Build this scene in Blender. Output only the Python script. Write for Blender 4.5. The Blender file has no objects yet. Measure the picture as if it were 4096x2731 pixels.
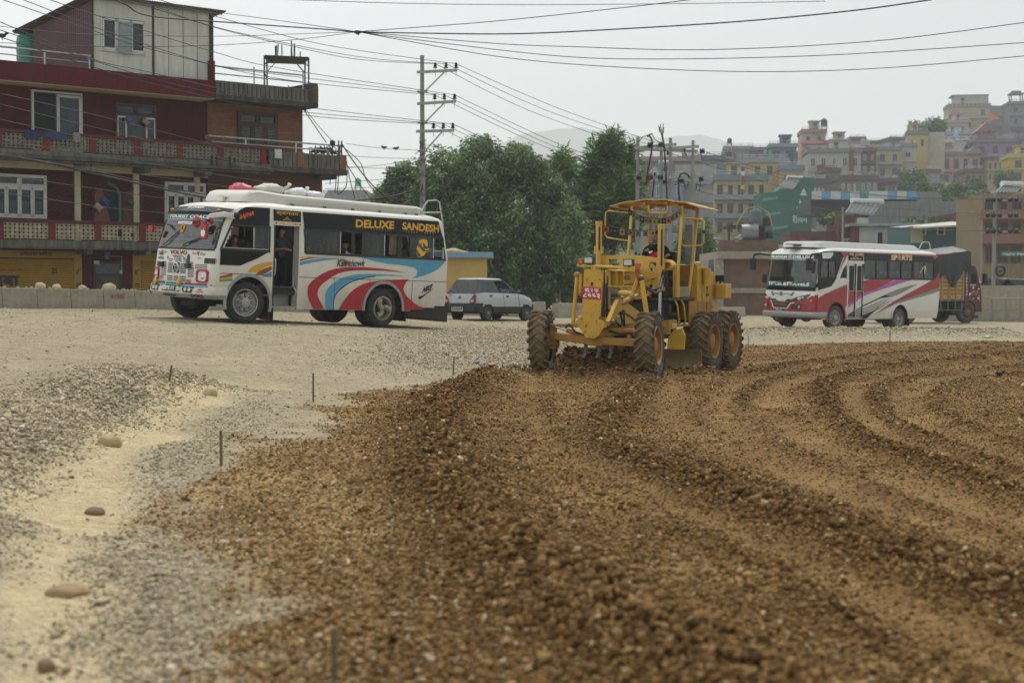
import bpy, math, random
import numpy as np
from mathutils import Vector as V, Matrix
from mathutils.geometry import tessellate_polygon
sc=bpy.context.scene; COL=sc.collection
R=math.radians; PI=math.pi
random.seed(7)
FP=6258.; CX=2048.; CY=1365.5; HY=1150.; TILT=math.atan((CY-HY)/FP); EYE=1.8
def ray(px,py):
 u=(px-CX)/FP; w=(CY-py)/FP
 return V((u, math.cos(TILT)+w*math.sin(TILT), -math.sin(TILT)+w*math.cos(TILT)))
def at(px,py,Y):
 d=ray(px,py); return V((0,0,EYE))+d*(Y/d.y)
def zpx(py,Y): return at(CX,py,Y).z
def xpx(px,Y): return at(px,HY,Y).x
def frame(o,f,u=(0,0,1)):
 x=V(f).normalized(); y=V(u).cross(x).normalized(); z=x.cross(y)
 m=Matrix((x,y,z)).transposed().to_4x4(); m.translation=V(o); return m
def lin(c):
 return tuple((v/12.92 if v<=.04045 else ((v+.055)/1.055)**2.4) for v in (x/255. for x in c))
MATS={}
def nt(m):
 m.use_nodes=True; t=m.node_tree; return t,t.nodes,t.links
def mat(name,rgb,rough=.6,metal=0,var=.12,scale=6,dust=0,dcol=(150,132,102),dscale=3,bump=0,bscale=40,rust=0,spec=.5,zdust=None,coat=0):
 """procedural paint / stone / metal: base colour varied by noise, optional dust (also rising from the bottom) and rust patches"""
 if name in MATS: return MATS[name]
 m=bpy.data.materials.new(name); t,n,l=nt(m); b=n['Principled BSDF']
 c=lin(rgb); b.inputs['Roughness'].default_value=rough; b.inputs['Metallic'].default_value=metal
 b.inputs['Specular IOR Level'].default_value=spec; b.inputs['Coat Weight'].default_value=coat
 tc=n.new('ShaderNodeTexCoord')
 def noise(s,d=4,r=.6):
  x=n.new('ShaderNodeTexNoise'); x.inputs['Scale'].default_value=s; x.inputs['Detail'].default_value=d; x.inputs['Roughness'].default_value=r
  l.new(tc.outputs['Object'],x.inputs['Vector']); return x
 def mixc(f,a,bb):
  x=n.new('ShaderNodeMix'); x.data_type='RGBA'
  if hasattr(f,'links'): l.new(f,x.inputs['Factor'])
  else: x.inputs['Factor'].default_value=f
  for s,k in ((a,'A'),(bb,'B')):
   i=[q for q in x.inputs if q.name==k and q.type=='RGBA'][0]
   if hasattr(s,'links'): l.new(s,i)
   else: i.default_value=(*s,1)
  return [q for q in x.outputs if q.type=='RGBA'][0]
 def ramp(o,a,bb):
  x=n.new('ShaderNodeMapRange'); l.new(o,x.inputs['Value']); x.inputs['From Min'].default_value=a; x.inputs['From Max'].default_value=bb; x.clamp=True; return x.outputs['Result']
 nz=noise(scale,5)
 col=mixc(ramp(nz.outputs['Fac'],.3,.7),tuple(v*(1-var) for v in c),tuple(min(1,v*(1+var)) for v in c))
 if dust:
  dn=noise(dscale,6,.7); f=ramp(dn.outputs['Fac'],.75-dust*.5,1.05-dust*.35)
  col=mixc(f,col,lin(dcol))
 if zdust:
  z0,z1,am=zdust; sx=n.new('ShaderNodeSeparateXYZ'); l.new(tc.outputs['Object'],sx.inputs[0])
  f=ramp(sx.outputs['Z'],z1,z0); mm=n.new('ShaderNodeMath'); mm.operation='MULTIPLY'; l.new(f,mm.inputs[0])
  dn=noise(dscale*2,6,.7); l.new(ramp(dn.outputs['Fac'],.2,.75),mm.inputs[1])
  m2=n.new('ShaderNodeMath'); m2.operation='MULTIPLY'; l.new(mm.outputs[0],m2.inputs[0]); m2.inputs[1].default_value=am
  col=mixc(m2.outputs[0],col,lin(dcol))
 if rust:
  rn=noise(9,8,.75); f=ramp(rn.outputs['Fac'],.72-rust*.25,.76-rust*.25)
  col=mixc(f,col,lin((70,42,28)))
 l.new(col,b.inputs['Base Color'])
 if bump:
  bn=noise(bscale,6,.65); bp=n.new('ShaderNodeBump'); bp.inputs['Strength'].default_value=bump; bp.inputs['Distance'].default_value=.02
  l.new(bn.outputs['Fac'],bp.inputs['Height']); l.new(bp.outputs['Normal'],b.inputs['Normal'])
 MATS[name]=m; return m
def glass(name,tint=(60,66,66),refl=.10,rough=.03,dustf=0):
 if name in MATS: return MATS[name]
 m=bpy.data.materials.new(name); t,n,l=nt(m); n.remove(n['Principled BSDF'])
 tr=n.new('ShaderNodeBsdfTransparent'); tr.inputs[0].default_value=(*lin(tint),1)
 gl=n.new('ShaderNodeBsdfGlossy'); gl.inputs['Roughness'].default_value=rough; gl.inputs['Color'].default_value=(.9,.9,.9,1)
 fr=n.new('ShaderNodeLayerWeight'); fr.inputs[0].default_value=.5; pw=n.new('ShaderNodeMath'); pw.operation='POWER'; l.new(fr.outputs['Facing'],pw.inputs[0]); pw.inputs[1].default_value=4
 ad=n.new('ShaderNodeMath'); ad.operation='MULTIPLY_ADD'; l.new(pw.outputs[0],ad.inputs[0]); ad.inputs[1].default_value=.8; ad.inputs[2].default_value=.04+refl; ad.use_clamp=True
 mx=n.new('ShaderNodeMixShader'); l.new(ad.outputs[0],mx.inputs[0]); l.new(tr.outputs[0],mx.inputs[1]); l.new(gl.outputs[0],mx.inputs[2])
 out=mx
 if dustf:
  df=n.new('ShaderNodeBsdfDiffuse'); df.inputs[0].default_value=(.35,.33,.28,1); m2=n.new('ShaderNodeMixShader')
  tc=n.new('ShaderNodeTexCoord'); nz=n.new('ShaderNodeTexNoise'); nz.inputs['Scale'].default_value=3; l.new(tc.outputs['Object'],nz.inputs['Vector'])
  mu=n.new('ShaderNodeMath'); mu.operation='MULTIPLY'; mu.inputs[1].default_value=dustf*2; l.new(nz.outputs['Fac'],mu.inputs[0])
  l.new(mu.outputs[0],m2.inputs[0]); l.new(mx.outputs[0],m2.inputs[1]); l.new(df.outputs[0],m2.inputs[2]); out=m2
 l.new(out.outputs[0],n['Material Output'].inputs['Surface'])
 MATS[name]=m; return m
class MB:
 def __init__(s): s.v=[]; s.f=[]; s.m=[]
 def add(s,vs,fs,mi=0):
  k=len(s.v); s.v+= [tuple(p) for p in vs]; s.f+= [tuple(i+k for i in f) for f in fs]; s.m+= [mi]*len(fs); return s
 def box(s,x0,x1,y0,y1,z0,z1,mi=0,rot=None,tap=0):
  if x0>x1: x0,x1=x1,x0
  if y0>y1: y0,y1=y1,y0
  if z0>z1: z0,z1=z1,z0
  vs=[V((x,y,z)) for z in (z0,z1) for y in (y0,y1) for x in (x0,x1)]
  if rot is not None:
   c=V(((x0+x1)/2,(y0+y1)/2,(z0+z1)/2)); vs=[c+rot@(p-c) for p in vs]
  return s.add(vs,[(0,2,3,1),(4,5,7,6),(0,1,5,4),(2,6,7,3),(0,4,6,2),(1,3,7,5)],mi)
 def beam(s,a,b,w,h,mi=0,up=(0,0,1)):
  a=V(a);b=V(b);x=(b-a).normalized(); u=V(up)
  if abs(x.dot(u))>.98: u=V((1,0,0))
  y=u.cross(x).normalized()*w/2; z=x.cross(y.normalized())*h/2
  vs=[p+i*y+j*z for p in (a,b) for i,j in ((-1,-1),(1,-1),(1,1),(-1,1))]
  return s.add(vs,[(3,2,1,0),(4,5,6,7),(0,1,5,4),(1,2,6,5),(2,3,7,6),(3,0,4,7)],mi)
 def tube(s,pts,r,n=8,mi=0,caps=True):
  pts=[V(p) for p in pts]; N=len(pts); rs=r if isinstance(r,(list,tuple)) else [r]*N
  prev=None; vs=[]
  for i,p in enumerate(pts):
   d=(pts[min(i+1,N-1)]-pts[max(i-1,0)])
   if d.length<1e-9: d=V((0,0,1))
   d.normalize()
   if prev is None:
    u=V((0,0,1)) if abs(d.z)<.95 else V((1,0,0)); a=d.cross(u).normalized()
   else:
    a=(prev-d*prev.dot(d));
    a=a.normalized() if a.length>1e-6 else d.orthogonal().normalized()
   prev=a; b=d.cross(a)
   vs+=[p+(a*math.cos(2*PI*k/n)+b*math.sin(2*PI*k/n))*rs[i] for k in range(n)]
  fs=[(i*n+k,i*n+(k+1)%n,(i+1)*n+(k+1)%n,(i+1)*n+k) for i in range(N-1) for k in range(n)]
  if caps: fs+=[tuple(range(n))[::-1],tuple((N-1)*n+k for k in range(n))]
  return s.add(vs,fs,mi)
 def lathe(s,prof,o,ax,n=24,mi=0,mis=None):
  o=V(o);ax=V(ax).normalized();a=ax.orthogonal().normalized();b=ax.cross(a);P=len(prof)
  vs=[o+ax*h+(a*math.cos(2*PI*k/n)+b*math.sin(2*PI*k/n))*r for r,h in prof for k in range(n)]
  for i in range(P-1):
   base=len(s.v) if i==0 else base
   fs=[(i*n+k,i*n+(k+1)%n,(i+1)*n+(k+1)%n,(i+1)*n+k) for k in range(n)]
   if i==0: s.add(vs,fs,mis[0] if mis else mi)
   else:
    s.f+=[tuple(q+base for q in f) for f in fs]; s.m+=[mis[i] if mis else mi]*len(fs)
  return s
 def ell(s,c,r,n=12,m=8,mi=0,rot=None,fn=None):
  c=V(c); vs=[];
  for j in range(m+1):
   th=PI*j/m
   for k in range(n):
    ph=2*PI*k/n; p=V((r[0]*math.sin(th)*math.cos(ph),r[1]*math.sin(th)*math.sin(ph),r[2]*math.cos(th)))
    if fn: p=fn(p)
    vs.append(c+(rot@p if rot is not None else p))
  return s.add(vs,[(j*n+k,(j+1)*n+k,(j+1)*n+(k+1)%n,j*n+(k+1)%n) for j in range(m) for k in range(n)],mi)
 def poly(s,loops,fn,th=None,mi=0):
  """flat polygon(s) with holes in 2D mapped through fn(a,b)->3D; th = thickness vector for a solid plate"""
  loops=[[tuple(p) for p in lp] for lp in loops]
  tri=tessellate_polygon([[V((a,b,0)) for a,b in lp] for lp in loops]); pts=[p for lp in loops for p in lp]
  P=[V(fn(a,b)) for a,b in pts]; s.add(P,tri,mi)
  if th is not None:
   th=V(th); Q=[p+th for p in P]; s.add(Q,[t[::-1] for t in tri],mi); k=0
   for lp in loops:
    n=len(lp); s.add(P[k:k+n]+Q[k:k+n],[(i,(i+1)%n,n+(i+1)%n,n+i) for i in range(n)],mi); k+=n
  return s
 def build(s,name,mats,parent=None,smooth=None,bevel=0,xf=None,fix=True):
  me=bpy.data.meshes.new(name); vs=[xf@V(p) for p in s.v] if xf is not None else s.v
  me.from_pydata([tuple(p) for p in vs],[],s.f)
  if not isinstance(mats,(list,tuple)): mats=[mats]
  for m in mats: me.materials.append(m)
  if len(mats)>1: me.polygons.foreach_set('material_index',s.m)
  me.validate(clean_customdata=False)
  if fix and len(s.f)<60000:
   import bmesh
   bm=bmesh.new(); bm.from_mesh(me); bmesh.ops.recalc_face_normals(bm,faces=bm.faces); bm.to_mesh(me); bm.free()
  if smooth is not None:
   me.shade_smooth()
   if smooth<180: me.set_sharp_from_angle(angle=R(smooth))
  o=bpy.data.objects.new(name,me); COL.objects.link(o)
  if parent is not None: o.parent=parent
  if bevel:
   b=o.modifiers.new('bevel','BEVEL'); b.width=bevel; b.segments=2; b.limit_method='ANGLE'; b.angle_limit=R(50)
  return o
def tag(o,label=None,cat=None,group=None,kind=None):
 if label: o['label']=label
 if cat: o['category']=cat
 if group: o['group']=group
 if kind: o['kind']=kind
 return o
def thing(name,label,cat,m=None,group=None):
 o=bpy.data.objects.new(name,None); COL.objects.link(o); o.empty_display_size=.2
 if m is not None: o.matrix_world=m if isinstance(m,Matrix) else Matrix.Translation(V(m))
 return tag(o,label,cat,group)
def dup(root,mw,label=None,group=None,keep=lambda o:True):
 r=root.copy(); COL.objects.link(r); r.matrix_world=mw
 if label: r['label']=label
 if group: r['group']=group
 def rec(a,b):
  for ch in list(a.children):
   if not keep(ch): continue
   c=ch.copy(); COL.objects.link(c); c.parent=b; c.matrix_parent_inverse=ch.matrix_parent_inverse.copy(); c.matrix_basis=ch.matrix_basis.copy(); rec(ch,c)
 rec(root,r); return r
TXT={}
def tmesh(body,bold=0,shear=0,space=1):
 k=(body,bold,shear,space)
 if k in TXT: return TXT[k]
 cu=bpy.data.curves.new('lettering','FONT'); cu.body=body; cu.offset=bold; cu.shear=shear; cu.space_character=space; cu.resolution_u=3; cu.fill_mode='FRONT'
 ob=bpy.data.objects.new('lettering',cu); COL.objects.link(ob); bpy.context.view_layer.update()
 me=bpy.data.meshes.new_from_object(ob.evaluated_get(bpy.context.evaluated_depsgraph_get()))
 v=np.array([x.co[:2] for x in me.vertices]) if len(me.vertices) else np.zeros((1,2)); f=[tuple(p.vertices) for p in me.polygons]
 bpy.data.objects.remove(ob); bpy.data.curves.remove(cu); bpy.data.meshes.remove(me)
 mn=v.min(0);mx=v.max(0); TXT[k]=((v-mn)/np.maximum(mx-mn,1e-6),f); return TXT[k]
def text(mb,body,o,ux,uy,mi=0,bold=.02,shear=0,space=1,fn=None):
 """lettering filling the parallelogram o, o+ux, o+uy"""
 v,f=tmesh(body,bold,shear,space); o=V(o);ux=V(ux);uy=V(uy)
 if fn: mb.add([fn(a,b) for a,b in v],f,mi)
 else: mb.add([o+ux*float(a)+uy*float(b) for a,b in v],f,mi)
def _h(ix,iy,s):
 n=(ix.astype(np.int64)*374761393+iy.astype(np.int64)*668265263+s*1442695041)&0xffffffff
 n=((n^(n>>13))*1274126177)&0xffffffff; n=(n^(n>>16))&0xffffffff
 return n/4294967295.
def vnoise(x,y,s=0):
 ix=np.floor(x);iy=np.floor(y);fx=x-ix;fy=y-iy;fx=fx*fx*(3-2*fx);fy=fy*fy*(3-2*fy)
 a=_h(ix,iy,s);b=_h(ix+1,iy,s);c=_h(ix,iy+1,s);d=_h(ix+1,iy+1,s)
 return (a+(b-a)*fx)*(1-fy)+(c+(d-c)*fx)*fy
def fbm(x,y,o=4,s=0,g=.5):
 t=0;a=1;w=0
 for i in range(o):
  t=t+a*vnoise(x*2**i,y*2**i,s+i*17);w+=a;a*=g
 return t/w
def npmesh(name,v,tri,mats,attrs=None,nv=3,smooth=False,mi=None):
 me=bpy.data.meshes.new(name); me.vertices.add(len(v)); me.vertices.foreach_set('co',np.ascontiguousarray(v,dtype=np.float32).ravel())
 nf=len(tri); me.loops.add(nf*nv); me.loops.foreach_set('vertex_index',np.ascontiguousarray(tri,dtype=np.int32).ravel())
 me.polygons.add(nf); me.polygons.foreach_set('loop_start',np.arange(0,nf*nv,nv,dtype=np.int32))
 if mi is not None: me.polygons.foreach_set('material_index',np.ascontiguousarray(mi,dtype=np.int32))
 me.update(calc_edges=True)
 for k,a in (attrs or {}).items():
  at_=me.attributes.new(k,'FLOAT','POINT'); at_.data.foreach_set('value',np.ascontiguousarray(a,dtype=np.float32))
 if smooth: me.shade_smooth()
 for m in (mats if isinstance(mats,(list,tuple)) else [mats]): me.materials.append(m)
 o=bpy.data.objects.new(name,me); COL.objects.link(o); return o
cam=bpy.data.cameras.new('camera'); camo=bpy.data.objects.new('camera',cam); COL.objects.link(camo); sc.camera=camo
cam.sensor_width=36; cam.lens=36*FP/4096; cam.clip_end=8000; cam.clip_start=.1
camo.location=(0,0,EYE); camo.rotation_euler=(PI/2-TILT,0,0)
cam.dof.use_dof=True; cam.dof.focus_distance=33; cam.dof.aperture_fstop=1.9
W=bpy.data.worlds.new('World'); sc.world=W; W.use_nodes=True; n=W.node_tree.nodes; l=W.node_tree.links
SUN_EL=R(58); SUN_AZ=R(22)     # high, ahead of the camera, a little to the right
sky=n.new('ShaderNodeTexSky'); sky.sky_type='NISHITA'; sky.sun_disc=False; sky.sun_elevation=SUN_EL; sky.sun_rotation=SUN_AZ; sky.dust_density=6; sky.air_density=1.2
bg=n['Background']; bg.inputs['Strength'].default_value=.15
tc=n.new('ShaderNodeTexCoord'); sx=n.new('ShaderNodeSeparateXYZ'); l.new(tc.outputs['Generated'],sx.inputs[0])
mr=n.new('ShaderNodeMapRange'); l.new(sx.outputs['X'],mr.inputs['Value']); mr.inputs['From Min'].default_value=-.3; mr.inputs['From Max'].default_value=.4
oc=n.new('ShaderNodeMix'); oc.data_type='RGBA'; l.new(mr.outputs['Result'],oc.inputs['Factor'])
oc.inputs[6].default_value=(8.6,9.25,9.45,1); oc.inputs[7].default_value=(4.4,5.0,5.25,1)      # overcast veil, brighter on the left
mx=n.new('ShaderNodeMix'); mx.data_type='RGBA'; mx.inputs['Factor'].default_value=.88
cn=n.new('ShaderNodeTexNoise'); cn.inputs['Scale'].default_value=2.2; cn.inputs['Detail'].default_value=5; l.new(tc.outputs['Generated'],cn.inputs['Vector']); cr=n.new('ShaderNodeMapRange'); l.new(cn.outputs['Fac'],cr.inputs['Value']); cr.inputs['From Min'].default_value=.3; cr.inputs['From Max'].default_value=.7; cr.inputs['To Min'].default_value=.93; cr.inputs['To Max'].default_value=1.05; cs=n.new('ShaderNodeVectorMath'); cs.operation='SCALE'; l.new(oc.outputs[2],cs.inputs[0]); l.new(cr.outputs[0],cs.inputs['Scale'])
l.new(sky.outputs[0],mx.inputs[6]); l.new(cs.outputs[0],mx.inputs[7]); l.new(mx.outputs[2],bg.inputs['Color'])
sl=bpy.data.lights.new('sun','SUN'); sl.energy=3.2; sl.angle=R(7); sl.color=(1,.965,.91); so=bpy.data.objects.new('sun',sl); COL.objects.link(so)
sd=V((math.sin(SUN_AZ)*math.cos(SUN_EL),math.cos(SUN_AZ)*math.cos(SUN_EL),math.sin(SUN_EL))); so.rotation_euler=sd.to_track_quat('Z','Y').to_euler()
so.location=(0,0,300)
vs=sc.view_settings; vs.view_transform='Standard'; vs.look='None'; vs.exposure=-.22; vs.gamma=1
cy=sc.cycles; cy.max_bounces=7; cy.transparent_max_bounces=12; cy.volume_bounces=1; cy.diffuse_bounces=3; cy.glossy_bounces=3; cy.use_denoising=True
HAZE_D=.00045
hm=bpy.data.materials.new('haze'); t,n,l=nt(hm); n.remove(n['Principled BSDF']); pv=n.new('ShaderNodeVolumePrincipled')
pv.inputs['Color'].default_value=(.93,.95,.97,1); pv.inputs['Density'].default_value=HAZE_D; pv.inputs['Anisotropy'].default_value=.2
l.new(pv.outputs[0],n['Material Output'].inputs['Volume'])
hz=MB().box(-2600,2600,-60,4100,-14,420).build('haze',hm); tag(hz,kind='stuff')
CP=np.array([(-6.35,37.47,.95),(-8.05,39.05,1.06),(-3.37,40.7,.76),(-5.1,42.3,.85),(-16.5,50.4,1.14),(-12.3,55,1.02),(1.86,68,.47),(-.81,53,.666),(.5,54.75,.64),
(11.6,88,.1),(12.26,60,.19),(15.6,63.2,.075),(10.88,61.4,.25),(22,76,.06),(24,84,-.02),(5,60,.45),(8,70,.3),(-8,25,.85),(-12,30,1.1),(-14,40,1.15),
(-5.6,23.5,.52),(-5.7,20.5,.46),(-5.7,17,.44),(-5.6,13,.42),(-5.2,9,.40),(-7,21,.62),(-8,17,.7),(-4.7,24.5,.2),(-4.4,19,.1),(-3.7,13,.06),(-3.1,10,.06),(-2.5,7.5,.06),(-2,4,.06),
(-3.1,30,.5),(-1,34,.55),(-.3,40,.55),(1,45,.5),(4,52,.4),(.3,30.5,.1),(2.65,30.1,.03),(4.3,33.4,-.02),(4.9,34.7,-.03),(.76,31.2,.05),(-2.1,24.6,.15),(-2.6,19.5,.12),(-2.5,14,.11),
(0,20,.05),(0,10,.05),(0,5,.05),(4,20,0),(8,30,0),(8,15,0),(3,8,.03),(12,40,0),(20,50,-.03),(7.4,50,.02),(12,50,.02),(5,42,.0),(32,60,-.05),(-2,9,.09),
(0,100,.25),(30,110,0),(-30,100,1.0),(60,100,-.2),(-25,60,1.1),(-25,40,1.3),(-15,20,1.0),(-15,8,.8),(20,2,0),(-20,-4,.8),(0,-4,.05),(60,30,-.1),(-50,70,1.2),(90,130,-.2),(-90,130,1.2),(0,135,.3)])
def _k(r2): return r2*np.log(r2+1e-9)*.5
_n=len(CP); _A=np.zeros((_n+3,_n+3)); _d=((CP[:,None,:2]-CP[None,:,:2])**2).sum(-1); _A[:_n,:_n]=_k(_d)+np.eye(_n)*.02
_A[:_n,_n]=1;_A[:_n,_n+1:]=CP[:,:2];_A[_n,:_n]=1;_A[_n+1:,:_n]=CP[:,:2].T; _w=np.linalg.solve(_A,np.r_[CP[:,2],0,0,0])
def base_h(X,Y):
 X=np.asarray(X,float);Y=np.asarray(Y,float); h=_w[_n]+_w[_n+1]*X+_w[_n+2]*Y
 for i in range(_n): h=h+_w[i]*_k((X-CP[i,0])**2+(Y-CP[i,1])**2)
 return h
def dpl(X,Y,pl):
 """distance to a polyline"""
 D=np.full(np.shape(X),1e9)
 for (a,b),(c,d) in zip(pl[:-1],pl[1:]):
  ux,uy=c-a,d-b; t=np.clip(((X-a)*ux+(Y-b)*uy)/(ux*ux+uy*uy),0,1); D=np.minimum(D,np.hypot(X-a-t*ux,Y-b-t*uy))
 return D
def inpoly(X,Y,pl):
 r=np.zeros(np.shape(X),bool); n_=len(pl)
 for i in range(n_):
  (a,b),(c,d)=pl[i],pl[(i+1)%n_]
  if b==d: continue
  r^=((b>Y)!=(d>Y))&(X<(c-a)*(Y-b)/(d-b)+a)
 return r
sm=lambda x:(lambda t:t*t*(3-2*t))(np.clip(x,0,1))
DIRT=[(-1.0,-6),(-.95,5),(-1.22,6.6),(-1.85,9.1),(-2.45,12.3),(-2.8,16),(-2.7,19.5),(-2.15,24.6),(-.3,29.2),(.45,31),(2.2,37),(4.5,44),(7.4,49.5),(13,51.2),(20,52.5),(40,58),(70,62),(70,-6)]
GP=lambda *L:[((px-CX)*1.8/(py-HY),1.8*FP/(py-HY)) for px,py in L]
RIDGE=[([(.35,31.2),(-.45,28.1),(-.95,23),(-1.0,19),(-.61,13.5),(-.24,10.95),(.12,9.37),(.45,7.96),(.8,7),(1.3,5)],.17,.42),
([(2.6,29.6),(2.1,26),(1.35,21.5),(1.1,18.5),(1.1,15.5),(1.7,13.6),(2.0,12),(2.36,10.7),(2.6,9.1),(3.0,8.6),(3.6,6.5)],.1,.3),
(GP((4200,2040),(3800,1890),(3521,1811),(3430,1747),(3339,1665),(3290,1590),(3310,1535),(3420,1490),(3650,1455),(4150,1425)),.09,.20),
(GP((4200,1960),(3850,1800),(3560,1690),(3500,1610),(3540,1550),(3700,1500),(4150,1462)),.06,.16),
(GP((4200,1840),(3900,1740),(3760,1660),(3740,1590),(3850,1530),(4150,1490)),.05,.18),
(GP((3000,1500),(3150,1460),(3400,1425),(3800,1402),(4150,1395)),.07,.3),
(GP((2950,1640),(3020,1560),(3150,1500),(3400,1455),(3800,1425),(4150,1410)),.05,.22),
(GP((2150,1600),(2240,1760),(2420,1920),(2700,2100),(3100,2330),(3500,2600)),.05,.14),(GP((2700,1840),(2900,1930),(3200,2040),(3700,2210),(4150,2360)),.05,.16),
([(.7,30.9),(1.2,29.9),(1.8,29.6),(2.4,29.9)],.16,.45),([(.55,31.8),(1.2,31.65),(1.98,31.35),(2.5,31.1)],.50,.55),([(2.5,31.0),(3.3,30.9),(3.9,31.4)],.16,.4)]
TRACK=[([(.9,31),(.25,29),(.29,22),(.61,17.5),(1.0,13.9),(1.46,11.3),(1.9,9.5),(2.6,6.5)],.05,.24),
([(3.0,31),(2.75,27),(2.15,21.3),(2.2,18.6),(2.5,16.3),(2.9,13.5),(3.4,10.4),(4,8)],.05,.24),
(GP((4200,1925),(3795,1756),(3631,1665),(3594,1601),(3640,1546),(3800,1505),(4150,1475)),.06,.20),(GP((4200,1870),(3880,1745),(3700,1660),(3665,1600),(3720,1550),(3900,1510),(4150,1485)),.05,.13),
(GP((4200,2010),(3650,1800),(3450,1680),(3400,1600),(3440,1545),(3600,1490),(4150,1450)),.05,.2),
(GP((4200,2160),(3500,1890),(3200,1740),(3080,1630),(3110,1560),(3250,1500),(3500,1460),(4150,1418)),.05,.24),(GP((4200,2280),(3400,1990),(3000,1800),(2880,1680),(2900,1590),(3000,1520),(3300,1455),(4150,1404)),.04,.22),
(GP((2990,1450),(3300,1415),(3700,1392),(4150,1384)),.04,.3)]
PATH=[(-4.2,27),(-4.5,24),(-4.35,19),(-3.65,13),(-2.9,9.8),(-2.18,7.4),(-1.75,5.8),(-1.7,-4)]
BANK=[(-5.0,24.5),(-5.35,20),(-5.15,16),(-4.75,12.5),(-4.2,9),(-3.8,6)]
VERGE=[(-3.5,22),(-3.3,16),(-2.75,11.5),(-2.25,9.3),(-1.62,7.2),(-1.32,6)]; VERG2=[(-4.6,14),(-4.0,10.5),(-3.4,8),(-3.0,6)]
HEAP=[(8.2,52.8),(10,53.6),(12.5,54.2),(15,55),(17.5,56.5)]
def terrain(X,Y,fine=True):
 """height and surface weights"""
 h=base_h(X,Y); wob=(fbm(X*.9,Y*.9,3,5)-.5)
 ins=inpoly(X,Y,DIRT); de=dpl(X,Y,DIRT[:16])*np.where(ins,1,-1)
 dirt=sm((de+wob*1.5+(fbm(X*3.1,Y*2.2,3,15)-.5)*.9+.3)/.8)
 near=np.clip(1-(Y-34)/40,0.15,1)
 ridge=np.zeros_like(h); rh=np.zeros_like(h)
 for pl,a,w in RIDGE:
  d=dpl(X,Y,pl)+wob*.25; g=np.exp(-(d/w)**2); ridge=np.maximum(ridge,g*min(1,a/.1)); rh=np.maximum(rh,g*a)
 track=np.zeros_like(h); td=np.zeros_like(h)
 for pl,a,w in TRACK:
  d=dpl(X,Y,pl)+wob*.10; g=np.exp(-(d/w)**4)*np.clip(fbm(X*.8,Y*.5,3,77)*2.4-.35,0,1); track=np.maximum(track,g); td=np.maximum(td,g*a)
 bank=np.exp(-((dpl(X,Y,BANK)+wob*.5)/.85)**2); path=sm((.72-dpl(X,Y,PATH)+wob*.8)/.6)*sm((27-Y)/3)*(1-dirt)
 heap=np.exp(-((dpl(X,Y,HEAP)+wob*.4)/1.0)**2)
 h=h+rh*dirt-td*dirt*.7+bank*.15+heap*.3-path*.05
 h=h+np.where(dirt>.02,dirt*.07*sm((de)/.5)*0,0)
 mid=sm((4.2-np.abs(X+.4-(Y-30)*.12))/3)*sm((Y-26)/5)*sm((50-Y)/8)*(1-dirt)
 verge=np.maximum(np.exp(-((dpl(X,Y,VERGE)+wob*.5)/.4)**2)*.38,np.exp(-((dpl(X,Y,VERG2)+wob*.5)/.35)**2)*.5)*sm((24-Y)/4)
 loose=np.clip(np.maximum(np.maximum(np.maximum(bank*1.1,heap),mid*.55),verge),0,1)*(1-dirt)
 if fine:
  clod=dirt*(.36+.9*ridge-.26*track)
  n1=np.abs(fbm(X*5.5,Y*5.5,3,11)-.5)*2; n2=fbm(X*14,Y*14,3,23)-.5; n3=fbm(X*34,Y*34,2,31)-.5
  f2=np.clip(1.35-Y/45,.0,1); f3=np.clip(1.2-Y/22,0,1)
  h=h+(clod*(.075*(.5-n1)+.075*n2*f2+.04*n3*f3))+(1-dirt)*((fbm(X*2.2,Y*2.2,4,41)-.5)*.05+loose*(.06*n2*f2+.035*n3*f3)+path*.012*n2*f2+.012*n3*f3)
  rut=np.sin((X*.55+Y*.83)*1.1+wob*3)*.012*(1-dirt)*sm((Y-22)/6); h=h+rut
 return h,dirt,ridge*dirt,track*dirt,loose,path,de
def gz(x,y): return float(terrain(np.array([x]),np.array([y]),False)[0][0])
rows=np.r_[np.linspace(-6,4.5,12)[:-1],4.5*np.exp(np.linspace(0,math.log(140/4.5),1050))]
nc=640; uu=np.linspace(-1,1,nc); uu=np.sign(uu)*np.abs(uu)**1.15
YY=np.repeat(rows[:,None],nc,1); XX=uu[None,:]*(np.maximum(YY,2)*.42+3.0)
XX=XX+(uu[None,:]**7)*(YY*.9+6)
H,dirt,ridge,track,loose,path,de=terrain(XX,YY)
far=[170,260,420,700,1200,2000,3200]
vg=np.stack([XX,YY,H],-1); ltz=sm((-.3-XX+.0*YY)/1.5)*sm((20-YY)/8)*np.clip(fbm(XX*.9,YY*.5,3,91)*2.2-.5,0,1)+.5*np.exp(-np.maximum(de,0)/.5)*sm((28-YY)/6)
ltz=np.clip(ltz,0,1)
at_={k:v for k,v in dict(ltz=ltz,dirt=dirt,ridge=ridge,track=track,loose=loose,path=path).items()}
for fy in far:
 x=uu*(fy*1.32+9); hh=np.full(nc,base_h(0,135)); vg=np.concatenate([vg,np.stack([x,np.full(nc,fy),np.full(nc,.25 if fy<300 else 0.)],-1)[None]],0)
 for k in at_: at_[k]=np.concatenate([at_[k],np.zeros((1,nc))],0)
nr=vg.shape[0]; idx=np.arange(nr*nc).reshape(nr,nc); q=np.stack([idx[:-1,:-1],idx[:-1,1:],idx[1:,1:],idx[1:,:-1]],-1).reshape(-1,4)
gm=bpy.data.materials.new('ground'); t,n,l=nt(gm); b=n['Principled BSDF']; b.inputs['Roughness'].default_value=.95; b.inputs['Specular IOR Level'].default_value=.15
tc=n.new('ShaderNodeTexCoord')
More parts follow.
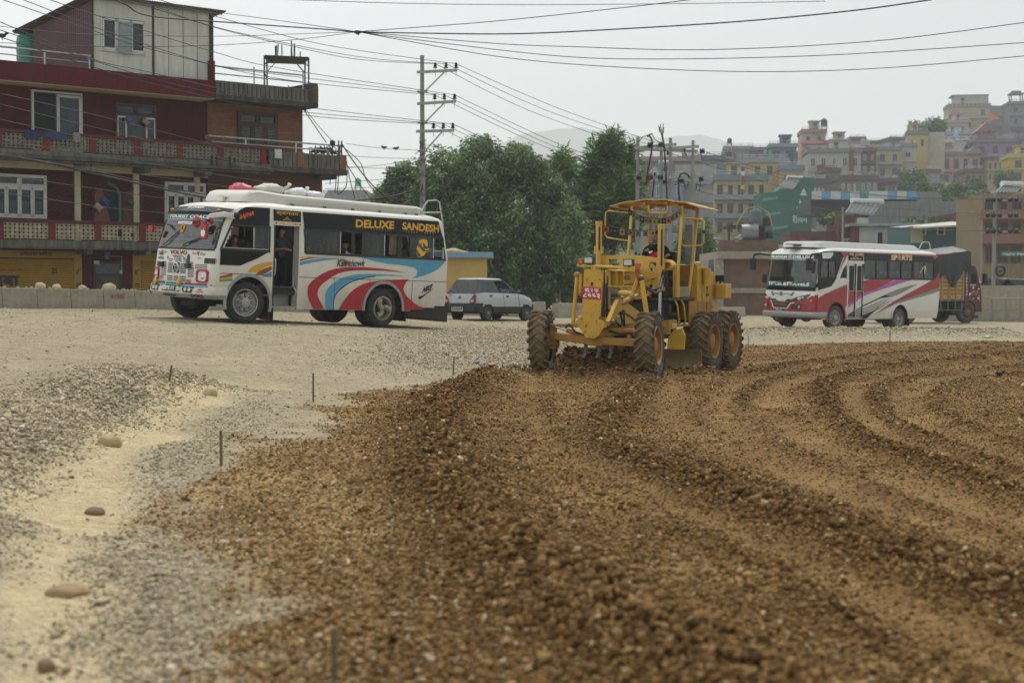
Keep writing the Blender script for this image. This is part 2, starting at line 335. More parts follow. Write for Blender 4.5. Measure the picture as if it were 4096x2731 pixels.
def NZ(s,d=5,r=.65):
 x=n.new('ShaderNodeTexNoise'); x.inputs['Scale'].default_value=s; x.inputs['Detail'].default_value=d; x.inputs['Roughness'].default_value=r; l.new(tc.outputs['Object'],x.inputs['Vector']); return x.outputs['Fac']
def RP(o,a,c,lo=0,hi=1):
 x=n.new('ShaderNodeMapRange'); l.new(o,x.inputs['Value']); x.inputs['From Min'].default_value=a; x.inputs['From Max'].default_value=c; x.inputs['To Min'].default_value=lo; x.inputs['To Max'].default_value=hi; return x.outputs['Result']
def MX(f,a,c):
 x=n.new('ShaderNodeMix'); x.data_type='RGBA'
 for s,i in ((f,0),(a,6),(c,7)):
  if hasattr(s,'links'): l.new(s,x.inputs[i])
  elif i==0: x.inputs[0].default_value=s
  else: x.inputs[i].default_value=(*lin(s),1)
 return x.outputs[2]
def MU(a,c,op='MULTIPLY'):
 x=n.new('ShaderNodeMath'); x.operation=op; l.new(a,x.inputs[0])
 if hasattr(c,'links'): l.new(c,x.inputs[1])
 else: x.inputs[1].default_value=c
 return x.outputs[0]
def AT(k):
 x=n.new('ShaderNodeAttribute'); x.attribute_name=k; return x.outputs['Fac']
def VO(sc,lo,hi):
 x=n.new('ShaderNodeTexVoronoi'); x.inputs['Scale'].default_value=sc; l.new(tc.outputs['Object'],x.inputs['Vector']); y=n.new('ShaderNodeSeparateColor'); l.new(x.outputs['Color'],y.inputs[0]); return RP(y.outputs[0],0,1,lo,hi),x.outputs['Distance']
v1,d1=VO(16,.72,1.30);v2,d2=VO(38,.68,1.34);v3,d3=VO(90,.75,1.28)
cells=MU(MU(v1,v2),v3); soft=RP(cells,.3,1.9,.62,1.42)
road=MX(RP(NZ(.35),.3,.7),(158,146,121),(178,164,137)); road=MX(RP(NZ(2.2,6,.75),.42,.72),road,(150,136,110))
grav=MX(RP(NZ(3,4,.8),.35,.65),(146,134,113),(170,158,136))
pth=MX(RP(NZ(5,6),.3,.7),(206,188,150),(182,162,126))
drt=MX(RP(NZ(1.1,6,.75),.35,.65),(102,74,40),(130,99,58)); drt=MX(RP(NZ(.6,3,.5),.5,.7),drt,(146,116,70))
drt=MX(MU(AT('ltz'),.6),drt,(172,144,100)); drt=MX(MU(AT('ridge'),.8),drt,(84,58,28))
drt=MX(MU(AT('track'),.42),drt,(150,120,76))
col=MX(AT('loose'),road,grav); col=MX(AT('path'),col,pth); col=MX(AT('dirt'),col,drt)
amt=n.new('ShaderNodeMath'); amt.operation='SUBTRACT'; amt.inputs[0].default_value=1.0; l.new(MU(AT('path'),.55),amt.inputs[1])
am2=n.new('ShaderNodeMath'); am2.operation='SUBTRACT'; l.new(amt.outputs[0],am2.inputs[0]); l.new(MU(AT('track'),.45),am2.inputs[1])
am3=n.new('ShaderNodeMath'); am3.operation='MAXIMUM'; l.new(AT('dirt'),am3.inputs[0]); l.new(AT('loose'),am3.inputs[1]); am4=n.new('ShaderNodeMath'); am4.operation='MULTIPLY_ADD'; l.new(am3.outputs[0],am4.inputs[0]); am4.inputs[1].default_value=.62; am4.inputs[2].default_value=.38; am2=MU(am2.outputs[0],am4.outputs[0]).node
k1=n.new('ShaderNodeMix'); k1.data_type='FLOAT'; l.new(am2.outputs[0],k1.inputs[0]); k1.inputs[2].default_value=1; l.new(cells,k1.inputs[3])
sc_=n.new('ShaderNodeVectorMath'); sc_.operation='SCALE'; l.new(col,sc_.inputs[0]); l.new(k1.outputs[0],sc_.inputs['Scale']); l.new(sc_.outputs[0],b.inputs['Base Color'])
bp=n.new('ShaderNodeBump'); bp.inputs['Strength'].default_value=.8; bp.inputs['Distance'].default_value=.04; bp.invert=True; l.new(MU(MU(d1,1.2),MU(d2,1.0),'ADD'),bp.inputs['Height']); l.new(bp.outputs[0],b.inputs['Normal'])
ground=npmesh('ground',vg.reshape(-1,3),q,gm,{k:v.ravel() for k,v in at_.items()},4,True); tag(ground,kind='structure')
def stone_base(seed):
 import bmesh
 r=random.Random(seed); bm=bmesh.new()
 for _ in range(8):
  d=V((r.gauss(0,1),r.gauss(0,1),r.gauss(0,1))).normalized()*(.75+.35*r.random()); bm.verts.new(d)
 bmesh.ops.convex_hull(bm,input=bm.verts)
 bmesh.ops.delete(bm,geom=[v for v in bm.verts if not v.link_faces],context='VERTS'); bm.verts.index_update()
 v=np.array([x.co for x in bm.verts]); f=np.array([[x.index for x in fa.verts] for fa in bm.faces]); bm.free(); return v,f
BASES=[stone_base(i) for i in range(9)]
rng=np.random.default_rng(3)
def stones(name,P,S,flat,tint,m,sink=.25):
 """P positions (n,3), S sizes (n), one mesh of angular stones"""
 n_=len(P); Vs=[];Fs=[];T=[];off=0; k=rng.integers(0,len(BASES),n_)
 for bi,(bv,bf) in enumerate(BASES):
  s=np.where(k==bi)[0]
  if not len(s): continue
  qn=rng.normal(size=(len(s),4)); qn/=np.linalg.norm(qn,axis=1)[:,None]; w,x,y,z=qn.T
  Rm=np.stack([1-2*(y*y+z*z),2*(x*y-z*w),2*(x*z+y*w),2*(x*y+z*w),1-2*(x*x+z*z),2*(y*z-x*w),2*(x*z-y*w),2*(y*z+x*w),1-2*(x*x+y*y)],-1).reshape(-1,3,3)
  an=rng.uniform([.8,.6,.35],[1.3,1.0,.8],(len(s),3))
  vv=np.einsum('nij,nvj->nvi',Rm,bv[None]*an[:,None,:]); vv[:,:,2]*=flat; vv=vv*S[s,None,None]+P[s,None,:]; vv[:,:,2]+=(S[s]*flat*(.6-sink))[:,None]
  nv_=bv.shape[0]; Vs.append(vv.reshape(-1,3)); Fs.append((bf[None]+(np.arange(len(s))*nv_)[:,None,None]+off).reshape(-1,3)); T.append(np.repeat(tint[s],nv_)); off+=len(s)*nv_
 return npmesh(name,np.concatenate(Vs),np.concatenate(Fs),m,{'tint':np.concatenate(T)})
def stone_mat(name,cols,rough=.95):
 m=bpy.data.materials.new(name); t,n,l=nt(m); b=n['Principled BSDF']; b.inputs['Roughness'].default_value=rough; b.inputs['Specular IOR Level'].default_value=.15
 a=n.new('ShaderNodeAttribute'); a.attribute_name='tint'; r=n.new('ShaderNodeValToRGB'); l.new(a.outputs['Fac'],r.inputs[0])
 el=r.color_ramp.elements
 while len(el)<len(cols): el.new(.5)
 for i,c in enumerate(cols): el[i].position=i/(len(cols)-1); el[i].color=(*lin(c),1)
 tc=n.new('ShaderNodeTexCoord'); nz=n.new('ShaderNodeTexNoise'); nz.inputs['Scale'].default_value=60; nz.inputs['Detail'].default_value=4; l.new(tc.outputs['Object'],nz.inputs['Vector'])
 mr=n.new('ShaderNodeMapRange'); l.new(nz.outputs['Fac'],mr.inputs['Value']); mr.inputs['To Min'].default_value=.7; mr.inputs['To Max'].default_value=1.25
 mu=n.new('ShaderNodeVectorMath'); mu.operation='SCALE'; l.new(r.outputs[0],mu.inputs[0]); l.new(mr.outputs[0],mu.inputs['Scale']); l.new(mu.outputs[0],b.inputs['Base Color']); return m
MDIRT=stone_mat('dirt clods',[(64,45,23),(98,72,39),(128,97,57),(156,126,82),(200,181,143)])
MGRAV=stone_mat('gravel',[(114,103,86),(150,136,112),(174,158,130),(194,178,150),(218,206,184)])
def scatter(n_,ymin,ymax,power=1.0):
 """points in the wedge the camera sees, denser towards the front"""
 u=rng.random(n_); Y=(ymin**(2-power)+u*(ymax**(2-power)-ymin**(2-power)))**(1/(2-power)) if power<2 else ymin*(ymax/ymin)**u
 X=(rng.random(n_)*2-1)*(Y*.40+1.0); return X,Y
def sc_stones():
 X,Y=scatter(430000,5.2,60,1.9)
 h,d,rg,tr,lo,pa,de=terrain(X,Y)
 keep=rng.random(len(X))<np.clip(d*(.62+.5*rg-.26*tr),0,1); X,Y,h,rg,tr=X[keep],Y[keep],h[keep],rg[keep],tr[keep]
 S=.008+.019*rng.random(len(X))**2.2+.028*rg*rng.random(len(X))+np.where(rng.random(len(X))<.012,.024,0); S*=np.clip(.75+Y/60,1,1.6)*(1-.35*tr)
 pile=np.exp(-((X-2.0)**2/2.2+(Y-31.2)**2/1.1)); S*=1+1.3*pile*rng.random(len(X)); lightp=sm((-.3-X)/1.5)*sm((20-Y)/8)
 T=np.clip(rng.normal(.45,.19,len(X))-.12*rg-.15*pile+.28*lightp*rng.random(len(X))+np.where(rng.random(len(X))<.025,.4,0),0,1)
 o=stones('dirt_clods',np.stack([X,Y,h],-1),S,.85,T,MDIRT,.12); tag(o,kind='stuff')
 X,Y=scatter(560000,5.2,60,1.75); h,d,rg,tr,lo,pa,de=terrain(X,Y)
 pr=(1-d)*(lo*.95+.06+.10*sm((11-Y)/4)-.20*pa)+d*np.exp(-np.maximum(de,0)/.9)*.16*sm((30-Y)/12)
 keep=rng.random(len(X))<np.clip(pr,0,1); X,Y,h,lo=X[keep],Y[keep],h[keep],lo[keep]
 S=.0065+.015*rng.random(len(X))**2+.034*lo*rng.random(len(X))+np.where(rng.random(len(X))<.012,.022,0); S*=np.clip(.75+Y/60,1,1.7)
 T=np.clip(rng.normal(.5,.2,len(X)),0,1)
 o=stones('gravel',np.stack([X,Y,h],-1),S,.75,T,MGRAV,.15); tag(o,kind='stuff')
sc_stones()
SKINM=mat('skin',(150,106,80),.55,var=.06); SKIN2=mat('skin darker',(122,82,60),.55,var=.06); HAIRM=mat('black hair',(20,18,17),.5,var=.2,scale=60); EYEM=mat('eye dark',(24,18,15),.3); LIPM=mat('lips',(118,66,54),.5)
def cloth(name,rgb): return mat('cloth '+name,rgb,.9,var=.16,scale=9,bump=.3,bscale=25,spec=.2)
def hand(P,Rr,E,w,h,side,curl=.5):
 """palm and five fingers grown from the wrist w towards direction h"""
 h=V(h).normalized(); up=V((0,0,1)) if abs(h.z)<.8 else V((1,0,0)); s=h.cross(up).normalized()*side; nrm=s.cross(h).normalized()*side
 if nrm.z>0: nrm=-nrm
 k=len(P); P.append(w+h*.05); Rr.append((.034,.02)); E.append((None,k));
 for j,(o,ln,r) in enumerate(((-.028,.068,.0085),(-.010,.078,.009),(.009,.073,.0085),(.026,.058,.0075))):
  b=len(P); p0=w+h*.085+s*o; p1=p0+h*ln*.5+nrm*ln*.12*curl*2; p2=p1+h*ln*.32*(1-curl*.5)+nrm*ln*.5*curl
  P+=[p0,p1,p2]; Rr+=[(r*1.25,r*1.2),(r,r),(r*.8,r*.8)]; E+=[(k,b),(b,b+1),(b+1,b+2)]
 b=len(P); p0=w+h*.03-s*.036; p1=p0+h*.03-s*.016+nrm*.01; P+=[p0,p1,p1+h*.026+nrm*.008]; Rr+=[(.012,.012),(.010,.010),(.008,.008)]; E+=[(k,b),(b,b+1),(b+1,b+2)]
 return k
def person(label,M,shirt,trouser,pose='sit',skin=None,arms=None,legs=None,lean=0,turn=0,tilt=0,hair='short',sleeve=.55,group=None,scale=1,cat='person',hairm=None,legless=False):
 """one continuous skinned figure facing +x; root at the seat (sit) or between the feet (stand)"""
 skin=skin or SKINM; P=[];Rr=[];E=[];Z0=.09 if pose=='sit' else .90
 lx=lambda z:(z-Z0)*math.tan(R(lean))
 def add(p,r,par=None):
  P.append(V(p)); Rr.append(r if isinstance(r,tuple) else (r,r)); i=len(P)-1
  if par is not None: E.append((par,i))
  return i
 pel=add((0,0,Z0),(.155,.115)); sp=add((lx(Z0+.2),0,Z0+.2),(.140,.105),pel); ch=add((lx(Z0+.38),0,Z0+.38),(.165,.118),sp)
 nb=add((lx(Z0+.5),0,Z0+.50),(.085,.075),ch); nk=add((lx(Z0+.56)+.01,0,Z0+.57),.052,nb)
 T=Matrix.Rotation(R(turn),3,'Z')@Matrix.Rotation(R(tilt),3,'Y'); hb=P[nk]
 hd=lambda x,y,z: hb+T@V((x,y,z))
 jaw=add(hd(.025,0,.055),(.062,.068),nk); hc=add(hd(.02,0,.125),(.077,.092),jaw); ht=add(hd(.01,0,.185),(.066,.078),hc)
 nose=add(hd(.112,0,.098),.012,hc)
 for s in (1,-1): add(hd(.0,s*.082,.105),(.016,.022),hc)
 arms=arms or {}; seg={}
 for s,nm in ((1,'L'),(-1,'R')):
  sh=add((lx(Z0+.45),s*.19,Z0+.455),.062,ch); a=arms.get(nm)
  el=V(a[0]) if a else V((lx(Z0+.25)+.06,s*.25,Z0+.20)); wr=V(a[1]) if a else V((.30,s*.14,Z0+.13)) if pose=='sit' else V((.08,s*.27,Z0-.03))
  m_=add((P[sh]+el)/2,.05,sh); e_=add(el,.043,m_); f_=add(el.lerp(wr,.5),.038,e_); w_=add(wr,.027,f_)
  hv=V(a[2]) if a and len(a)>2 else (wr-el)
  k=hand(P,Rr,E,V(wr),hv,s); E[:]=[(w_ if i is None else i,j) for i,j in E]
  seg[nm]=(sh,m_,e_,f_,w_,k)
 if not legless:
  for s,nm in ((1,'L'),(-1,'R')):
   g=(legs or {}).get(nm)
   if g: kn,an=V(g[0]),V(g[1])
   elif pose=='sit': kn,an=V((.44,s*.11,Z0)),V((.46,s*.11,Z0-.42))
   else: kn,an=V((.03,s*.1,Z0-.42)),V((0,s*.1,.075))
   hp=add((0,s*.095,Z0-.03),.088,pel); th=add(P[hp].lerp(kn,.5),.075,hp); k_=add(kn,.057,th); cf=add(kn.lerp(an,.4)-V((.015,0,0)),.053,k_); a_=add(an,.037,cf)
   add(an+V((.08,s*.01,-.045)),(.04,.028),a_); add(an+V((.16,s*.015,-.055)),(.038,.02),len(P)-1)
 me=bpy.data.meshes.new('person'); me.from_pydata([tuple(p) for p in P],E,[]); ob=bpy.data.objects.new('person',me); COL.objects.link(ob)
 ob.modifiers.new('skin','SKIN').use_smooth_shade=True
 sv=me.skin_vertices[0].data
 for i,r in enumerate(Rr): sv[i].radius=r; sv[i].use_root=(i==0)
 sb=ob.modifiers.new('sub','SUBSURF'); sb.levels=1; sb.render_levels=1
 bpy.context.view_layer.update(); em=bpy.data.meshes.new_from_object(ob.evaluated_get(bpy.context.evaluated_depsgraph_get()))
 bpy.data.objects.remove(ob)
 for m in (shirt,skin,trouser,mat('dark shoe',(40,36,34),.6)): em.materials.append(m)
 el_=[P[seg[s][2]] for s in 'LR']
 for p in em.polygons:
  c=V(p.center); bi=min(range(len(E)),key=lambda i:_sd(c,P[E[i][0]],P[E[i][1]],max(Rr[E[i][1]]))); a,b=E[bi]; k=0
  if b>=nk and b<=nose+2: k=1
  elif b==nk: k=1
  for s in 'LR':
   sg=seg[s]
   if b>sg[4] and b<=sg[4]+16 and (a>=sg[4]): k=1
   if b in (sg[3],sg[4]): k=1 if sleeve<.9 else 0
   if b==sg[2] and sleeve<.45: k=1
  if not legless and b>max(seg['R'])+15: k=2
  if a==pel and b==sp and c.z<Z0+.02: k=2
  if not legless and b>max(seg['R'])+15 and P[b].z<P[a].z and Rr[b][0]<.0401 and Rr[b][1]<.03: k=3
  p.material_index=k
 o=bpy.data.objects.new('person',em); COL.objects.link(o); o.matrix_world=M@Matrix.Scale(scale,4); em.name='person'; tag(o,label,cat,group)
 h=MB(); hr=(.092,.088,.108) if hair=='short' else (.098,.094,.114)
 def keep(p): return p
 n_,m_=16,12; vs=[]
 for j in range(m_+1):
  th=PI*j/m_
  for k in range(n_):
   ph=2*PI*k/n_; d=V((math.sin(th)*math.cos(ph),math.sin(th)*math.sin(ph),math.cos(th))); jit=1+.06*random.random()
   vs.append(hd(*(V((.006,0,.138))+V((d.x*hr[0],d.y*hr[1],d.z*hr[2]))*jit)))
 fs=[]
 low=-.55 if hair=='short' else -1.2
 for j in range(m_):
  for k in range(n_):
   th=PI*(j+.5)/m_; ph=2*PI*(k+.5)/n_; dx=math.sin(th)*math.cos(ph); dz=math.cos(th)
   if (dx>.25 and dz<.42) or (dx>-.15 and dz<(.12 if hair=='short' else -.2)) or dz<low: continue
   fs.append((j*n_+k,(j+1)*n_+k,(j+1)*n_+(k+1)%n_,j*n_+(k+1)%n_))
 h.add(vs,fs)
 if hair=='long': h.tube([hd(-.07,0,.12),hd(-.095,0,.02),hd(-.09,0,-.1),hd(-.08,0,-.2)],[.06,.07,.06,.03],8)
 h.build('hair',hairm or HAIRM,o,smooth=180)
 f=MB()
 for s in (1,-1):
  f.ell(hd(.091,s*.033,.125),(.007,.014,.007),8,6,0); f.tube([hd(.096,s*.018,.143),hd(.094,s*.048,.145)],.0045,5,0)
 f.ell(hd(.090,0,.055),(.008,.024,.007),8,6,1)
 f.build('face_features',[EYEM,LIPM],o,smooth=180)
 return o
def _sd(c,a,b,r):
 d=b-a; t=max(0,min(1,(c-a).dot(d)/max(d.length_squared,1e-9))); return (c-a-d*t).length-r*.5
def lerp_levels(Ls,z):
 if z<=Ls[0]['z']: return dict(Ls[0],z=z)
 for a,b in zip(Ls[:-1],Ls[1:]):
  if z<=b['z']:
   t=(z-a['z'])/(b['z']-a['z']); return {k:a[k]+(b[k]-a[k])*t for k in a}
 return dict(Ls[-1],z=z)
def ring(L,xs,nco=6,nfr=14):
 xf,xr,hw,rf,rr,bf,z=(L[k] for k in ('xf','xr','hw','rf','rr','bf','z')); P=[]
 side=[min(max(x,xr+rr),xf-rf) for x in xs]; P+=[(x,hw) for x in side]
 P+=[(xf-rf+rf*math.sin(t),hw-rf+rf*math.cos(t)) for t in [PI/2*i/nco for i in range(1,nco)]]
 w=hw-rf; P+=[(xf+bf*(1-(y/w)**2),y) for y in [w-2*w*i/nfr for i in range(nfr+1)]]
 P+=[(xf-rf+rf*math.cos(t),-(hw-rf)-rf*math.sin(t)) for t in [PI/2*i/nco for i in range(1,nco)]]
 P+=[(x,-hw) for x in side[::-1]]
 P+=[(xr+rr-rr*math.sin(t),-(hw-rr)-rr*math.cos(t)) for t in [PI/2*i/nco for i in range(1,nco)]]
 w2=hw-rr; P+=[(xr,-w2+2*w2*i/6) for i in range(7)]
 P+=[(xr+rr-rr*math.cos(t),(hw-rr)+rr*math.sin(t)) for t in [PI/2*i/nco for i in range(1,nco)]]
 return [V((x,y,z)) for x,y in P]
def shell(Ls,zs,xs,cls,yo,inset=0):
 rings=[]
 for z in zs:
  L=lerp_levels(Ls,z)
  if inset: L=dict(L,xf=L['xf']-inset,xr=L['xr']+inset,hw=L['hw']-inset,rf=max(.02,L['rf']-inset),rr=max(.02,L['rr']-inset))
  rings.append([p+V((0,yo,0)) for p in ring(L,xs)])
 n=len(rings[0]); B={}
 vs=[p for r in rings for p in r]
 for j in range(len(zs)-1):
  for i in range(n):
   q=(j*n+i,j*n+(i+1)%n,(j+1)*n+(i+1)%n,(j+1)*n+i); c=sum((vs[k] for k in q),V((0,0,0)))/4
   k=cls(c.x,c.y,c.z)
   if k is None: continue
   B.setdefault(k,[]).append(q)
 out={}
 for k,fs in B.items():
  used=sorted({i for f in fs for i in f}); mp={o:i for i,o in enumerate(used)}; m=MB(); m.add([vs[i] for i in used],[tuple(mp[i] for i in f) for f in fs]); out[k]=m
 top=rings[-1]; out.setdefault('body',MB()).add(top+[sum(top,V((0,0,0)))/n],[(i,(i+1)%n,n) for i in range(n)])
 return out
def frontpt(Ls,yo,y,z,off=.006):
 """point on the bowed front at height z"""
 L=lerp_levels(Ls,z); w=L['hw']-L['rf']; t=(y-yo)/w
 if abs(t)<=1: x=L['xf']+L['bf']*(1-t*t)
 else:
  d=min(abs(y-yo)-w,L['rf']*.999); x=L['xf']-L['rf']+math.sqrt(L['rf']**2-d*d)
 return V((x+off,y,z))
TYRE=mat('tyre rubber',(42,41,39),.85,var=.25,scale=12,dust=.38,dcol=(120,108,88),dscale=5)
STEEL=mat('wheel steel',(158,156,150),.5,.15,var=.2,scale=10,dust=.22,dcol=(120,108,88))
BLACK=mat('black trim',(22,22,22),.45,var=.2); DARKIN=mat('dark interior',(58,56,54),.9); CHROME=mat('bright metal',(190,190,188),.25,.9)
UNDER=mat('grimy chassis',(48,43,37),.9,var=.3,dust=.3,dcol=(110,96,76))
def wheel(par,c,r,w,steer=0,side=1,rim='disc',tyre=None,rimm=None,rimr=.56,dual=False,name='wheel'):
 """tyre with grooves; rim and bolts as sub-part. local axis +y*side outward"""
 t=MB(); n=36; ax=V((0,side,0))
 def prof(o): return [(r*.60,o-w*.44),(r*.80,o-w*.52),(r*.93,o-w*.5),(r*.985,o-w*.42),(r*1.0,o-w*.30),(r*1.0,o-w*.16),(r*.975,o-w*.14),(r*.975,o-w*.1),(r,o-w*.08),(r,o+w*.08),(r*.975,o+w*.1),(r*.975,o+w*.14),(r,o+w*.16),(r,o+w*.30),(r*.985,o+w*.42),(r*.93,o+w*.5),(r*.80,o+w*.52),(r*.62,o+w*.44),(r*.58,o+w*.36)]
 for o in ([0,-w*1.12] if dual else [0]):
  pf=prof(o); b0=len(t.v); t.lathe(pf,(0,0,0),ax,n)
 for i,p in enumerate(t.v):
  q=V(p); rad=math.hypot(q.x,q.z)
  if rad>r*.98:
   k=int(round(math.atan2(q.z,q.x)/(2*PI)*n))
   if k%2 and abs(abs((q.y*side)%(w*1.12+1e-9))-0)>.0:
    f=.985; t.v[i]=(q.x*f,q.y,q.z*f)
 m=Matrix.Translation(V(c))@Matrix.Rotation(R(steer),4,'Z')
 wo=t.build(name,tyre or TYRE,par,smooth=40); wo.matrix_basis=m
 k=MB(); R0=r*rimr; f0=w*.40
 if rim=='disc':
  k.lathe([(R0*1.1,f0),(R0*1.06,f0+.02),(R0*.98,f0+.012),(R0*.92,f0-.05),(R0*.80,f0-.06),(R0*.66,f0+.005),(R0*.40,f0+.01),(R0*.37,f0+.05),(R0*.22,f0+.06),(.001,f0+.062)],(0,0,0),ax,28)
  for i in range(8):
   a=2*PI*i/8; k.lathe([(.036,f0),(.036,f0+.013),(.001,f0+.014)],(math.cos(a)*R0*.54,0,math.sin(a)*R0*.54),ax,8,1); k.lathe([(.018,f0),(.018,f0+.035),(.001,f0+.04)],(math.cos(a)*R0*.54,0,math.sin(a)*R0*.54),ax,6)
 elif rim=='deep':
  k.lathe([(R0*1.1,f0),(R0*1.06,f0+.02),(R0*.96,f0+.01),(R0*.92,f0-.12),(R0*.6,f0-.13),(R0*.42,f0-.13),(R0*.40,f0-.02),(R0*.22,f0),(.001,f0)],(0,0,0),ax,28)
  for i in range(8):
   a=2*PI*i/8; k.lathe([(.02,f0-.13),(.02,f0-.09),(.001,f0-.09)],(math.cos(a)*R0*.5,0,math.sin(a)*R0*.5),ax,6)
 elif rim=='spokes':
  k.lathe([(R0*1.1,f0),(R0*1.08,f0+.03),(R0*.96,f0+.035),(R0*.86,f0-.01),(R0*.82,f0-.06)],(0,0,0),ax,32)
  k.lathe([(R0*.3,f0-.04),(R0*.28,f0+.02),(R0*.1,f0+.04),(.001,f0+.04)],(0,0,0),ax,16)
  for i in range(3):
   a0=2*PI*i/3+.5; pts=[]
   for j in range(9):
    u=j/8; rr=R0*(.2+.66*u); a=a0+u*.75; pts.append(V((math.cos(a)*rr,side*(f0+.01-.02*u),math.sin(a)*rr)))
   k.tube(pts,[.05+.03*u for u in [j/8 for j in range(9)]],8)
  k.lathe([(R0*.86,f0-.065),(.001,f0-.065)],(0,0,0),ax,24,mi=1)
 ro=k.build('rim',[rimm or STEEL,DARKIN],wo,smooth=35); return wo
def arch_trim(par,cx,cz,r,w,y,a0,a1,m,th=.02,name='arch_trim'):
 t=MB(); n=26; o=[(cx+(r+w)*math.cos(a),cz+(r+w)*math.sin(a)) for a in [a0+(a1-a0)*i/n for i in range(n+1)]]; i_=[(cx+r*math.cos(a),cz+r*math.sin(a)) for a in [a0+(a1-a0)*i/n for i in range(n+1)]]
 t.poly([o+i_[::-1]],lambda a,b:(a,y,b),(0,-th,0)); return t.build(name,m,par)
BK=1.16
def whitebus():
 o=at(988,1292,32.3*BK); BM=frame(o,(-.67832,-.73444,.02202),(.04867,-.01501,.9987))@Matrix.Scale(BK,4)
 root=thing('minibus','white passenger minibus with red and blue swooshes, its door open and sacks on the roof','bus',BM)
 PAINT=mat('bus white paint',(214,209,196),.38,var=.04,scale=3,dust=.26,dcol=(168,154,128),dscale=1.7,rust=.12,zdust=(.3,1.2,.95),coat=.25)
 ROOFP=mat('bus roof paint',(214,209,198),.5,var=.05,dust=.3,dcol=(160,148,128),dscale=2,rust=.2)
 BLK=mat('bus black panel',(14,15,17),.22,var=.1,spec=.22,dust=.06,dcol=(70,66,60)); SILV=mat('bus silver trim',(150,150,148),.45,.2,dust=.25)
 RED=mat('bus red',(164,20,32),.4,var=.05,dust=.08,dcol=(165,120,105),dscale=2); BLUE=mat('bus blue',(76,148,178),.4,var=.05,dust=.1,dcol=(150,160,150),dscale=2); YEL=mat('bus ochre',(206,154,40),.4,var=.05); BRN=mat('bus brown',(140,68,40),.4,var=.05)
 ORG=mat('orange lettering',(226,92,32),.5); GOLD=mat('gold lettering',(224,168,44),.5); GREEN=mat('green strip',(20,86,72),.4); WH=mat('white lettering',(224,224,220),.5)
 GL=glass('bus glass',(168,176,172),.0,dustf=.03); WS=glass('windscreen glass',(150,158,156),.05,dustf=.05)
 yo=-1.07
 Ls=[dict(z=a,xf=b,xr=c,hw=d,rf=e,rr=f,bf=g) for a,b,c,d,e,f,g in ((.30,.90,-5.80,1.055,.2,.12,.04),(.75,.93,-5.83,1.07,.2,.14,.05),(1.0,.92,-5.83,1.07,.2,.14,.06),(1.45,.87,-5.83,1.07,.2,.14,.07),(1.5,.86,-5.83,1.07,.2,.14,.07),(2.02,.70,-5.72,1.052,.2,.16,.07),(2.2,.62,-5.68,1.045,.22,.16,.07),(2.30,.53,-5.66,1.04,.26,.18,.06),(2.38,.42,-5.64,1.035,.32,.2,.05),(2.44,.24,-5.60,1.0,.4,.25,.05),(2.49,-.1,-5.5,.90,.45,.3,.05),(2.53,-.55,-5.3,.72,.4,.3,.03),(2.55,-1.0,-5.0,.45,.3,.3,.0))]
 xs=sorted(set([-5.67+.045*i for i in range(142)]+[-.62,-1.30,-1.40,-.52,.72,-4.38,-5.67])); zs=sorted(set([round(.30+.042*i,3) for i in range(28)]+[1.46,1.5,1.56,1.62,1.7,1.78,1.86,1.94,2.0,2.05,2.12,2.2,2.25,2.30,2.34,2.38,2.41,2.44,2.465,2.49,2.51,2.53,2.55]))
 def cls(x,y,z,ws=True):
  nearS=y>-.12; farS=y<-2.02
  if x>.5 and z<.50: return None
  if x<-4.36 and z<.29+(-4.38-x)*.115: return None
  if (nearS or farS):
   if math.hypot(x,z-.40)<.585 or math.hypot(x+3.79,z-.34)<.59: return None
  if nearS and -1.30<x<-.62 and z<2.05: return None
  if (nearS or farS) and 1.5<z<2.0 and -5.60<x<-1.44: return None
  if (nearS or farS) and 1.5<z<2.0 and -.50<x<.66-(z-1.5)*.46: return None
  if farS and 1.5<z<2.0 and -1.3<x<-.62: return None
  if x>.3 and 1.5<z<2.2 and abs(y-yo)<1.0 and x>.55-(z-1.5)*.2: return 'windscreen'
  if x<-5.6 and 1.56<z<2.2 and abs(y-yo)<.85: return 'rear_window'
  return 'roof' if z>2.4 else 'body'
 B=shell(Ls,zs,xs,cls,yo)
 B['body'].build('body',PAINT,root,smooth=40); B['roof'].build('roof',ROOFP,root,smooth=60)
 ws=B['windscreen'].build('windscreen',WS,root,smooth=60); B['rear_window'].build('rear_window',GL,root,smooth=60)
 I=shell(Ls,zs,xs,lambda x,y,z:(None if cls(x,y,z) in (None,'windscreen','rear_window') else 'l'),yo,.03); I['l'].build('interior_lining',DARKIN,root)
 sd=lambda off=.004:(lambda x,z:V((x,off-max(0,z-1.5)*.035,z)))
 m=MB(); m.poly([[(-1.371,2.368),(-5.411,2.381),(-5.57,2.02),(-1.43,2.01)]],sd(.006)); m.poly([[(-.585,2.375),(-1.325,2.37),(-1.33,2.14),(-.60,2.14)]],sd(.006))
 m.poly([[(.12,2.385),(-.495,2.395),(-.495,2.01),(.52,1.995),(.40,2.20),(.27,2.32)]],sd(.006)); m.poly([[(.742,1.50),(-.50,1.49),(-.2,1.34),(.24,1.177),(.746,1.177)]],sd(.006)); up=m.build('black_panel',BLK,root)
 def frame_poly(loops,name,mt,off=.012,th=.02): k=MB(); k.poly(loops,sd(off),(0,-th,0)); return k.build(name,mt,root)
 FR=mat('window frame black',(26,26,26),.5,var=.2,rust=.0,dust=.35,dcol=(150,150,145),dscale=8)
 bays=[(-1.50,-2.76),(-2.86,-4.15),(-4.26,-5.575)]
 hole=lambda a,b:[(a,1.985),(b,1.99),(b-(.055 if b<-5 else 0),1.525),(a-.0,1.525)]
 frame_poly([[(-1.41,2.02),(-5.575,2.035),(-5.69,1.475),(-1.475,1.475)]]+[hole(a,b)[::-1] for a,b in bays],'window_frame',FR)
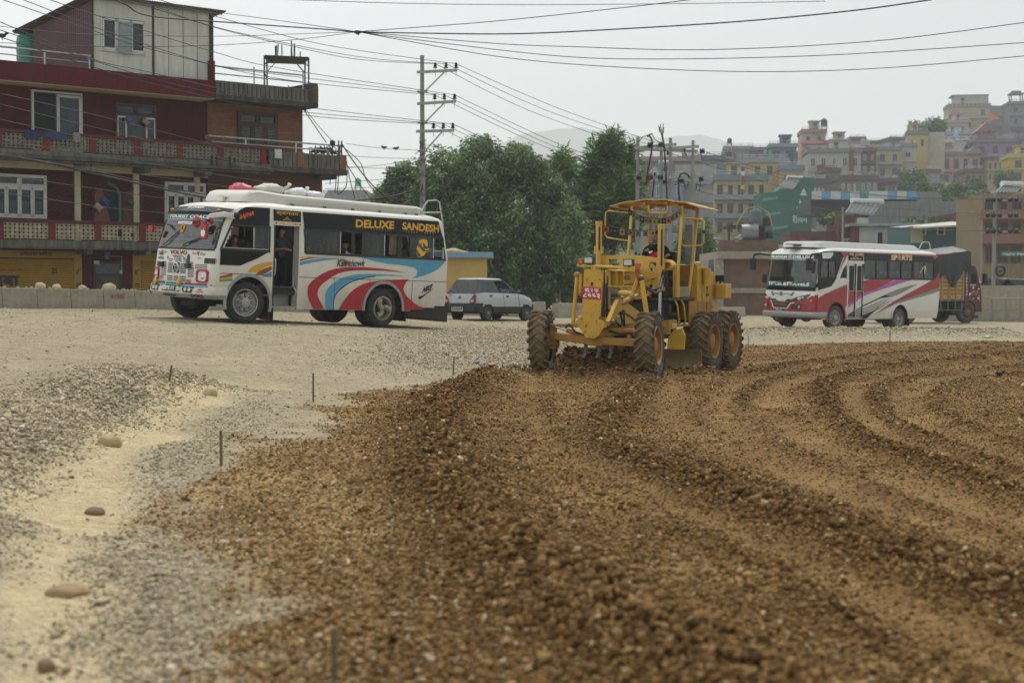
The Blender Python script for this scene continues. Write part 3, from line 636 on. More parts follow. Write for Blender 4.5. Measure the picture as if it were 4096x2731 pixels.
 frame_poly([[(.50,2.015),(-.525,2.02),(-.525,1.47),(.76,1.48)],[(.475,1.975),(.70,1.525),(-.48,1.525),(-.48,1.975)]],'window_frame',FR)
 def pane(a,b,name='window'):
  k=MB(); k.poly([[(a,1.985),(b,1.985),(b,1.525),(a,1.525)]],sd(-.012)); w=k.build(name,GL,root)
  e=MB(); e.beam(sd(-.01)(b,1.525),sd(-.01)(b,1.985),.025,.02); e.build('frame',CHROME,w); return w
 pane(-1.5,-2.45);pane(-3.08,-3.75);wl=pane(-4.55,-5.28)
 k=MB(); k.poly([[(.475,1.975),(.70,1.525),(.05,1.525),(.05,1.975)]],sd(-.02));
 pane(-.1,-.48)
 e=MB(); e.beam(sd(-.015)(.72,1.527),sd(-.015)(-.48,1.527),.03,.03); e.beam(sd(-.012)(-.1,1.53),sd(-.012)(-.1,1.98),.025,.02); e.build('window_sill',CHROME,root)
 for a in (-2.3,-3.55,-.3,-4.1):
  c=MB(); pts=[]
  for i in range(13): pts.append((a-.13+.26*i/12,-.09+.022*math.sin(i*2.4)))
  c.add([(x,y,z) for x,y in pts for z in (1.98,1.56)],[(2*i,2*i+2,2*i+3,2*i+1) for i in range(12)]); c.build('curtain',mat('curtain',(122,110,92),.9),root,smooth=80)
 k=MB(); k.box(-5.62,-1.45,-2.075,-2.06,1.46,2.04); k.box(-1.3,-.62,-2.075,-2.06,1.46,1.75)
 for a,b in ((-2.3,-2.75),(-3.5,-3.85),(-4.9,-5.2)): pass
 k.build('far_light_blocker',mat('far light blocker',(74,78,70),.9),root)  # added dark panels that block daylight coming through the far windows
 def deco(name,polys):
  k=MB(); ms=[]
  for mt,pl,off in polys:
   if mt not in ms: ms.append(mt)
   k.poly([pl],sd(off),None,ms.index(mt))
  return k.build(name,ms,root,fix=False)
 red1=[(-1.577,.643),(-1.575,.785),(-1.64,.87),(-1.716,.93),(-1.84,1.01),(-1.965,1.075),(-2.13,1.14),(-2.305,1.189),(-2.52,1.223),(-2.742,1.243),(-3.19,1.253),(-3.709,1.236),(-4.1,1.207),(-4.45,1.171),(-3.712,1.19),(-3.103,1.183),(-2.747,1.158),(-2.56,1.128),(-2.398,1.085),(-2.22,1.005),(-2.06,.906),(-1.94,.82),(-1.87,.736),(-1.853,.626),(-1.885,.55),(-1.941,.474),(-2.059,.317),(-1.765,.313),(-1.642,.491),(-1.6,.56)]
 blue1=[(-2.1,.454),(-2.077,.608),(-2.1,.70),(-2.154,.776),(-2.24,.85),(-2.349,.913),(-2.47,.97),(-2.607,1.02),(-2.79,1.062),(-2.989,1.091),(-3.471,1.113),(-4.028,1.108),(-4.472,1.077),(-3.9,1.083),(-3.5,1.066),(-3.263,1.037),(-3.03,.995),(-2.819,.936),(-2.65,.865),(-2.503,.772),(-2.4,.69),(-2.337,.613),(-2.302,.457),(-2.32,.307),(-2.137,.311)]
 blk1=[(p[0]-.018,p[1]-.012) for p in blue1[14:24]]+[p for p in blue1[14:24]][::-1]
 rw=[(-3.79+.60*math.cos(a),.34+.60*math.sin(a)) for a in [R(178-172*i/16) for i in range(17)]]
 red2=[(-2.472,.31),(-2.55,.42),(-2.635,.529),(-2.75,.65),(-2.889,.758),(-3.03,.83),(-3.181,.888),(-3.4,.935),(-3.633,.968),(-4.1,1.0),(-4.539,1.021),(-4.46,.96),(-4.41,.89),(-4.377,.813),(-4.395,.75),(-4.432,.698),(-4.5,.63),(-4.6,.562),(-4.75,.475),(-4.9,.412),(-5.13,.368),(-4.776,.33),(-4.40,.30)]+rw+[(-3.2,.305)]
 blue2=[(-2.951,1.473),(-5.671,1.463),(-5.56,1.36),(-5.434,1.273),(-5.28,1.205),(-5.113,1.146),(-4.87,1.085),(-4.634,1.039),(-4.70,1.07),(-4.758,1.113),(-4.785,1.165),(-4.783,1.218),(-4.75,1.255),(-4.683,1.285),(-4.56,1.305),(-4.424,1.323),(-3.857,1.351),(-3.393,1.403)]
 deco('swoosh_pattern',[(RED,red1,.004),(BLUE,blue1,.004),(BLK,blk1,.0055),(RED,red2,.004),(BLUE,blue2,.004),
 (YEL,[(-1.335,1.405),(-1.464,1.428),(-1.802,1.445),(-1.465,1.411),(-1.335,1.38)],.004),(RED,[(-1.335,1.36),(-1.577,1.41),(-2.261,1.453),(-1.635,1.391),(-1.335,1.325)],.004),(BLUE,[(-1.335,1.307),(-1.636,1.364),(-2.032,1.416),(-2.671,1.441),(-2.149,1.382),(-1.696,1.31),(-1.335,1.235)],.004),
 (YEL,[(.052,1.047),(-.02,1.12),(-.1,1.174),(-.21,1.22),(-.334,1.251),(-.585,1.287),(-.585,1.218),(-.418,1.169),(-.32,1.12),(-.238,1.055)],.004),(BRN,[(-.161,.996),(-.24,1.065),(-.341,1.118),(-.47,1.16),(-.585,1.191),(-.585,1.127),(-.452,1.047),(-.347,1.001)],.004),(BLUE,[(-.31,.96),(-.479,1.043),(-.585,1.085),(-.585,.965)],.004)])
 k=MB(); k.beam((.72,.002,1.008),(-.6,.002,1.0),.006,.012); k.beam((-1.34,.002,.985),(-5.8,.002,.99),.006,.01)
 for x in (-2.32,-3.35,-4.65): k.beam((x,.002,.31),(x,.002,.985),.006,.008)
 k.build('panel_seam',BLACK,root)
 k=MB(); s=sd(.010)
 text(k,'DELUXE',s(-2.87,2.115),s(-4.02,2.135)-s(-2.87,2.115),(0,0,.175),0,.035); text(k,'SANDESH',s(-4.27,2.135),s(-5.43,2.125)-s(-4.27,2.135),(0,0,.17),0,.035)
 rr=random.Random(4)
 for i in range(26):
  x=-2.9-1.1*i/13 if i<13 else -4.3-1.1*(i-13)/13; h=.02+.05*rr.random(); k.poly([[(x,2.12),(x-.018,2.12),(x-.009,2.12-h)]],sd(.010),None,0)
 text(k,'स्वागतम',s(-.66,2.255),s(-1.26,2.245)-s(-.66,2.25),(0,0,.09),0,.01)
 k.tube([s(-.84,2.165),s(-.90,2.18),s(-.955,2.24),s(-1.01,2.18),s(-1.07,2.165)],.006,5,0); k.tube([s(-.93,2.165),s(-.955,2.2),s(-.98,2.165)],.006,5,0)
 text(k,'SAJINA',s(.30,2.09),s(-.08,2.20)-s(.30,2.09),(-.02,0,.125),1,.04)
 text(k,'Kalinchowk',s(-2.36,1.24),s(-3.18,1.27)-s(-2.36,1.24),(0,0,.15),2,.014,.3,.97)
 text(k,'NIKE',s(-4.95,.71),s(-5.26,.80)-s(-4.95,.71),(-.05,0,.14),2,.05,.25)
 k.poly([[(-4.875,.66),(-4.862,.60),(-4.885,.575),(-4.93,.585),(-5.35,.84),(-4.98,.66),(-4.91,.64)]],sd(.010),None,2)
 gy=MB()
 for pl in ([(-4.80,1.90),(-4.86,1.93),(-4.95,1.955),(-5.05,1.94),(-5.10,1.86),(-5.08,1.78),(-5.02,1.80),(-4.98,1.86),(-4.92,1.87),(-4.86,1.82),(-4.83,1.84)],[(-4.76,1.80),(-4.83,1.76),(-4.90,1.70),(-4.96,1.66),(-5.06,1.68),(-5.02,1.62),(-4.97,1.57),(-4.90,1.56),(-4.84,1.61),(-4.79,1.67),(-4.74,1.70)],[(-4.90,1.86),(-4.95,1.84),(-4.95,1.76),(-4.90,1.78)],[(-5.00,1.74),(-5.07,1.73),(-5.16,1.76),(-5.10,1.70),(-5.02,1.70)]): gy.poly([pl],sd(.0),None,0)
 for r_ in (.05,.075,.1): gy.tube([sd(.0)(-4.84+r_*math.cos(a),1.60+r_*.7*math.sin(a)) for a in [i*.5 for i in range(13)]],.004,4,0)
 gy.build('window_art',GOLD,wl)
 k.build('lettering',[GOLD,ORG,BLACK],root,fix=False)
 h=MB(); h.box(-1.33,-.60,-.03,.02,2.055,2.135,0); text(h,'WEL-COME',(-.69,.0225,2.07),(-.54,0,.0),(0,0,.05),1,.03)
 for x in (-.64,-1.28): h.lathe([(.025,0),(.025,.004),(.001,.004)],(x,.02,2.095),(0,1,0),10,2)
 h.build('door_header',[PAINT,YEL,BRN],root,fix=False)
 d=MB(); d.box(-1.345,-1.305,-.20,-.02,.33,2.05,0); d.box(-1.34,-1.31,-.6,-.2,.66,2.05,2); d.box(-1.30,-.62,-.75,.0,.33,.36,1); d.box(-1.30,-.62,-.75,-.28,.36,.66,1); d.box(-1.30,-.62,-.75,-.26,.655,.675,2); d.box(-.66,-.62,-.08,-.0,.36,2.05,2); d.build('door_step',[mat('door panel',(176,172,160),.6,dust=.4),SILV,BLACK],root)
 g=MB(); g.tube([(-1.22,-.05,1.0),(-1.24,-.07,.78),(-1.30,-.02,.66)],.014,7); g.build('grab_handle',CHROME,root); g=MB(); g.tube([(-.65,.02,1.35),(-.64,.05,1.3),(-.64,.05,1.05),(-.65,.02,1.0)],.014,7); g.build('grab_handle',CHROME,root)
 f=MB(); f.box(-5.75,.6,-2.08,-.06,.74,.78); f.box(-.60,.6,-2.05,-.8,.78,.95); f.build('floor',DARKIN,root)
 SEAT=mat('seat cloth',(46,40,46),.9,var=.2)
 for x in (.0,-1.75,-2.6,-3.45,-4.3,-5.15):
  for y in (-.5,-1.62):
   s_=MB(); s_.box(x-.05,x+.38,y-.38,y+.38,.98,1.07); s_.box(x-.12,x-.02,y-.38,y+.38,1.0,1.66); s_.box(x,x+.05,y-.3,y+.3,.78,.98); s_.build('seat',SEAT,root,bevel=.03)
 F=lambda y,z,off=.006:frontpt(Ls,yo,y,z,off)
 k=MB(); N=24
 def band(z0,z1,y0,y1,mi,off): k.add([F(y0+(y1-y0)*i/N,z,off) for i in range(N+1) for z in (z0,z1)],[(2*i,2*i+2,2*i+3,2*i+1) for i in range(N)],mi)
 band(2.08,2.2,-2.03,-.11,0,.004); band(2.072,2.08,-2.03,-.11,1,.006); text(k,'TOURIST COACH',(0,0,0),(1,0,0),(0,1,0),1,.05,fn=lambda a,b:F(-1.93+1.5*a,2.105+.075*b,.010)); text(k,'श्री गणेश यातायात',(0,0,0),(1,0,0),(0,1,0),1,.0,fn=lambda a,b:F(-1.3+.5*a,2.085+.018*b,.010))
 for i in range(3): band(2.11+.02*i,2.12+.02*i,-1.99,-1.95,1,.009)
 band(1.98,2.035,-1.45,-.95,1,.006); text(k,'विन्ध्यवासिनी',(0,0,0),(1,0,0),(0,1,0),2,.0,fn=lambda a,b:F(-1.42+.44*a,1.99+.033*b,.010))
 for a0,rz,ry in ((0,.09,.07),(.3,.06,.045)): k.tube([F(-1.22+ry*math.cos(t),1.90+rz*math.sin(t),.012) for t in [i*PI/8+a0 for i in range(17)]],.008,5,3)
 k.tube([F(-1.26,1.80,.012),F(-1.2,1.86,.012),F(-1.17,1.80,.012)],.008,5,3)
 k.build('windscreen_lettering',[GREEN,WH,RED,GOLD],root,fix=False)
 k=MB(); cols=[0,1,2,0,3,3,0,2,1,3]
 k.add([(frontpt(Ls,yo,-1.98+1.82*i/16,1.52,-.06)+V((0,0,0))) if j==0 else frontpt(Ls,yo,-1.98+1.82*i/16,1.69+.012*(i%2),-.13) for i in range(17) for j in (0,1)],[(2*i,2*i+2,2*i+3,2*i+1) for i in range(16)],4)
 for i,w_ in enumerate(('दोलखा','चरिकोट','काठमाडौं','जिरी','सिंगटी','लामाबगर','खाडीचौर','मुडे')):
  y0=-1.94+.185*i; text(k,w_,(0,0,0),(1,0,0),(0,1,0),cols[i],.02,fn=lambda a,b,y0=y0:frontpt(Ls,yo,y0+.16*a,1.57+.09*b,-.075-.035*b))
 k.add([frontpt(Ls,yo,y,z,-.05-(z-1.53)*.3) for y,z in ((-.62,1.54),(-.24,1.54),(-.24,1.73),(-.62,1.73))],[(0,1,2,3)],5)
 for i in range(3): text(k,('परिवर्तन यात्रा','काठमाडौं दोलखा','सिंगटी लामाबगर')[i],(0,0,0),(1,0,0),(0,1,0),6,.01,fn=lambda a,b,i=i:frontpt(Ls,yo,-.58+.3*a,1.675-.055*i+.03*b,-.04-(.16-.05*i)*.3))
 k.tube([frontpt(Ls,yo,-1.98+1.2*i/20,1.72+.02*math.sin(i*1.3),-.16) for i in range(21)],[.035+.012*math.sin(i*2.1) for i in range(21)],8,7)
 k.tube([frontpt(Ls,yo,-.9+.6*i/10,1.70+.015*math.sin(i*1.7),-.2) for i in range(11)],[.03+.01*math.sin(i*2.7) for i in range(11)],8,8)
 k.build('dashboard_banner',[mat('banner red',(196,60,66),.8),mat('banner blue',(70,110,170),.8),mat('banner maroon',(170,50,70),.8),mat('banner teal',(70,170,150),.8),mat('banner cloth',(206,204,214),.9,var=.05),WH,BLACK,mat('pink frill',(206,110,160),.9),mat('lilac cloth',(190,180,200),.9)],root,fix=False)
 st=MB();
 for rr_ in (0,): st.tube([(.42+.12*math.cos(t)*.5,-1.6+.2*math.sin(t),1.62+.2*math.cos(t)*.8) for t in [i*PI/10 for i in range(21)]],.016,6)
 st.build('steering_wheel',BLACK,root); st=MB(); st.box(.45,.78,-2.0,-.14,1.2,1.5); st.build('dashboard',DARKIN,root,bevel=.04)
 k=MB(); k.tube([F(-2.06+1.98*i/24,1.475,.004) for i in range(25)],.024,6); k.tube([F(-2.055,1.475+.73*i/6,.002) for i in range(7)],.015,6); k.tube([F(-.085,1.475+.73*i/6,.002) for i in range(7)],.017,6); k.build('windscreen_seal',BLACK,root,smooth=60)
 for y0,y1 in ((-1.80,-1.33),(-1.06,-.42)):
  w=MB(); w.tube([F(y0,1.50,.03),F(y0+.2,1.60,.05),F(y1,1.80 if y0<-1.5 else 1.73,.035)],[.014,.011,.008],6,0); w.tube([F(y0+.17,1.60,.03),F(y1+.05,1.86 if y0<-1.5 else 1.76,.02)],.013,5,0)
  for i,mi in enumerate((1,2,3)): w.tube([F(y0-.01+.03*i,1.49+.02*i,.035),F(y0+.02+.03*i,1.51+.02*i,.037)],.018,6,mi)
  w.build('wiper',[BLACK,RED,YEL,mat('wiper green',(40,140,80),.6)],root)
 v=MB(); N=20; top=[];bot=[];lip=[]
 for i in range(N+1):
  y=-2.12+2.1*i/N; t=(y-yo)/1.05; sag=.035*(1-t*t)
  top.append(F(max(min(y,-.1),-2.04),2.32,.0)+V((0,(y-max(min(y,-.1),-2.04)),sag*1.4))); lip.append(F(max(min(y,-.1),-2.04),2.22,.11)+V((-.06*t*t,(y-max(min(y,-.1),-2.04)),sag)))
  bot.append(F(max(min(y,-.1),-2.04),2.19,.02)+V((0,0,sag*.4)))
 for a,b_ in ((top,lip),(lip,bot)):
  v.add(a+b_,[(i,i+1,N+1+i+1,N+1+i) for i in range(N)])
 text(v,'जय श्री गोरखनाथ',(0,0,0),(1,0,0),(0,1,0),1,.02,fn=lambda a,b:F(-1.32+.55*a,2.27+.055*b,.075-.05*b)+V((0,0,.035)))
 for y in (-1.98,-.32): v.ell(F(max(y,-2.0),2.29,.05),(.03,.06,.022),10,6,2)
 v.build('sun_visor',[BLK,WH,mat('amber lens',(206,140,60),.3)],root,smooth=50,fix=False)
 k=MB()
 def slot(y0,y1,z,h=.022): k.add([F(y0+(y1-y0)*i/4,zz,.004) for i in range(5) for zz in (z,z+h)],[(2*i,2*i+2,2*i+3,2*i+1) for i in range(4)],0)
 for j in range(6):
  for a,b_ in ((-1.48,-1.29),(-1.02,-.83)): slot(a,b_,.965+.036*j)
 for j in range(7):
  if not (j in (2,3,4)): slot(-1.26,-1.05,.965+.032*j)
 for j in range(3):
  for a,b_ in ((-1.48,-1.28),(-1.24,-1.07),(-1.03,-.82)): slot(a,b_,.80+.04*j)
 for j in range(2):
  for a,b_ in ((-1.48,-1.32),(-1.24,-1.0),(-.95,-.8)): slot(a,b_,1.20+.036*j,.016)
 for j in range(5):
  slot(-1.72,-1.54,.9+.042*j); slot(-.76,-.58,.9+.042*j)
 for j in range(3): slot(-1.97,-1.86,1.1+.034*j,.016); slot(-1.72,-1.56,1.1+.034*j,.016); slot(-.55,-.2,1.08+.034*j,.016); slot(-.76,-.62,1.12+.034*j,.016)
 slot(-1.34,-.96,1.30,.02); k.build('grille',BLACK,root)
 k=MB(); c=F(-1.15,1.075,.02); k.lathe([(.105,-.01),(.105,.015),(.085,.02),(.085,.008)],c,(1,0,0),22,0); k.lathe([(.085,.006),(.001,.006)],c,(1,0,0),20,1)
 T=lambda pl:k.poly([pl],lambda a,b:c+V((.022,a,b)),None,0); T([(-.06,.05),(-.055,.032),(-.015,.03),(-.03,-.07),(-.045,-.07),(-.05,-.06),(-.012,.018),(-.012,.05)]); T([(.06,.05),(.055,.032),(.015,.03),(.03,-.07),(.045,-.07),(.05,-.06),(.012,.018),(.012,.05)]); k.build('badge',[CHROME,BLACK],root,fix=False)
 k=MB(); FN=lambda y0,w,z0,h:(lambda a,b:F(y0+w*a,z0+h*b,.008))
 text(k,'VOLVO',0*V((0,0,0)),(1,0,0),(0,1,0),0,.05,fn=FN(-1.46,.62,1.345,.085)); k.add([F(y,z,.0095) for y,z in ((-1.47,1.383),(-.83,1.383),(-.83,1.39),(-1.47,1.39))],[(0,1,2,3)],5)
 for i,ch in enumerate('TATA'): text(k,ch,(0,0,0),(1,0,0),(0,1,0),(1,2,3,1)[i],.05,fn=FN(-1.29+.062*i,.056,1.235,.075))
 text(k,'adidas',(0,0,0),(1,0,0),(0,1,0),4,.02,fn=FN(-1.92,.23,1.23,.07))
 for i in range(3): k.poly([[(0,0),(.04,0),(.02-.035,.045+.028*i),(-.02-.03,.02+.02*i)]],(lambda i:lambda a,b:F(-1.87+.055*i+a,1.315+b,.008))(i),None,4)
 for y0 in (-1.97,-.68): text(k,'Mom',(0,0,0),(1,0,0),(0,1,0),4,.0,.3,fn=FN(y0,.12,1.36,.05)); text(k,'Dad',(0,0,0),(1,0,0),(0,1,0),4,.0,.3,fn=FN(y0+.24,.15,1.355,.055)); k.poly([[(.0,.04),(.02,.06),(.04,.04),(.0,-.04),(-.04,.04),(-.02,.06)]],(lambda y0:lambda a,b:F(y0+.18+a,1.37+b,.008))(y0),None,1)
 text(k,'श्रीराम',(0,0,0),(1,0,0),(0,1,0),4,.02,fn=FN(-.52,.13,1.27,.035)); text(k,'शुभ',(0,0,0),(1,0,0),(0,1,0),1,.01,fn=FN(-1.76,.14,.80,.09)); text(k,'लाभ',(0,0,0),(1,0,0),(0,1,0),1,.01,fn=FN(-.80,.16,.755,.09))
 for y in (-1.52,-.93): k.lathe([(.035,0),(.001,.001)],F(y,1.27,.008),(1,0,0),12,6)
 k.poly([[(-.05,-.11),(.05,-.11),(.05,.04),(.03,.1),(0,.12),(-.03,.1),(-.05,.04)]],lambda a,b:F(-.79+a,1.25+b,.008),None,4)
 k.build('front_lettering',[mat('front red black',(120,24,28),.5),RED,GOLD,mat('teal lettering',(40,150,130),.5),BLACK,PAINT,BLUE],root,fix=False)
 for y,sg in ((-1.93,-1),(-.30,1)):
  k=MB(); fn=lambda a,b,y=y:frontpt(Ls,yo,min(max(y+a,-2.12),-.02),.93+b,.012)
  rr_=lambda w,h,c=.04:[(-w,-h+c),(-w+c,-h),(w-c,-h),(w,-h+c),(w,h-c),(w-c,h),(-w+c,h),(-w,h-c)]
  w_=.12 if sg<0 else .17
  k.poly([rr_(w_,.135),rr_(w_-.035,.10)[::-1]],fn,(.025,0,0),0); k.poly([rr_(w_-.033,.102)],lambda a,b:fn(a,b)+V((.004,0,0)),None,1); k.ell(fn(0,-.02)+V((.0,0,0)),(.02,.06,.05),10,6,2)
  k.build('headlight',[RED,mat('lamp glass',(196,194,184),.12,.3),CHROME],root)
 for y in (-1.72,-.74):
  k=MB(); p=F(y,1.12,.05); k.box(p.x-.04,p.x+.03,p.y-.07,p.y+.07,p.z-.05,p.z+.06); k.build('spot_lamp',BLACK,root,bevel=.012)
 for y in (-1.78,-.92):
  k=MB(); p=F(y,.77,.10); k.ell(p,(.05,.055,.065),12,8,0); k.box(p.x-.06,p.x,p.y-.03,p.y+.03,p.z-.12,p.z-.03,1); k.build('fog_lamp',[mat('yellow lens',(206,158,30),.25),BLACK],root,smooth=60)
 k=MB(); k.add([F(y,z,.01) for y,z in ((-.25,1.20),(.0-.03,1.20),(-.03,1.29),(-.25,1.29))],[(0,1,2,3)],0); k.poly([[(-.22,1.19),(.02,1.19),(.02,1.30),(-.22,1.30)]],lambda a,b:V((frontpt(Ls,yo,min(a-.06,-.05),b,.0).x+.005,a-.06,b)),(.02,0,0),1); k.build('turn_signal',[mat('amber',(170,86,24),.3),BLACK],root)
 k=MB()
 for i,mi in enumerate((2,3,0)):
  k.poly([[(.74,.83+.038*i),(.42,.86+.05*i),(.42,.91+.05*i),(.74,.868+.038*i)]],lambda a,b:V((a,.004 if a<.7 else .002,b)),None,mi)
 for y0,y1,mi,z in ((-2.0,-1.55,0,.74),(-1.5,-.87,1,.735),(-.84,-.06,0,.74)): k.add([F(y0+(y1-y0)*i/6,zz,.008) for i in range(7) for zz in (z,z+.035)],[(2*i,2*i+2,2*i+3,2*i+1) for i in range(6)],mi)
 k.build('stripe_pattern',[RED,mat('stripe green',(30,120,84),.5),mat('stripe teal',(60,150,120),.5),YEL],root,fix=False)
 Lb=[dict(z=a,xf=b,xr=-.2,hw=c,rf=.22,rr=.1,bf=.07) for a,b,c in ((.47,.97,1.06),(.53,1.01,1.085),(.56,1.02,1.09),(.66,1.02,1.09),(.735,.98,1.08))]
 bx=[.3+.04*i for i in range(14)]; bb=shell(Lb,[.47,.5,.53,.56,.58,.60,.62,.64,.66,.70,.735],bx,lambda x,y,z:None if x<.56 else ('lo' if z<.56 else 'hi'),yo)
 bb['hi'].build('bumper',PAINT,root,smooth=50); bb['lo'].build('bumper_lip',SILV,root,smooth=50)
 G=lambda y,z,off=.01:frontpt(Lb,yo,y,z,off)
 for yc in (-1.80,-.62):
  k=MB(); k.poly([[(-.17,.0),(-.12,-.06),(.12,-.06),(.2,.05),(.15,.07),(-.16,.07)]],lambda a,b:G(yc+a,.64+b),None,0)
  for d_ in (-.05,.07): k.lathe([(.045,0),(.04,.012),(.001,.008)],G(yc+d_,.645,.012),(1,0,0),14,1)
  k.build('bumper_lamp',[BLACK,mat('lamp glass',(196,194,184),.12,.3)],root,fix=False)
 k=MB(); k.poly([[(-.28,.07),(-.2,-.05),(.42,-.05),(.5,.07)]],lambda a,b:G(-1.30+a,.635+b,.008),None,0); k.poly([[(-.22,.05),(.44,.05),(.43,.03),(-.2,.03)]],lambda a,b:G(-1.30+a,.635+b,.011),None,2); k.poly([[(-.22,-.06),(-.12,-.04),(.3,-.04),(.36,-.06),(.25,-.08),(-.1,-.08)]],lambda a,b:G(-1.30+a,.565+b,.02),None,0)
 k.poly([[(-.02,-.05),(.36,-.05),(.36,.075),(-.02,.075)]],lambda a,b:G(-1.36+a,.645+b,.02),None,0); text(k,'बा२ख ८४२२',(0,0,0),(1,0,0),(0,1,0),1,.02,fn=lambda a,b:G(-1.36+.33*a,.61+.085*b,.024)); k.build('licence_plate',[BLACK,WH,PAINT],root,fix=False)
 k=MB(); text(k,'DOLL',(0,0,0),(1,0,0),(0,1,0),0,.05,fn=lambda a,b:G(-.52+.38*a,.49+.065*b,.012)); text(k,'BABY',(0,0,0),(1,0,0),(0,1,0),0,.04,fn=lambda a,b:G(-2.1+.14*a,.49+.06*b,.012))
 for yc in (-.25,-2.03): text(k,'adidas',(0,0,0),(1,0,0),(0,1,0),1,.02,fn=lambda a,b,yc=yc:G(yc-.1+.2*a,.60+.03*b,.012)); [k.poly([[(0,0),(.02,.02),(.015*j,.05-.015*abs(j)),(-.02,.02)]],lambda a,b,j=j,yc=yc:G(yc+.035*j+a,.64+b,.012),None,1) for j in (-1,0,1)]
 k.add([G(y,z,.006) for y,z in ((-2.05,.69),(-.08,.69),(-.08,.73),(-2.05,.73))],[(0,1,2,3)],2) if False else None
 N=18; k.add([G(-2.08+2.0*i/N,zz,.008) for i in range(N+1) for zz in (.70,.733)],[(2*i,2*i+2,2*i+3,2*i+1) for i in range(N)],2)
 k.build('bumper_lettering',[BLACK,RED,BLUE],root,fix=False)
 k=MB(); a0=V((.36,-.03,2.15)); k.beam((.40,-.06,2.17),(.72,.02,2.20),.09,.11); k.beam((.70,.02,2.20),(.95,-.12,2.15),.09,.10); k.tube([(.93,-.12,2.18),(.95,-.14,2.05)],.045,8); k.lathe([(.06,0),(.06,.06),(.001,.07)],(.38,-.02,2.2),(0,1,0),12,1); k.build('mirror_arm',[PAINT,BLACK],root,bevel=.02)
 k=MB(); mr_=V((1.0,-.22,1.84)); k.box(mr_.x-.03,mr_.x+.03,mr_.y-.10,mr_.y+.10,mr_.z-.16,mr_.z+.15,0); k.box(mr_.x-.028,mr_.x+.028,mr_.y-.05,mr_.y+.06,mr_.z+.15,mr_.z+.22,0)
 mo=k.build('mirror',RED,root,bevel=.02)
 k=MB(); c=mr_+V((.034,.0,-.03)); ap=[(.0,-.075),(.03,-.085),(.06,-.05),(.075,.0),(.065,.04),(.03,.055),(0,.045),(-.03,.055),(-.06,.035),(-.072,-.0),(-.055,-.055),(-.03,-.085)]; k.poly([ap],lambda a,b:c+V((0,a,b)),None,0); k.poly([[(-.005,.055),(.005,.055),(.035,.095),(.02,.095)]],lambda a,b:c+V((0,a,b)),None,0); k.build('fruit_sticker',WH,mo,fix=False)
 k=MB()
 for y,z,r in ((-.50,2.02,.12),(-.02,2.06,.075)): p=V((.99,y,z)); k.lathe([(.001,-.05),(r*.8,-.03),(r,.0),(r,.012),(r*.9,.014)],p,(-1,0,0),20,0); k.lathe([(.035,.03),(.035,.06),(.02,.08)],p,(1,0,0),8,1); k.tube([p+V((.05,0,0)),V((.97,-.18,2.07))],.014,6,1)
 k.build('round_mirror',[RED,BLACK],root,smooth=40)
 k=MB(); k.box(.86,.92,-2.3,-2.16,1.78,1.92); k.tube([(.7,-2.1,1.9),(.88,-2.2,1.88)],.012,6); k.build('mirror',RED,root,bevel=.015)
 arch_trim(root,0,.40,.555,.07,.012,R(-12),R(196),SILV); arch_trim(root,-3.79,.335,.565,.065,.012,R(-4),R(184),SILV)
 wheel(root,(.0,-.16,.42),.43,.25,-13,1,'disc',rimr=.62); wheel(root,(.0,-1.98,.42),.43,.25,-13,-1,'disc',rimr=.62)
 wheel(root,(-3.787,-.14,.345),.425,.24,0,1,'spokes',rimm=mat('hub cream',(150,142,122),.4,.4,dust=.25),dual=True,rimr=.60); wheel(root,(-3.787,-2.0,.345),.425,.24,0,-1,'disc',dual=True)
 u=MB(); u.box(-5.5,.7,-1.5,-1.38,.42,.56); u.box(-5.5,.7,-.76,-.64,.42,.56); u.box(-.1,.1,-1.9,-.2,.34,.46); u.box(-3.9,-3.68,-1.9,-.2,.28,.42); u.box(.2,.75,-1.3,-.8,.3,.6); u.tube([(-3.787,-1.07,.35)]*1+[(-3.787,-1.07,.36)],.18,10); u.box(-2.6,-1.6,-2.05,-1.5,.28,.7); u.box(-5.8,.55,-2.05,-.1,.6,.74); u.box(-.62,-.58,-.5,-.04,.08,.55); u.build('chassis',UNDER,root)
 for x,ya in ((-.66,-.02),(-4.5,-.03)): fl=MB(); fl.box(x-.03,x,ya-.42,ya,.06,.42); fl.build('mud_flap',BLACK,root)
 fl=MB(); fl.poly([[(-4.55,.27),(-5.13,.355),(-5.80,.455),(-5.86,.40),(-5.84,.05),(-5.2,.12),(-4.6,.16)]],lambda a,b:V((a,-.04,b)),(0,-.03,0)); fl.box(-5.86,-5.83,-2.1,-.04,.05,.44); fl.build('rear_skirt',mat('black skirt',(36,31,29),.7,dust=.25,dcol=(90,78,62)),root)
 k=MB(); N=10
 def cowl(x,w,z0,z1): return [V((x,yo-w,z0)),V((x,yo-w+.02,z1-.04)),V((x,yo-w+.06,z1)),V((x,yo+w-.06,z1)),V((x,yo+w-.02,z1-.04)),V((x,yo+w,z0))]
 prof=[(-.05,.62,2.5,2.52),(-.12,.68,2.5,2.64),(-.22,.72,2.50,2.72),(-.42,.76,2.49,2.765),(-.85,.80,2.48,2.735),(-1.0,.86,2.47,2.72),(-3.0,.88,2.47,2.70),(-4.9,.88,2.48,2.69),(-5.08,.86,2.49,2.66),(-5.12,.84,2.49,2.56)]
 P=[p for a in prof for p in cowl(*a)]; k.add(P,[(i*6+j,i*6+j+1,(i+1)*6+j+1,(i+1)*6+j) for i in range(len(prof)-1) for j in range(5)]); k.add(cowl(*prof[0]),[(0,1,2,3,4,5)]); k.add(cowl(*prof[-1]),[(5,4,3,2,1,0)])
 k.box(-4.95,-1.05,yo+.875,yo+.895,2.535,2.545); k.box(-4.95,-1.05,yo+.878,yo+.892,2.60,2.61)
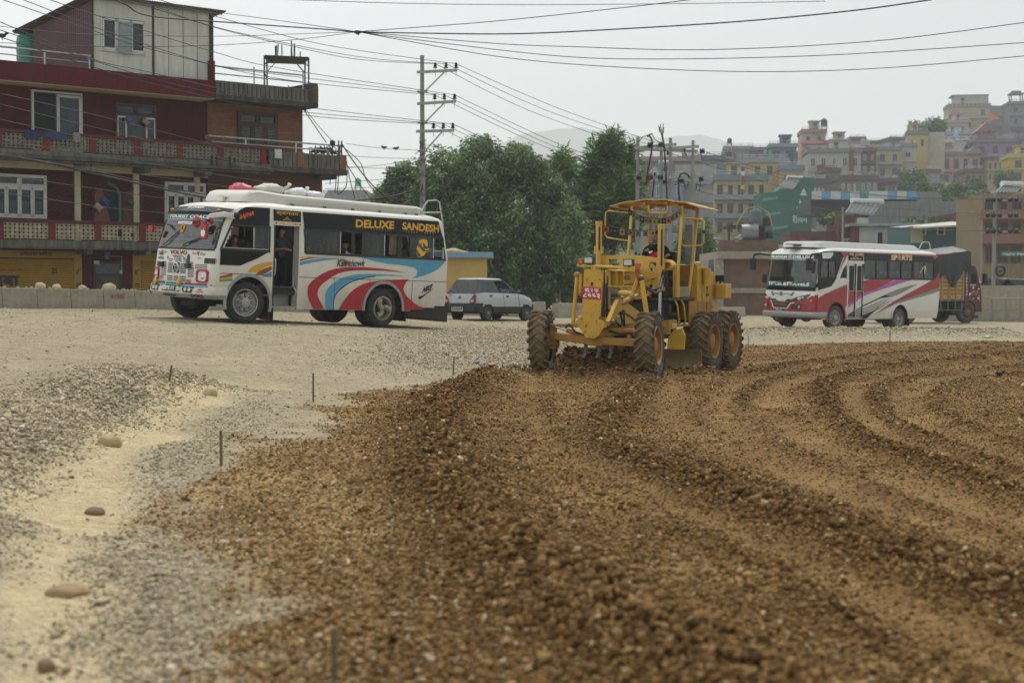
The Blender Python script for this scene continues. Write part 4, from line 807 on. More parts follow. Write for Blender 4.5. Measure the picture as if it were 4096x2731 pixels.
 k.build('luggage_carrier',mat('carrier paint',(206,201,188),.5,var=.05,dust=.25,dcol=(150,138,118),rust=.32,scale=4),root,smooth=30)
 k=MB();
 for x in (-1.2,-2.1,-2.9,-3.7,-4.5,-4.85): k.box(x-.04,x+.03,yo+.88,yo+.91,2.46,2.52)
 k.build('clamp',mat('teal clamp',(40,110,96),.6,dust=.2),root)
 k=MB(); k.box(.12,-.78,yo+.02,yo+.14,2.585,2.615); k.box(.0,-.05,yo+.05,yo+.1,2.5,2.59); k.box(-.6,-.65,yo+.05,yo+.1,2.5,2.59); k.build('roof_hatch',ROOFP,root)
 k=MB();
 for y in (yo+.86,): k.tube([(-5.0,y,2.52),(-5.12,y,2.72),(-5.22,y,2.84),(-5.50,y,2.87),(-5.60,y,2.84),(-5.72,y,2.45),(-5.85,y,1.7)],.018,7)
 pass
 k.tube([(-5.05,yo+.86,2.56),(-5.66,yo+.86,2.60)],.016,7); k.build('roof_ladder',CHROME,root); k=MB(); k.tube([(-4.3,yo-.7,2.62),(-4.35,yo-.7,2.76),(-4.7,yo-.7,2.76),(-4.75,yo-.7,2.62)],.015,6)
 k.build('roof_rail',CHROME,root)
 k=MB(); k.box(-5.87,-5.84,-.3,-.12,1.0,1.18); k.build('tail_light',RED,root)
 def pm(x,y,z,rz=0): return BM@Matrix.Translation((x,y,z))@Matrix.Rotation(R(rz),4,'Z')
 g='passengers in the white minibus'; s=.86
 person('person in a red striped top at the front side window of the white bus',pm(.16,-.30,1.03,10),cloth('red',(150,36,52)),cloth('dark',(40,40,46)),scale=s,group=g,turn=25,hair='short',arms={'L':[(.16,.27,.26),(.42,.16,.27)],'R':[(.1,-.25,.2),(.32,-.12,.2)]},sleeve=1,skin=SKIN2)
 person('person in a white polo shirt resting an arm on the bus window sill',pm(-2.80,-.24,1.04,0),cloth('white',(196,196,196)),cloth('jeans',(50,56,70)),scale=s,group=g,turn=30,arms={'L':[(.05,.30,.34),(.33,.34,.40)],'R':[(.1,-.25,.2),(.3,-.1,.2)]})
 person('dark haired person in a black top just behind the white shirted one',pm(-3.16,-.36,1.05,0),cloth('black',(26,26,28)),cloth('dark',(40,40,46)),scale=s,group=g,turn=10,hair='long',skin=SKIN2)
 person('person in a pale grey shirt behind the curtain of the middle bus window',pm(-3.62,-.32,1.02,0),cloth('pale grey',(160,160,160)),cloth('dark',(40,40,46)),scale=s,group=g,turn=15)
 person('person in a magenta top looking down beside the bus window',pm(-4.30,-.28,.98,0),cloth('magenta',(140,30,90)),cloth('dark',(40,40,46)),scale=s,group=g,turn=20,tilt=18,hair='long')
 person('person in a dull green top in the rear bay of the bus',pm(-4.72,-.36,1.0,0),cloth('green',(50,70,56)),cloth('dark',(40,40,46)),scale=s,group=g,turn=5,hair='long',skin=SKIN2)
 person('child in a navy top peering from the rearmost bus window',pm(-5.46,-.26,.96,20),cloth('navy',(30,34,48)),cloth('dark',(40,40,46)),scale=.8,group=g,turn=50,legless=True)
 person('person in a green shirt behind the first glass pane after the bus door',pm(-2.25,-.42,1.02,0),cloth('mint',(70,130,84)),cloth('dark',(40,40,46)),scale=s,group=g,turn=-15,skin=SKIN2)
 person('person in a purple top sitting behind the front side window of the bus',pm(-.22,-.50,1.0,0),cloth('purple',(84,36,60)),cloth('dark',(40,40,46)),scale=s,group=g,turn=0,hair='long')
 person('bus driver in a pink shirt behind the steering wheel of the white bus',pm(.02,-1.6,1.03,0),cloth('pink',(180,90,130)),cloth('dark',(40,40,46)),scale=s,group=g,arms={'L':[(.2,.24,.2),(.40,.13,.42)],'R':[(.2,-.24,.2),(.40,-.13,.42)]})
 person('person in a dark green shirt standing in the bus doorway',pm(-1.08,-.34,.675,75),cloth('dark green',(52,66,58)),cloth('black jeans',(24,26,32)),'stand',scale=.80,turn=35,group=g,lean=-4,arms={'L':[(.08,.26,1.08),(.28,.06,1.10)],'R':[(.10,-.24,1.08),(.28,-.04,1.12)]},legs={'L':[(.06,.13,.46),(.0,.13,.08)],'R':[(.02,-.1,.46),(-.02,-.1,.08)]})
 person('person in dark clothes seen from behind inside the bus doorway',pm(-.80,-.72,.74,170),cloth('charcoal',(50,54,54)),cloth('black jeans',(24,26,32)),'stand',scale=.78,group=g,sleeve=1,lean=4)
 k=MB(); P=BM@Matrix.Translation((-1.6,-.2,1.5)); k.tube([(-.02,.0,.0),(.06,0,.3),(.1,0,.40)],.012,6,0); k.tube([(.1,.0,.0),(.12,0,.3),(.1,0,.40)],.012,6,0); k.box(.02,.2,-.04,.04,.40,.46,1); c=k.build('crutch',[CHROME,mat('grey pad',(120,120,120),.8)],None); c.matrix_world=P; tag(c,'metal crutch with a grey pad leaning inside the first bus window after the door','crutch')
 def sack(name,lab,x,y,z,r,mt,seed,rz=0):
  def fn(p):
   q=p.copy(); u,v_,w_=p.x/r[0],p.y/r[1],p.z/r[2]; f=1.02+.10*math.sin(4*u+seed)+.08*math.sin(5*v_+seed*2)-.10*abs(math.sin(7*u+3*w_+seed))-.08*abs(math.sin(9*v_-5*u+seed*2))-.05*abs(math.sin(15*u+11*v_+seed)); q=V((p.x*min(1.1,f),p.y*f,p.z*(f if p.z>0 else .6))); return q
  k=MB(); k.ell((0,0,0),r,36,22,0,None,fn);
  if seed!=1: k.tube([(-r[0]*.9,0,r[2]*.3),(-r[0]*1.1,.02,r[2]*.75),(-r[0]*1.18,.0,r[2]*1.05)],[.05,.03,.05],7)
  o=k.build(name,mt,None,smooth=180); o.matrix_world=BM@Matrix.Translation((x,y,z))@Matrix.Rotation(R(rz),4,'Z'); tag(o,lab,'sack','sacks on the bus roof'); return o
 Wp=mat('white plastic sack',(206,206,206),.55,var=.08,bump=.8,bscale=10)
 sack('sack','pink sack lying at the front of the bus roof carrier',-.72,yo-.25,2.80,(.34,.30,.13),mat('pink plastic sack',(188,74,98),.5,var=.1,bump=.8,bscale=9),1,20)
 sack('sack','stained cream woven sack between the pink and white sacks on the bus roof',-1.25,yo+.05,2.82,(.42,.27,.15),mat('cream sack',(196,190,176),.75,var=.1,dust=.3,bump=.6,bscale=14),2,-8)
 sack('sack','white plastic sack just behind the cream one on the bus roof',-1.93,yo+.1,2.79,(.30,.25,.14),Wp,3,5); sack('sack','rearmost white plastic sack on the bus roof',-2.36,yo+.15,2.77,(.28,.24,.13),mat('printed sack',(204,202,206),.55,var=.1,bump=.8,bscale=9),5,-15)
whitebus()
def grader():
 P0=at(2604,1518,30.1); GM=frame(P0,(-.4311,-.9023,0)); yc=-1.15
 root=thing('motor_grader','yellow motor grader with muddy tyres spreading brown soil under a canopy roof','grader',GM)
 Y=mat('grader yellow',(194,152,46),.45,var=.14,scale=3,dust=.36,dcol=(160,126,70),dscale=2.2,rust=.16,coat=.15)
 YR=mat('grader yellow chipped',(192,146,34),.45,var=.10,scale=4,dust=.15,dcol=(150,114,54),dscale=3,rust=.62,bump=.1)
 YD=mat('grader yellow dusty',(160,114,40),.7,var=.18,scale=4,dust=.42,dcol=(140,112,74),dscale=4,rust=.12)
 MUD=mat('muddy rubber',(92,75,51),.95,var=.35,scale=7,dust=.7,dcol=(136,110,74),dscale=6,bump=.8,bscale=18); SIDER=mat('dusty rubber side',(72,66,56),.95,var=.3,scale=7,dust=.5,dcol=(122,104,78),dscale=4)
 HOSE=mat('hose',(20,20,20),.6); STL=mat('worn steel',(92,82,68),.5,.4,var=.25,dust=.4,dcol=(120,100,72)); CH=CHROME; DK=mat('dark greasy steel',(38,33,28),.7,var=.3,dust=.3,dcol=(100,80,54)); RIMY=mat('rim yellow',(150,104,36),.6,var=.15,dust=.55,dcol=(116,92,60),dscale=6,rust=.2)
 RED=mat('plate red',(176,26,38),.45,dust=.1); WH=mat('white lettering',(224,224,220),.5)
 def lug(par,c,R0,w,steer,side,lean=0):
  t=MB(); n=48
  t.lathe([(R0*.55,-w*.42),(R0*.72,-w*.5),(R0*.88,-w*.5),(R0*.93,-w*.45),(R0*.945,-w*.2),(R0*.95,0),(R0*.945,w*.2),(R0*.93,w*.45),(R0*.88,w*.5),(R0*.72,w*.5),(R0*.55,w*.42)],(0,0,0),(0,side,0),n,mis=[1,1,1,0,0,0,0,0,1,1])
  NL=22
  for i in range(NL):
   for sgn in (1,-1):
    a0=2*PI*(i+(.5 if sgn<0 else 0))/NL; pts=[]
    for j in range(7):
     u=j/6; yy=sgn*(w*.54-u*w*.60); a=a0+u*.30*sgn*0+u*.26; rr=R0*(.955+.03*math.sin(PI*min(1,u*1.3+.15))); pts.append(V((math.cos(a)*rr,yy,math.sin(a)*rr)))
    t.tube(pts,[R0*.036,R0*.04,R0*.042,R0*.042,R0*.04,R0*.036,R0*.025],6,0)
    a=a0-.02; t.tube([V((math.cos(a)*R0*.97,sgn*w*.52,math.sin(a)*R0*.97)),V((math.cos(a-.06)*R0*.86,sgn*w*.53,math.sin(a-.06)*R0*.86))],[R0*.045,R0*.02],5,1)
  o=t.build('wheel',[MUD,SIDER],par,smooth=45); o.matrix_basis=Matrix.Translation(V(c))@Matrix.Rotation(R(steer),4,'Z')@Matrix.Rotation(R(lean),4,'X')
  k=MB(); r0=R0*.58; f=w*.42; k.lathe([(r0*1.02,f),(r0,f+.025),(r0*.9,f+.01),(r0*.84,f-.10),(r0*.5,f-.11),(r0*.46,f-.03),(r0*.3,f-.01),(.001,f-.01)],(0,0,0),(0,side,0),26)
  for i in range(10):
   a=2*PI*i/10; k.lathe([(.022,f-.11),(.022,f-.07),(.001,f-.065)],(math.cos(a)*r0*.66,0,math.sin(a)*r0*.66),(0,side,0),6)
  k.lathe([(r0*.84,-f+.05),(.001,-f+.05)],(0,0,0),(0,side,0),20); k.build('rim',RIMY,o,smooth=35)
 lug(root,(0,-.02,.65),.655,.34,9,1,2); lug(root,(0,-2.30,.66),.655,.34,14,-1,2)
 for x in (-3.77,-5.12): lug(root,(x,-.12,.62),.635,.35,0,1); lug(root,(x,-2.20,.62),.635,.35,0,-1)
 m=MB(); m.beam((0,-2.12,.82),(0,-1.3,.74),.20,.15); m.beam((0,-1.32,.75),(0,-.95,.73),.22,.20); m.beam((0,-.98,.73),(0,-.18,.70),.20,.15)
 for y in (-2.06,-.22): m.box(-.07,.07,y-.06,y+.06,.55,1.06); m.lathe([(.09,-.1),(.09,.1)],(0,y,.66),(0,1,0),12)
 m.build('front_axle',YD,root,bevel=.02)
 m=MB(); m.beam((.02,-2.05,1.02),(.02,-1.45,1.03),.08,.07); m.beam((.02,-.95,.98),(.02,-.22,.92),.10,.07); m.box(-.02,.06,-.48,-.40,.72,.95); m.box(-.02,.06,-.28,-.2,.72,.95); m.beam((.06,-.95,.80),(.06,-.42,.74),.04,.03); m.build('lean_bar',YD,root,bevel=.012)
 m=MB(); m.tube([(.06,-2.0,1.0),(.06,-1.72,.92)],.022,8,1); m.tube([(.06,-1.74,.93),(.06,-1.40,.83)],.045,8,0); m.ell((.06,-2.02,1.02),(.05,.05,.05),8,6,0); m.build('steering_cylinder',[YD,CH],root,smooth=40)
 face=[(-1.31,2.11),(-1.29,2.135),(-.93,2.115),(-.905,2.09),(-.965,1.168),(-.80,1.06),(-.81,1.02),(-.90,.99),(-1.0,.84),(-1.09,.785),(-1.27,.795),(-1.40,.98),(-1.497,1.09),(-1.48,1.13),(-1.365,1.19),(-1.357,1.263)]
 m=MB(); m.poly([face],lambda a,b:V((.22,a,b)),(-.05,0,0)); m.build('front_plate',YR,root,bevel=.012)
 m=MB(); m.box(-.16,.165,-1.30,-.90,1.16,2.10); m.box(-.18,.165,-1.22,-.98,.8,1.2); m.build('front_column',Y,root,bevel=.03)
 m=MB(); m.box(.160,.172,-1.338,-.893,1.2,2.11); m.beam((.02,-.893,2.0),(.02,-.90,1.25),.012,.03); m.build('column_seam',DK,root)
 m=MB(); m.poly([[(-1.335,1.79),(-.945,1.77),(-.95,1.535),(-1.342,1.555)]],lambda a,b:V((.226,a,b)),(-.004,0,0),0)
 text(m,'बा.२ क',(.229,-1.29,1.685),(0,.29,-.012),(0,0,.075),1,.02); text(m,'८६६३',(.229,-1.325,1.575),(0,.355,-.012),(0,0,.095),1,.03); m.build('number_plate',[RED,WH],root,fix=False)
 m=MB(); m.poly([[(-1.18,1.87),(-1.10,1.868),(-1.145,1.79)]],lambda a,b:V((.2225,a,b)),None,0); m.build('warning_mark',BLACK,root)
 m=MB(); m.poly([[(-.10,1.72),(.03,1.71),(.03,1.55),(-.10,1.56)]],lambda a,b:V((a,-.896,b)),None,0); m.build('maker_plate',mat('pale decal',(170,160,130),.6,dust=.3),root)
 m=MB(); m.beam((.10,-1.50,2.205),(.10,-1.28,2.195),.06,.06); m.tube([(.10,-1.3,2.195),(.10,-.62,2.155)],.032,10); m.beam((.10,-.64,2.15),(.10,-.17,2.125),.06,.06); m.box(.07,.13,-1.2,-1.1,2.10,2.19); m.build('lamp_bar',Y,root,bevel=.008)
 for y,z in ((-1.245,2.30),(-.42,2.25)):
  m=MB(); m.box(.05,.16,y-.10,y+.10,z-.07,z+.07,0); m.box(.155,.168,y-.082,y+.082,z-.054,z+.054,1); m.tube([(.1,y,z-.07),(.1,y,z-.12)],.02,6,0); m.build('headlight',[BLACK,mat('lamp lens',(170,168,158),.1,.5)],root,bevel=.01)
 for y,z in ((-1.425,2.285),(-.235,2.20)):
  m=MB(); m.box(.06,.15,y-.052,y+.052,z-.055,z+.045,0); m.box(.07,.13,y-.03,y+.03,z-.09,z-.05,1); m.build('turn_signal',[mat('amber signal',(186,72,18),.25),BLACK],root,bevel=.01)
 m=MB(); m.poly([[(0,0),(.09,.01),(.07,-.09),(.11,-.17),(.03,-.15),(.0,-.1)]],lambda a,b:V((.14,-.28+a,2.12+b)),(-.01,0,0)); m.build('rag',mat('red rag',(150,66,52),.9),root)
 m=MB(); S=[(.05,1.80,2.09),(-.6,1.80,2.09),(-1.5,1.86,2.14),(-2.1,1.80,2.2),(-2.6,1.5,2.15)]; hw=.15
 P=[V((x,yc+.04+s*hw,z)) for x,z0,z1 in S for s,z in ((-1,z0),(1,z0),(1,z1),(-1,z1))]; m.add(P,[(i*4+j,i*4+(j+1)%4,(i+1)*4+(j+1)%4,(i+1)*4+j) for i in range(4) for j in range(4)]+[(0,1,2,3),(19,18,17,16)])
 for x in (-.35,-.75): m.box(x-.012,x+.012,yc+.185,yc+.30,1.80,2.09); m.box(x-.012,x+.012,yc-.21,yc-.11,1.80,2.09)
 m.box(-1.3,.05,yc-.18,yc+.32,1.775,1.80); m.box(-1.45,.05,yc-.16,yc+.27,2.09,2.112); m.build('main_beam',Y,root,bevel=.012)
 m=MB(); text(m,'KOMATSU',(-.80,yc+.1925,1.91),(-.55,0,.02),(0,0,.085),0,.03); m.build('lettering',BLACK,root,fix=False)
 m=MB(); m.lathe([(.43,-.05),(.44,-.02),(.44,.04),(.40,.05),(.001,.05)],(-2.0,yc+.12,1.97),(1,0,0),36);
 for i in range(12):
  a=2*PI*i/12; m.lathe([(.04,.05),(.04,.056),(.001,.057)],(-2.0,yc+.12+.34*math.cos(a),1.97+.34*math.sin(a)),(1,0,0),10,1)
 m.lathe([(.335,.0505),(.325,.053)],(-2.0,yc+.12,1.97),(1,0,0),36,1); m.build('saddle_disc',[Y,DK],root,smooth=30)
 bow=[(-1.90,2.30),(-1.86,2.40),(-1.80,2.44),(-1.2,2.44),(-1.0,2.43),(-.32,2.335),(-.22,2.25),(-.24,2.16),(-.34,2.12),(-.44,2.13),(-.52,2.06),(-.60,1.98),(-.72,1.95),(-.9,1.9),(-1.2,1.95),(-1.38,2.06),(-1.5,2.10),(-1.62,2.10),(-1.72,2.20),(-1.84,2.22)]
 h1=[(-1.66,2.36),(-1.44,2.35),(-1.38,2.26),(-1.46,2.18),(-1.58,2.17),(-1.65,2.25)]; h2=[(-.74,2.30),(-.50,2.27),(-.47,2.21),(-.55,2.14),(-.64,2.07),(-.72,2.10),(-.77,2.2)]
 m=MB(); m.poly([bow,h1[::-1],h2[::-1]],lambda a,b:V((-1.92,a,b)),(-.16,0,0)); m.lathe([(.10,-.1),(.10,.14),(.07,.16)],(-1.95,-.32,2.22),(1,0,0),16); m.build('lift_arm',Y,root,bevel=.014)
 for y,zt,zb,rb,tl in ((-1.83,3.13,2.05,1.0,0),(-.46,3.05,1.72,1.0,.02)):
  m=MB(); x=-1.80; m.tube([(x,y,zt),(x,y-tl,zb)],.066,14,0); m.tube([(x,y,zt+.015),(x,y,zt-.06)],.075,14,0); m.tube([(x+.05,y+.03,zt-.1),(x+.06,y+.03,zb+.5)],.018,6,2); m.box(x-.05,x+.05,y-.09,y+.09,zb+.42,zb+.58,0); m.box(x-.06,x+.06,y-.07,y+.07,zb-.02,zb+.06,3); m.tube([(x,y-tl,zb),(x,y-tl*1.5,rb)],.032,10,1); m.ell((x,y-tl*1.5,rb),(.07,.07,.07),10,8,3); m.build('lift_cylinder',[mat('cylinder yellow',(188,148,62),.4,dust=.25,dcol=(160,124,70)),CH,HOSE,YD],root,smooth=40)
 m=MB(); m.tube([(.02,-1.54,2.0),(.02,-1.63,1.02)],.042,10); m.tube([(.02,-1.46,2.03),(.02,-1.475,1.66)],.036,8); m.ell((.02,-1.54,2.02),(.06,.07,.06),10,8,1); m.ell((.02,-1.47,1.65),(.05,.05,.05),8,6,1); m.build('steering_arm',[Y,YD],root,smooth=40)
 m=MB(); m.tube([(0,-.20,1.92),(-.02,-.10,1.25)],.05,10); m.tube([(.0,-.28,1.94),(.0,-.40,1.62)],.045,8); m.tube([(.0,-.72,1.665),(.0,-.40,1.655)],.055,10); m.lathe([(.08,-.07),(.08,.07)],(0,-.74,1.665),(0,1,0),12,1); m.ell((0,-.22,1.95),(.075,.08,.065),10,8,1); m.tube([(0,-.28,1.94),(0,-.2,1.96)],.03,8); m.ell((0,-.40,1.63),(.06,.06,.08),8,6); m.build('steering_arm',[Y,STL],root,smooth=40)
 arm=[(.30,1.50),(.22,1.55),(.05,1.548),(-1.063,1.235),(-1.05,1.13),(-.957,1.057),(-.85,1.08),(.02,1.335),(.13,1.35),(.22,1.32),(.574,1.064),(.68,1.05),(.721,1.128)]
 m=MB(); m.poly([arm],lambda a,b:V((a-.12,-.62,b)),(0,-.08,0)); m.build('scarifier_arm',mat('arm yellow',(186,144,46),.5,dust=.3,dcol=(168,128,64)),root,bevel=.014)
 m=MB(); m.box(-.95,.12,-1.5,-.66,1.04,1.22); m.lathe([(.06,-.05),(.06,.05),(.001,.06)],(.5,-.60,1.11),(0,1,0),12,1); m.build('scarifier_box',[Y,STL],root,bevel=.03)
 m=MB(); m.tube([(-.05,-.66,1.45),(-.62,-.66,1.56)],.06,10,0); m.tube([(-.62,-.66,1.56),(-.98,-.66,1.63)],.032,8,1); m.build('scarifier_cylinder',[YD,CH],root,smooth=40)
 for y in (-1.40,-1.12,-.86):
  m=MB(); m.box(-.12,-.06,y-.028,y+.028,.50,.78); m.poly([[(-.13,.51),(-.05,.51),(.02,.40),(-.03,.40)]],lambda a,b:V((a,y-.03,b)),(0,.06,0)); m.build('tine',mat('grey steel tine',(112,102,86),.5,.5,dust=.3),root)
 m=MB()
 for pts in ([(.1,-.86,1.35),(.2,-.72,1.28),(.22,-.66,1.12),(.1,-.6,1.02),(-.02,-.6,1.1),(.05,-.62,1.3)],[(.05,-.55,1.34),(.15,-.5,1.2),(.1,-.52,1.05),(-.05,-.55,1.05)],[(.0,-.26,1.86),(-.7,-.24,1.72),(-1.3,-.3,1.78),(-1.8,-.42,2.1)],[(.0,-.24,1.82),(-.7,-.2,1.66),(-1.3,-.25,1.72),(-1.8,-.4,1.95)],[(.1,-1.75,.98),(.14,-1.66,1.06),(.14,-1.52,.9),(.1,-1.42,.86)],[(.06,-.85,.93),(.05,-.6,.86),(.05,-.35,.90)],[(.1,-.9,1.85),(.12,-.87,1.5),(.1,-.88,1.2)],[(.1,-1.2,2.1),(-.1,-.9,2.16),(-.3,-.6,2.13),(-.4,-.35,2.15)]): m.tube(pts,.022,7)
 m.build('hose',HOSE,root,smooth=60)
 m=MB(); N=10; pr=[(-.16+.26*(((i/N)-.55)**2)*1.6,-.04+.56*i/N) for i in range(N+1)]
 def bl(off): return [V((-1.78+dx+off+(y+1.1)*.10,y,z)) for y in (.42,-.4,-1.2,-2.6) for dx,z in pr]
 A_=bl(0);B_=bl(-.03); n1=N+1; m.add(A_+B_,[(j*n1+i,j*n1+i+1,(j+1)*n1+i+1,(j+1)*n1+i) for j in range(3) for i in range(N)]+[(4*n1+j*n1+i,4*n1+j*n1+i+1,4*n1+(j+1)*n1+i+1,4*n1+(j+1)*n1+i) for j in range(3) for i in range(N)]+[(i,i+1,4*n1+i+1,4*n1+i) for i in range(N)]+[(j*n1+N,(j+1)*n1+N,4*n1+(j+1)*n1+N,4*n1+j*n1+N) for j in range(3)]); m.build('blade',mat('blade steel',(128,110,84),.6,.1,var=.3,dust=.45,dcol=(112,86,54)),root,smooth=40)
 m=MB(); m.poly([[(.0,.0),(-.36,.0),(-.34,.26),(-.22,.40),(-.05,.45),(.02,.3)]],lambda a,b:V((-1.95,-.02+a,.5+b)),(-.06,0,0)); m.lathe([(.78,-.05),(.78,.05),(.66,.05),(.66,-.05),(.78,-.05)],(-2.0,yc,.86),(0,0,1),32); m.beam((-.1,yc,1.0),(-1.8,yc+.6,.95),.14,.14); m.beam((-.1,yc,1.0),(-1.8,yc-.6,.95),.14,.14); m.box(-2.2,-1.9,yc-.9,yc+.9,.92,1.04); m.build('circle',Y,root,bevel=.015)
 m=MB(); m.tube([(-1.95,-.46,1.02),(-2.6,-.46,1.05)],.07,10); m.tube([(-2.6,-.46,1.05),(-2.9,-.46,1.05)],.05,10,1); m.box(-1.88,-1.78,-.52,-.28,.86,1.10); m.build('side_shift_cylinder',[YD,DK],root,smooth=40)
 m=MB(); m.box(-3.95,-2.15,-1.9,-.42,1.50,1.56); m.build('platform',mat('worn platform',(58,54,48),.6,var=.3,dust=.4,dcol=(120,104,80)),root,bevel=.01)
 m=MB(); m.box(-5.2,-2.3,-1.55,-.75,1.0,1.5); m.box(-3.4,-2.4,-1.7,-.7,.7,1.2); m.box(-2.6,-2.2,-1.3,-.55,1.1,1.48); m.tube([(-2.5,-.55,1.2),(-3.2,-.55,1.2)],.05,8); m.box(-2.45,-2.3,-.6,-.46,1.2,1.42); m.build('transmission',DK,root,bevel=.02)
 for x in (-2.55,-2.95):
  m=MB(); m.tube([(x,-.43,1.5),(x+.03,-.36,1.40),(x,-.36,1.28),(x-.08,-.36,1.05),(x-.08,-.42,.98)],.022,7); m.build('step_bar',Y,root,smooth=50)
 m=MB(); m.box(-3.3,-2.5,-.50,-.36,.95,1.0); m.build('step',YD,root)
 m=MB(); hood=[(-3.78,1.08),(-3.78,2.27),(-4.35,2.25),(-5.12,2.03),(-5.22,1.92),(-5.15,1.0)]; m.poly([hood],lambda a,b:V((a,-.36,b)),(0,-1.5,0)); m.build('engine_housing',Y,root,bevel=.03)
 m=MB(); m.box(-3.78,-3.3,-.40,-.36,.93,1.48); m.box(-4.2,-3.8,-.38,-.345,1.02,1.48); m.box(-4.75,-4.22,-.38,-.345,1.02,1.46); m.build('side_panel',YD,root,bevel=.01)
 m=MB(); m.box(-4.72,-4.08,-.36,-.335,1.50,1.86); m.build('housing_door',mat('door yellow',(184,142,42),.5,dust=.35,dcol=(168,128,64)),root,bevel=.008)
 m=MB()
 for a,b in (((-4.08,1.78),(-4.08,1.86)),): pass
 ct=V((-4.36,-.333,1.70));
 for d in ((-.03,.10),(.03,.10),(0,.09)): m.tube([ct,ct+V((d[0]*.6,0,.05)),ct+V((d[0],0,d[1]))],.010,4)
 m.ell(ct,(.02,.004,.05),8,6); m.ell(ct+V((0,0,-.09)),(.10,.004,.022),10,6); m.tube([ct,ct+V((.02,0,-.15))],.008,4); m.ell(ct+V((-.1,0,-.08)),(.035,.004,.025),8,6); m.tube([ct+V((0,0,-.24)),ct+V((0,0,-.5))],.006,4)
 text(m,'GD31',(-4.62,-.333,1.32),(-.22,0,0),(0,0,.05),0,.02); m.build('painted_mark',BLACK,root,fix=False)
 m=MB(); m.tube([(-4.15,-.27,2.16),(-4.15,-.27,1.82)],.085,16); m.tube([(-4.15,-.27,2.19),(-4.15,-.27,2.14)],.095,16); m.build('filter_canister',Y,root,smooth=40)
 m=MB(); m.box(-5.25,-4.85,-.30,-.06,1.53,1.85); m.build('battery_box',Y,root,bevel=.015)
 m=MB(); m.box(-5.22,-5.02,-.36,-.16,1.90,2.05); m.tube([(-5.1,-.26,1.9),(-5.1,-.3,1.82)],.02,6); m.build('work_lamp',BLACK,root,bevel=.02)
 m=MB(); m.lathe([(.30,-.12),(.30,.10),(.22,.14),(.001,.14)],(-3.72,-.5,.64),(0,1,0),22); m.box(-5.3,-3.6,-.52,-.36,.46,.82); m.build('tandem_case',YD,root,bevel=.02)
 m=MB(); m.box(-3.78,-3.72,-1.75,-.5,1.56,2.25); m.build('cab_back_panel',mat('inner yellow',(150,104,26),.6,var=.2,dust=.2),root)
 m=MB(); m.box(-3.4,-2.72,-.56,-.40,1.57,1.79); m.build('tool_box',mat('dusty tool box',(140,128,108),.8,dust=.5,rust=.2),root,bevel=.012)
 m=MB(); m.tube([(-3.38,-.43,1.56),(-3.66,-.43,2.26),(-3.70,-.43,2.30),(-4.12,-.43,2.30),(-4.17,-.43,2.26),(-3.83,-.43,1.56)],.032,9); m.build('hand_rail',Y,root,smooth=50)
 def post(a,b): m=MB(); m.beam(a,b,.058,.058); return m.build('canopy_post',Y,root,bevel=.01)
 post((-2.63,-.43,1.56),(-3.02,-.43,3.46)); post((-3.69,-.43,2.26),(-3.99,-.43,3.45)); post((-2.63,-1.57,1.56),(-3.03,-1.57,3.52)); post((-3.75,-1.57,1.6),(-4.02,-1.57,3.50))
 m=MB(); m.box(-2.72,-2.55,-.48,-.38,1.56,2.15); m.build('post_base',Y,root,bevel=.01)
 m=MB(); N=14; top=[]
 for i in range(N+1):
  u=i/N; y=-2.02+2.0*u; zz=3.47+.17*math.sin(PI*min(1,(u*.93+.07)))**.8; w=.012*math.sin(u*60)
  top+= [V((-2.86,y,zz+w)),V((-4.25,y,zz-.03+w))]
 m.add(top+[p-V((0,0,.022)) for p in top],[(2*i,2*i+1,2*i+3,2*i+2) for i in range(N)]+[(2*N+2+2*i,2*N+2+2*i+2,2*N+2+2*i+3,2*N+2+2*i+1) for i in range(N)]+[(2*i,2*i+2,2*N+2+2*i+2,2*N+2+2*i) for i in range(N)]+[(2*i+1,2*N+2+2*i+1,2*N+2+2*i+3,2*i+3) for i in range(N)]+[(0,2*N+2,2*N+3,1),(2*N,2*N+1,4*N+3,4*N+2)])
 m.build('canopy_roof',mat('canopy sheet',(190,158,92),.6,var=.12,scale=5,dust=.4,dcol=(196,182,150)),root)
 m=MB();
 for x in (-3.03,-4.02): m.tube([(x,-.43,3.42),(x,-.6,3.53),(x,-1.0,3.585),(x,-1.4,3.575),(x,-1.57,3.5)],.04,9)
 for y in (-.43,-1.57): m.beam((-3.0,y,3.47),(-4.02,y,3.45),.06,.06)
 for y in (-1.85,-1.25,-.75,-.2): m.beam((-2.9,y,3.50+.05*(abs(y+1.0)<.5)),(-4.2,y,3.48+.05*(abs(y+1.0)<.5)),.04,.04)
 m.build('canopy_frame',mat('frame yellow',(176,126,26),.5,dust=.2),root)
 m=MB(); m.tube([(-2.96,-1.16,3.52),(-2.96,-1.17,3.40),(-2.96,-1.14,3.36),(-2.96,-.79,3.34),(-2.96,-.74,3.37),(-2.96,-.73,3.48)],.026,8); m.build('grab_handle',Y,root,smooth=50)
 for pts in ([(-3.0,-1.57,3.36),(-3.0,-2.1,3.42),(-3.0,-2.17,3.38),(-3.0,-2.18,2.90),(-3.0,-2.12,2.84),(-2.95,-1.57,2.76)],[(-3.0,-.43,3.24),(-3.0,.0,3.2),(-3.0,.05,3.15),(-3.0,.05,2.70),(-3.0,.0,2.65),(-2.9,-.35,2.64),(-2.86,-.43,2.70)]):
  m=MB(); m.tube(pts,.016,8);
  if pts[1][1]>-1: m.box(-3.04,-2.96,.02,.09,2.9,2.97,1)
  m.build('mirror_bracket',[Y,BLACK],root,smooth=50)
 m=MB(); m.box(-3.65,-3.2,-1.25,-.75,1.9,2.0); m.box(-3.72,-3.6,-1.22,-.78,2.0,2.55); m.box(-3.6,-3.3,-1.15,-.85,1.56,1.9); m.build('seat',BLACK,root,bevel=.03)
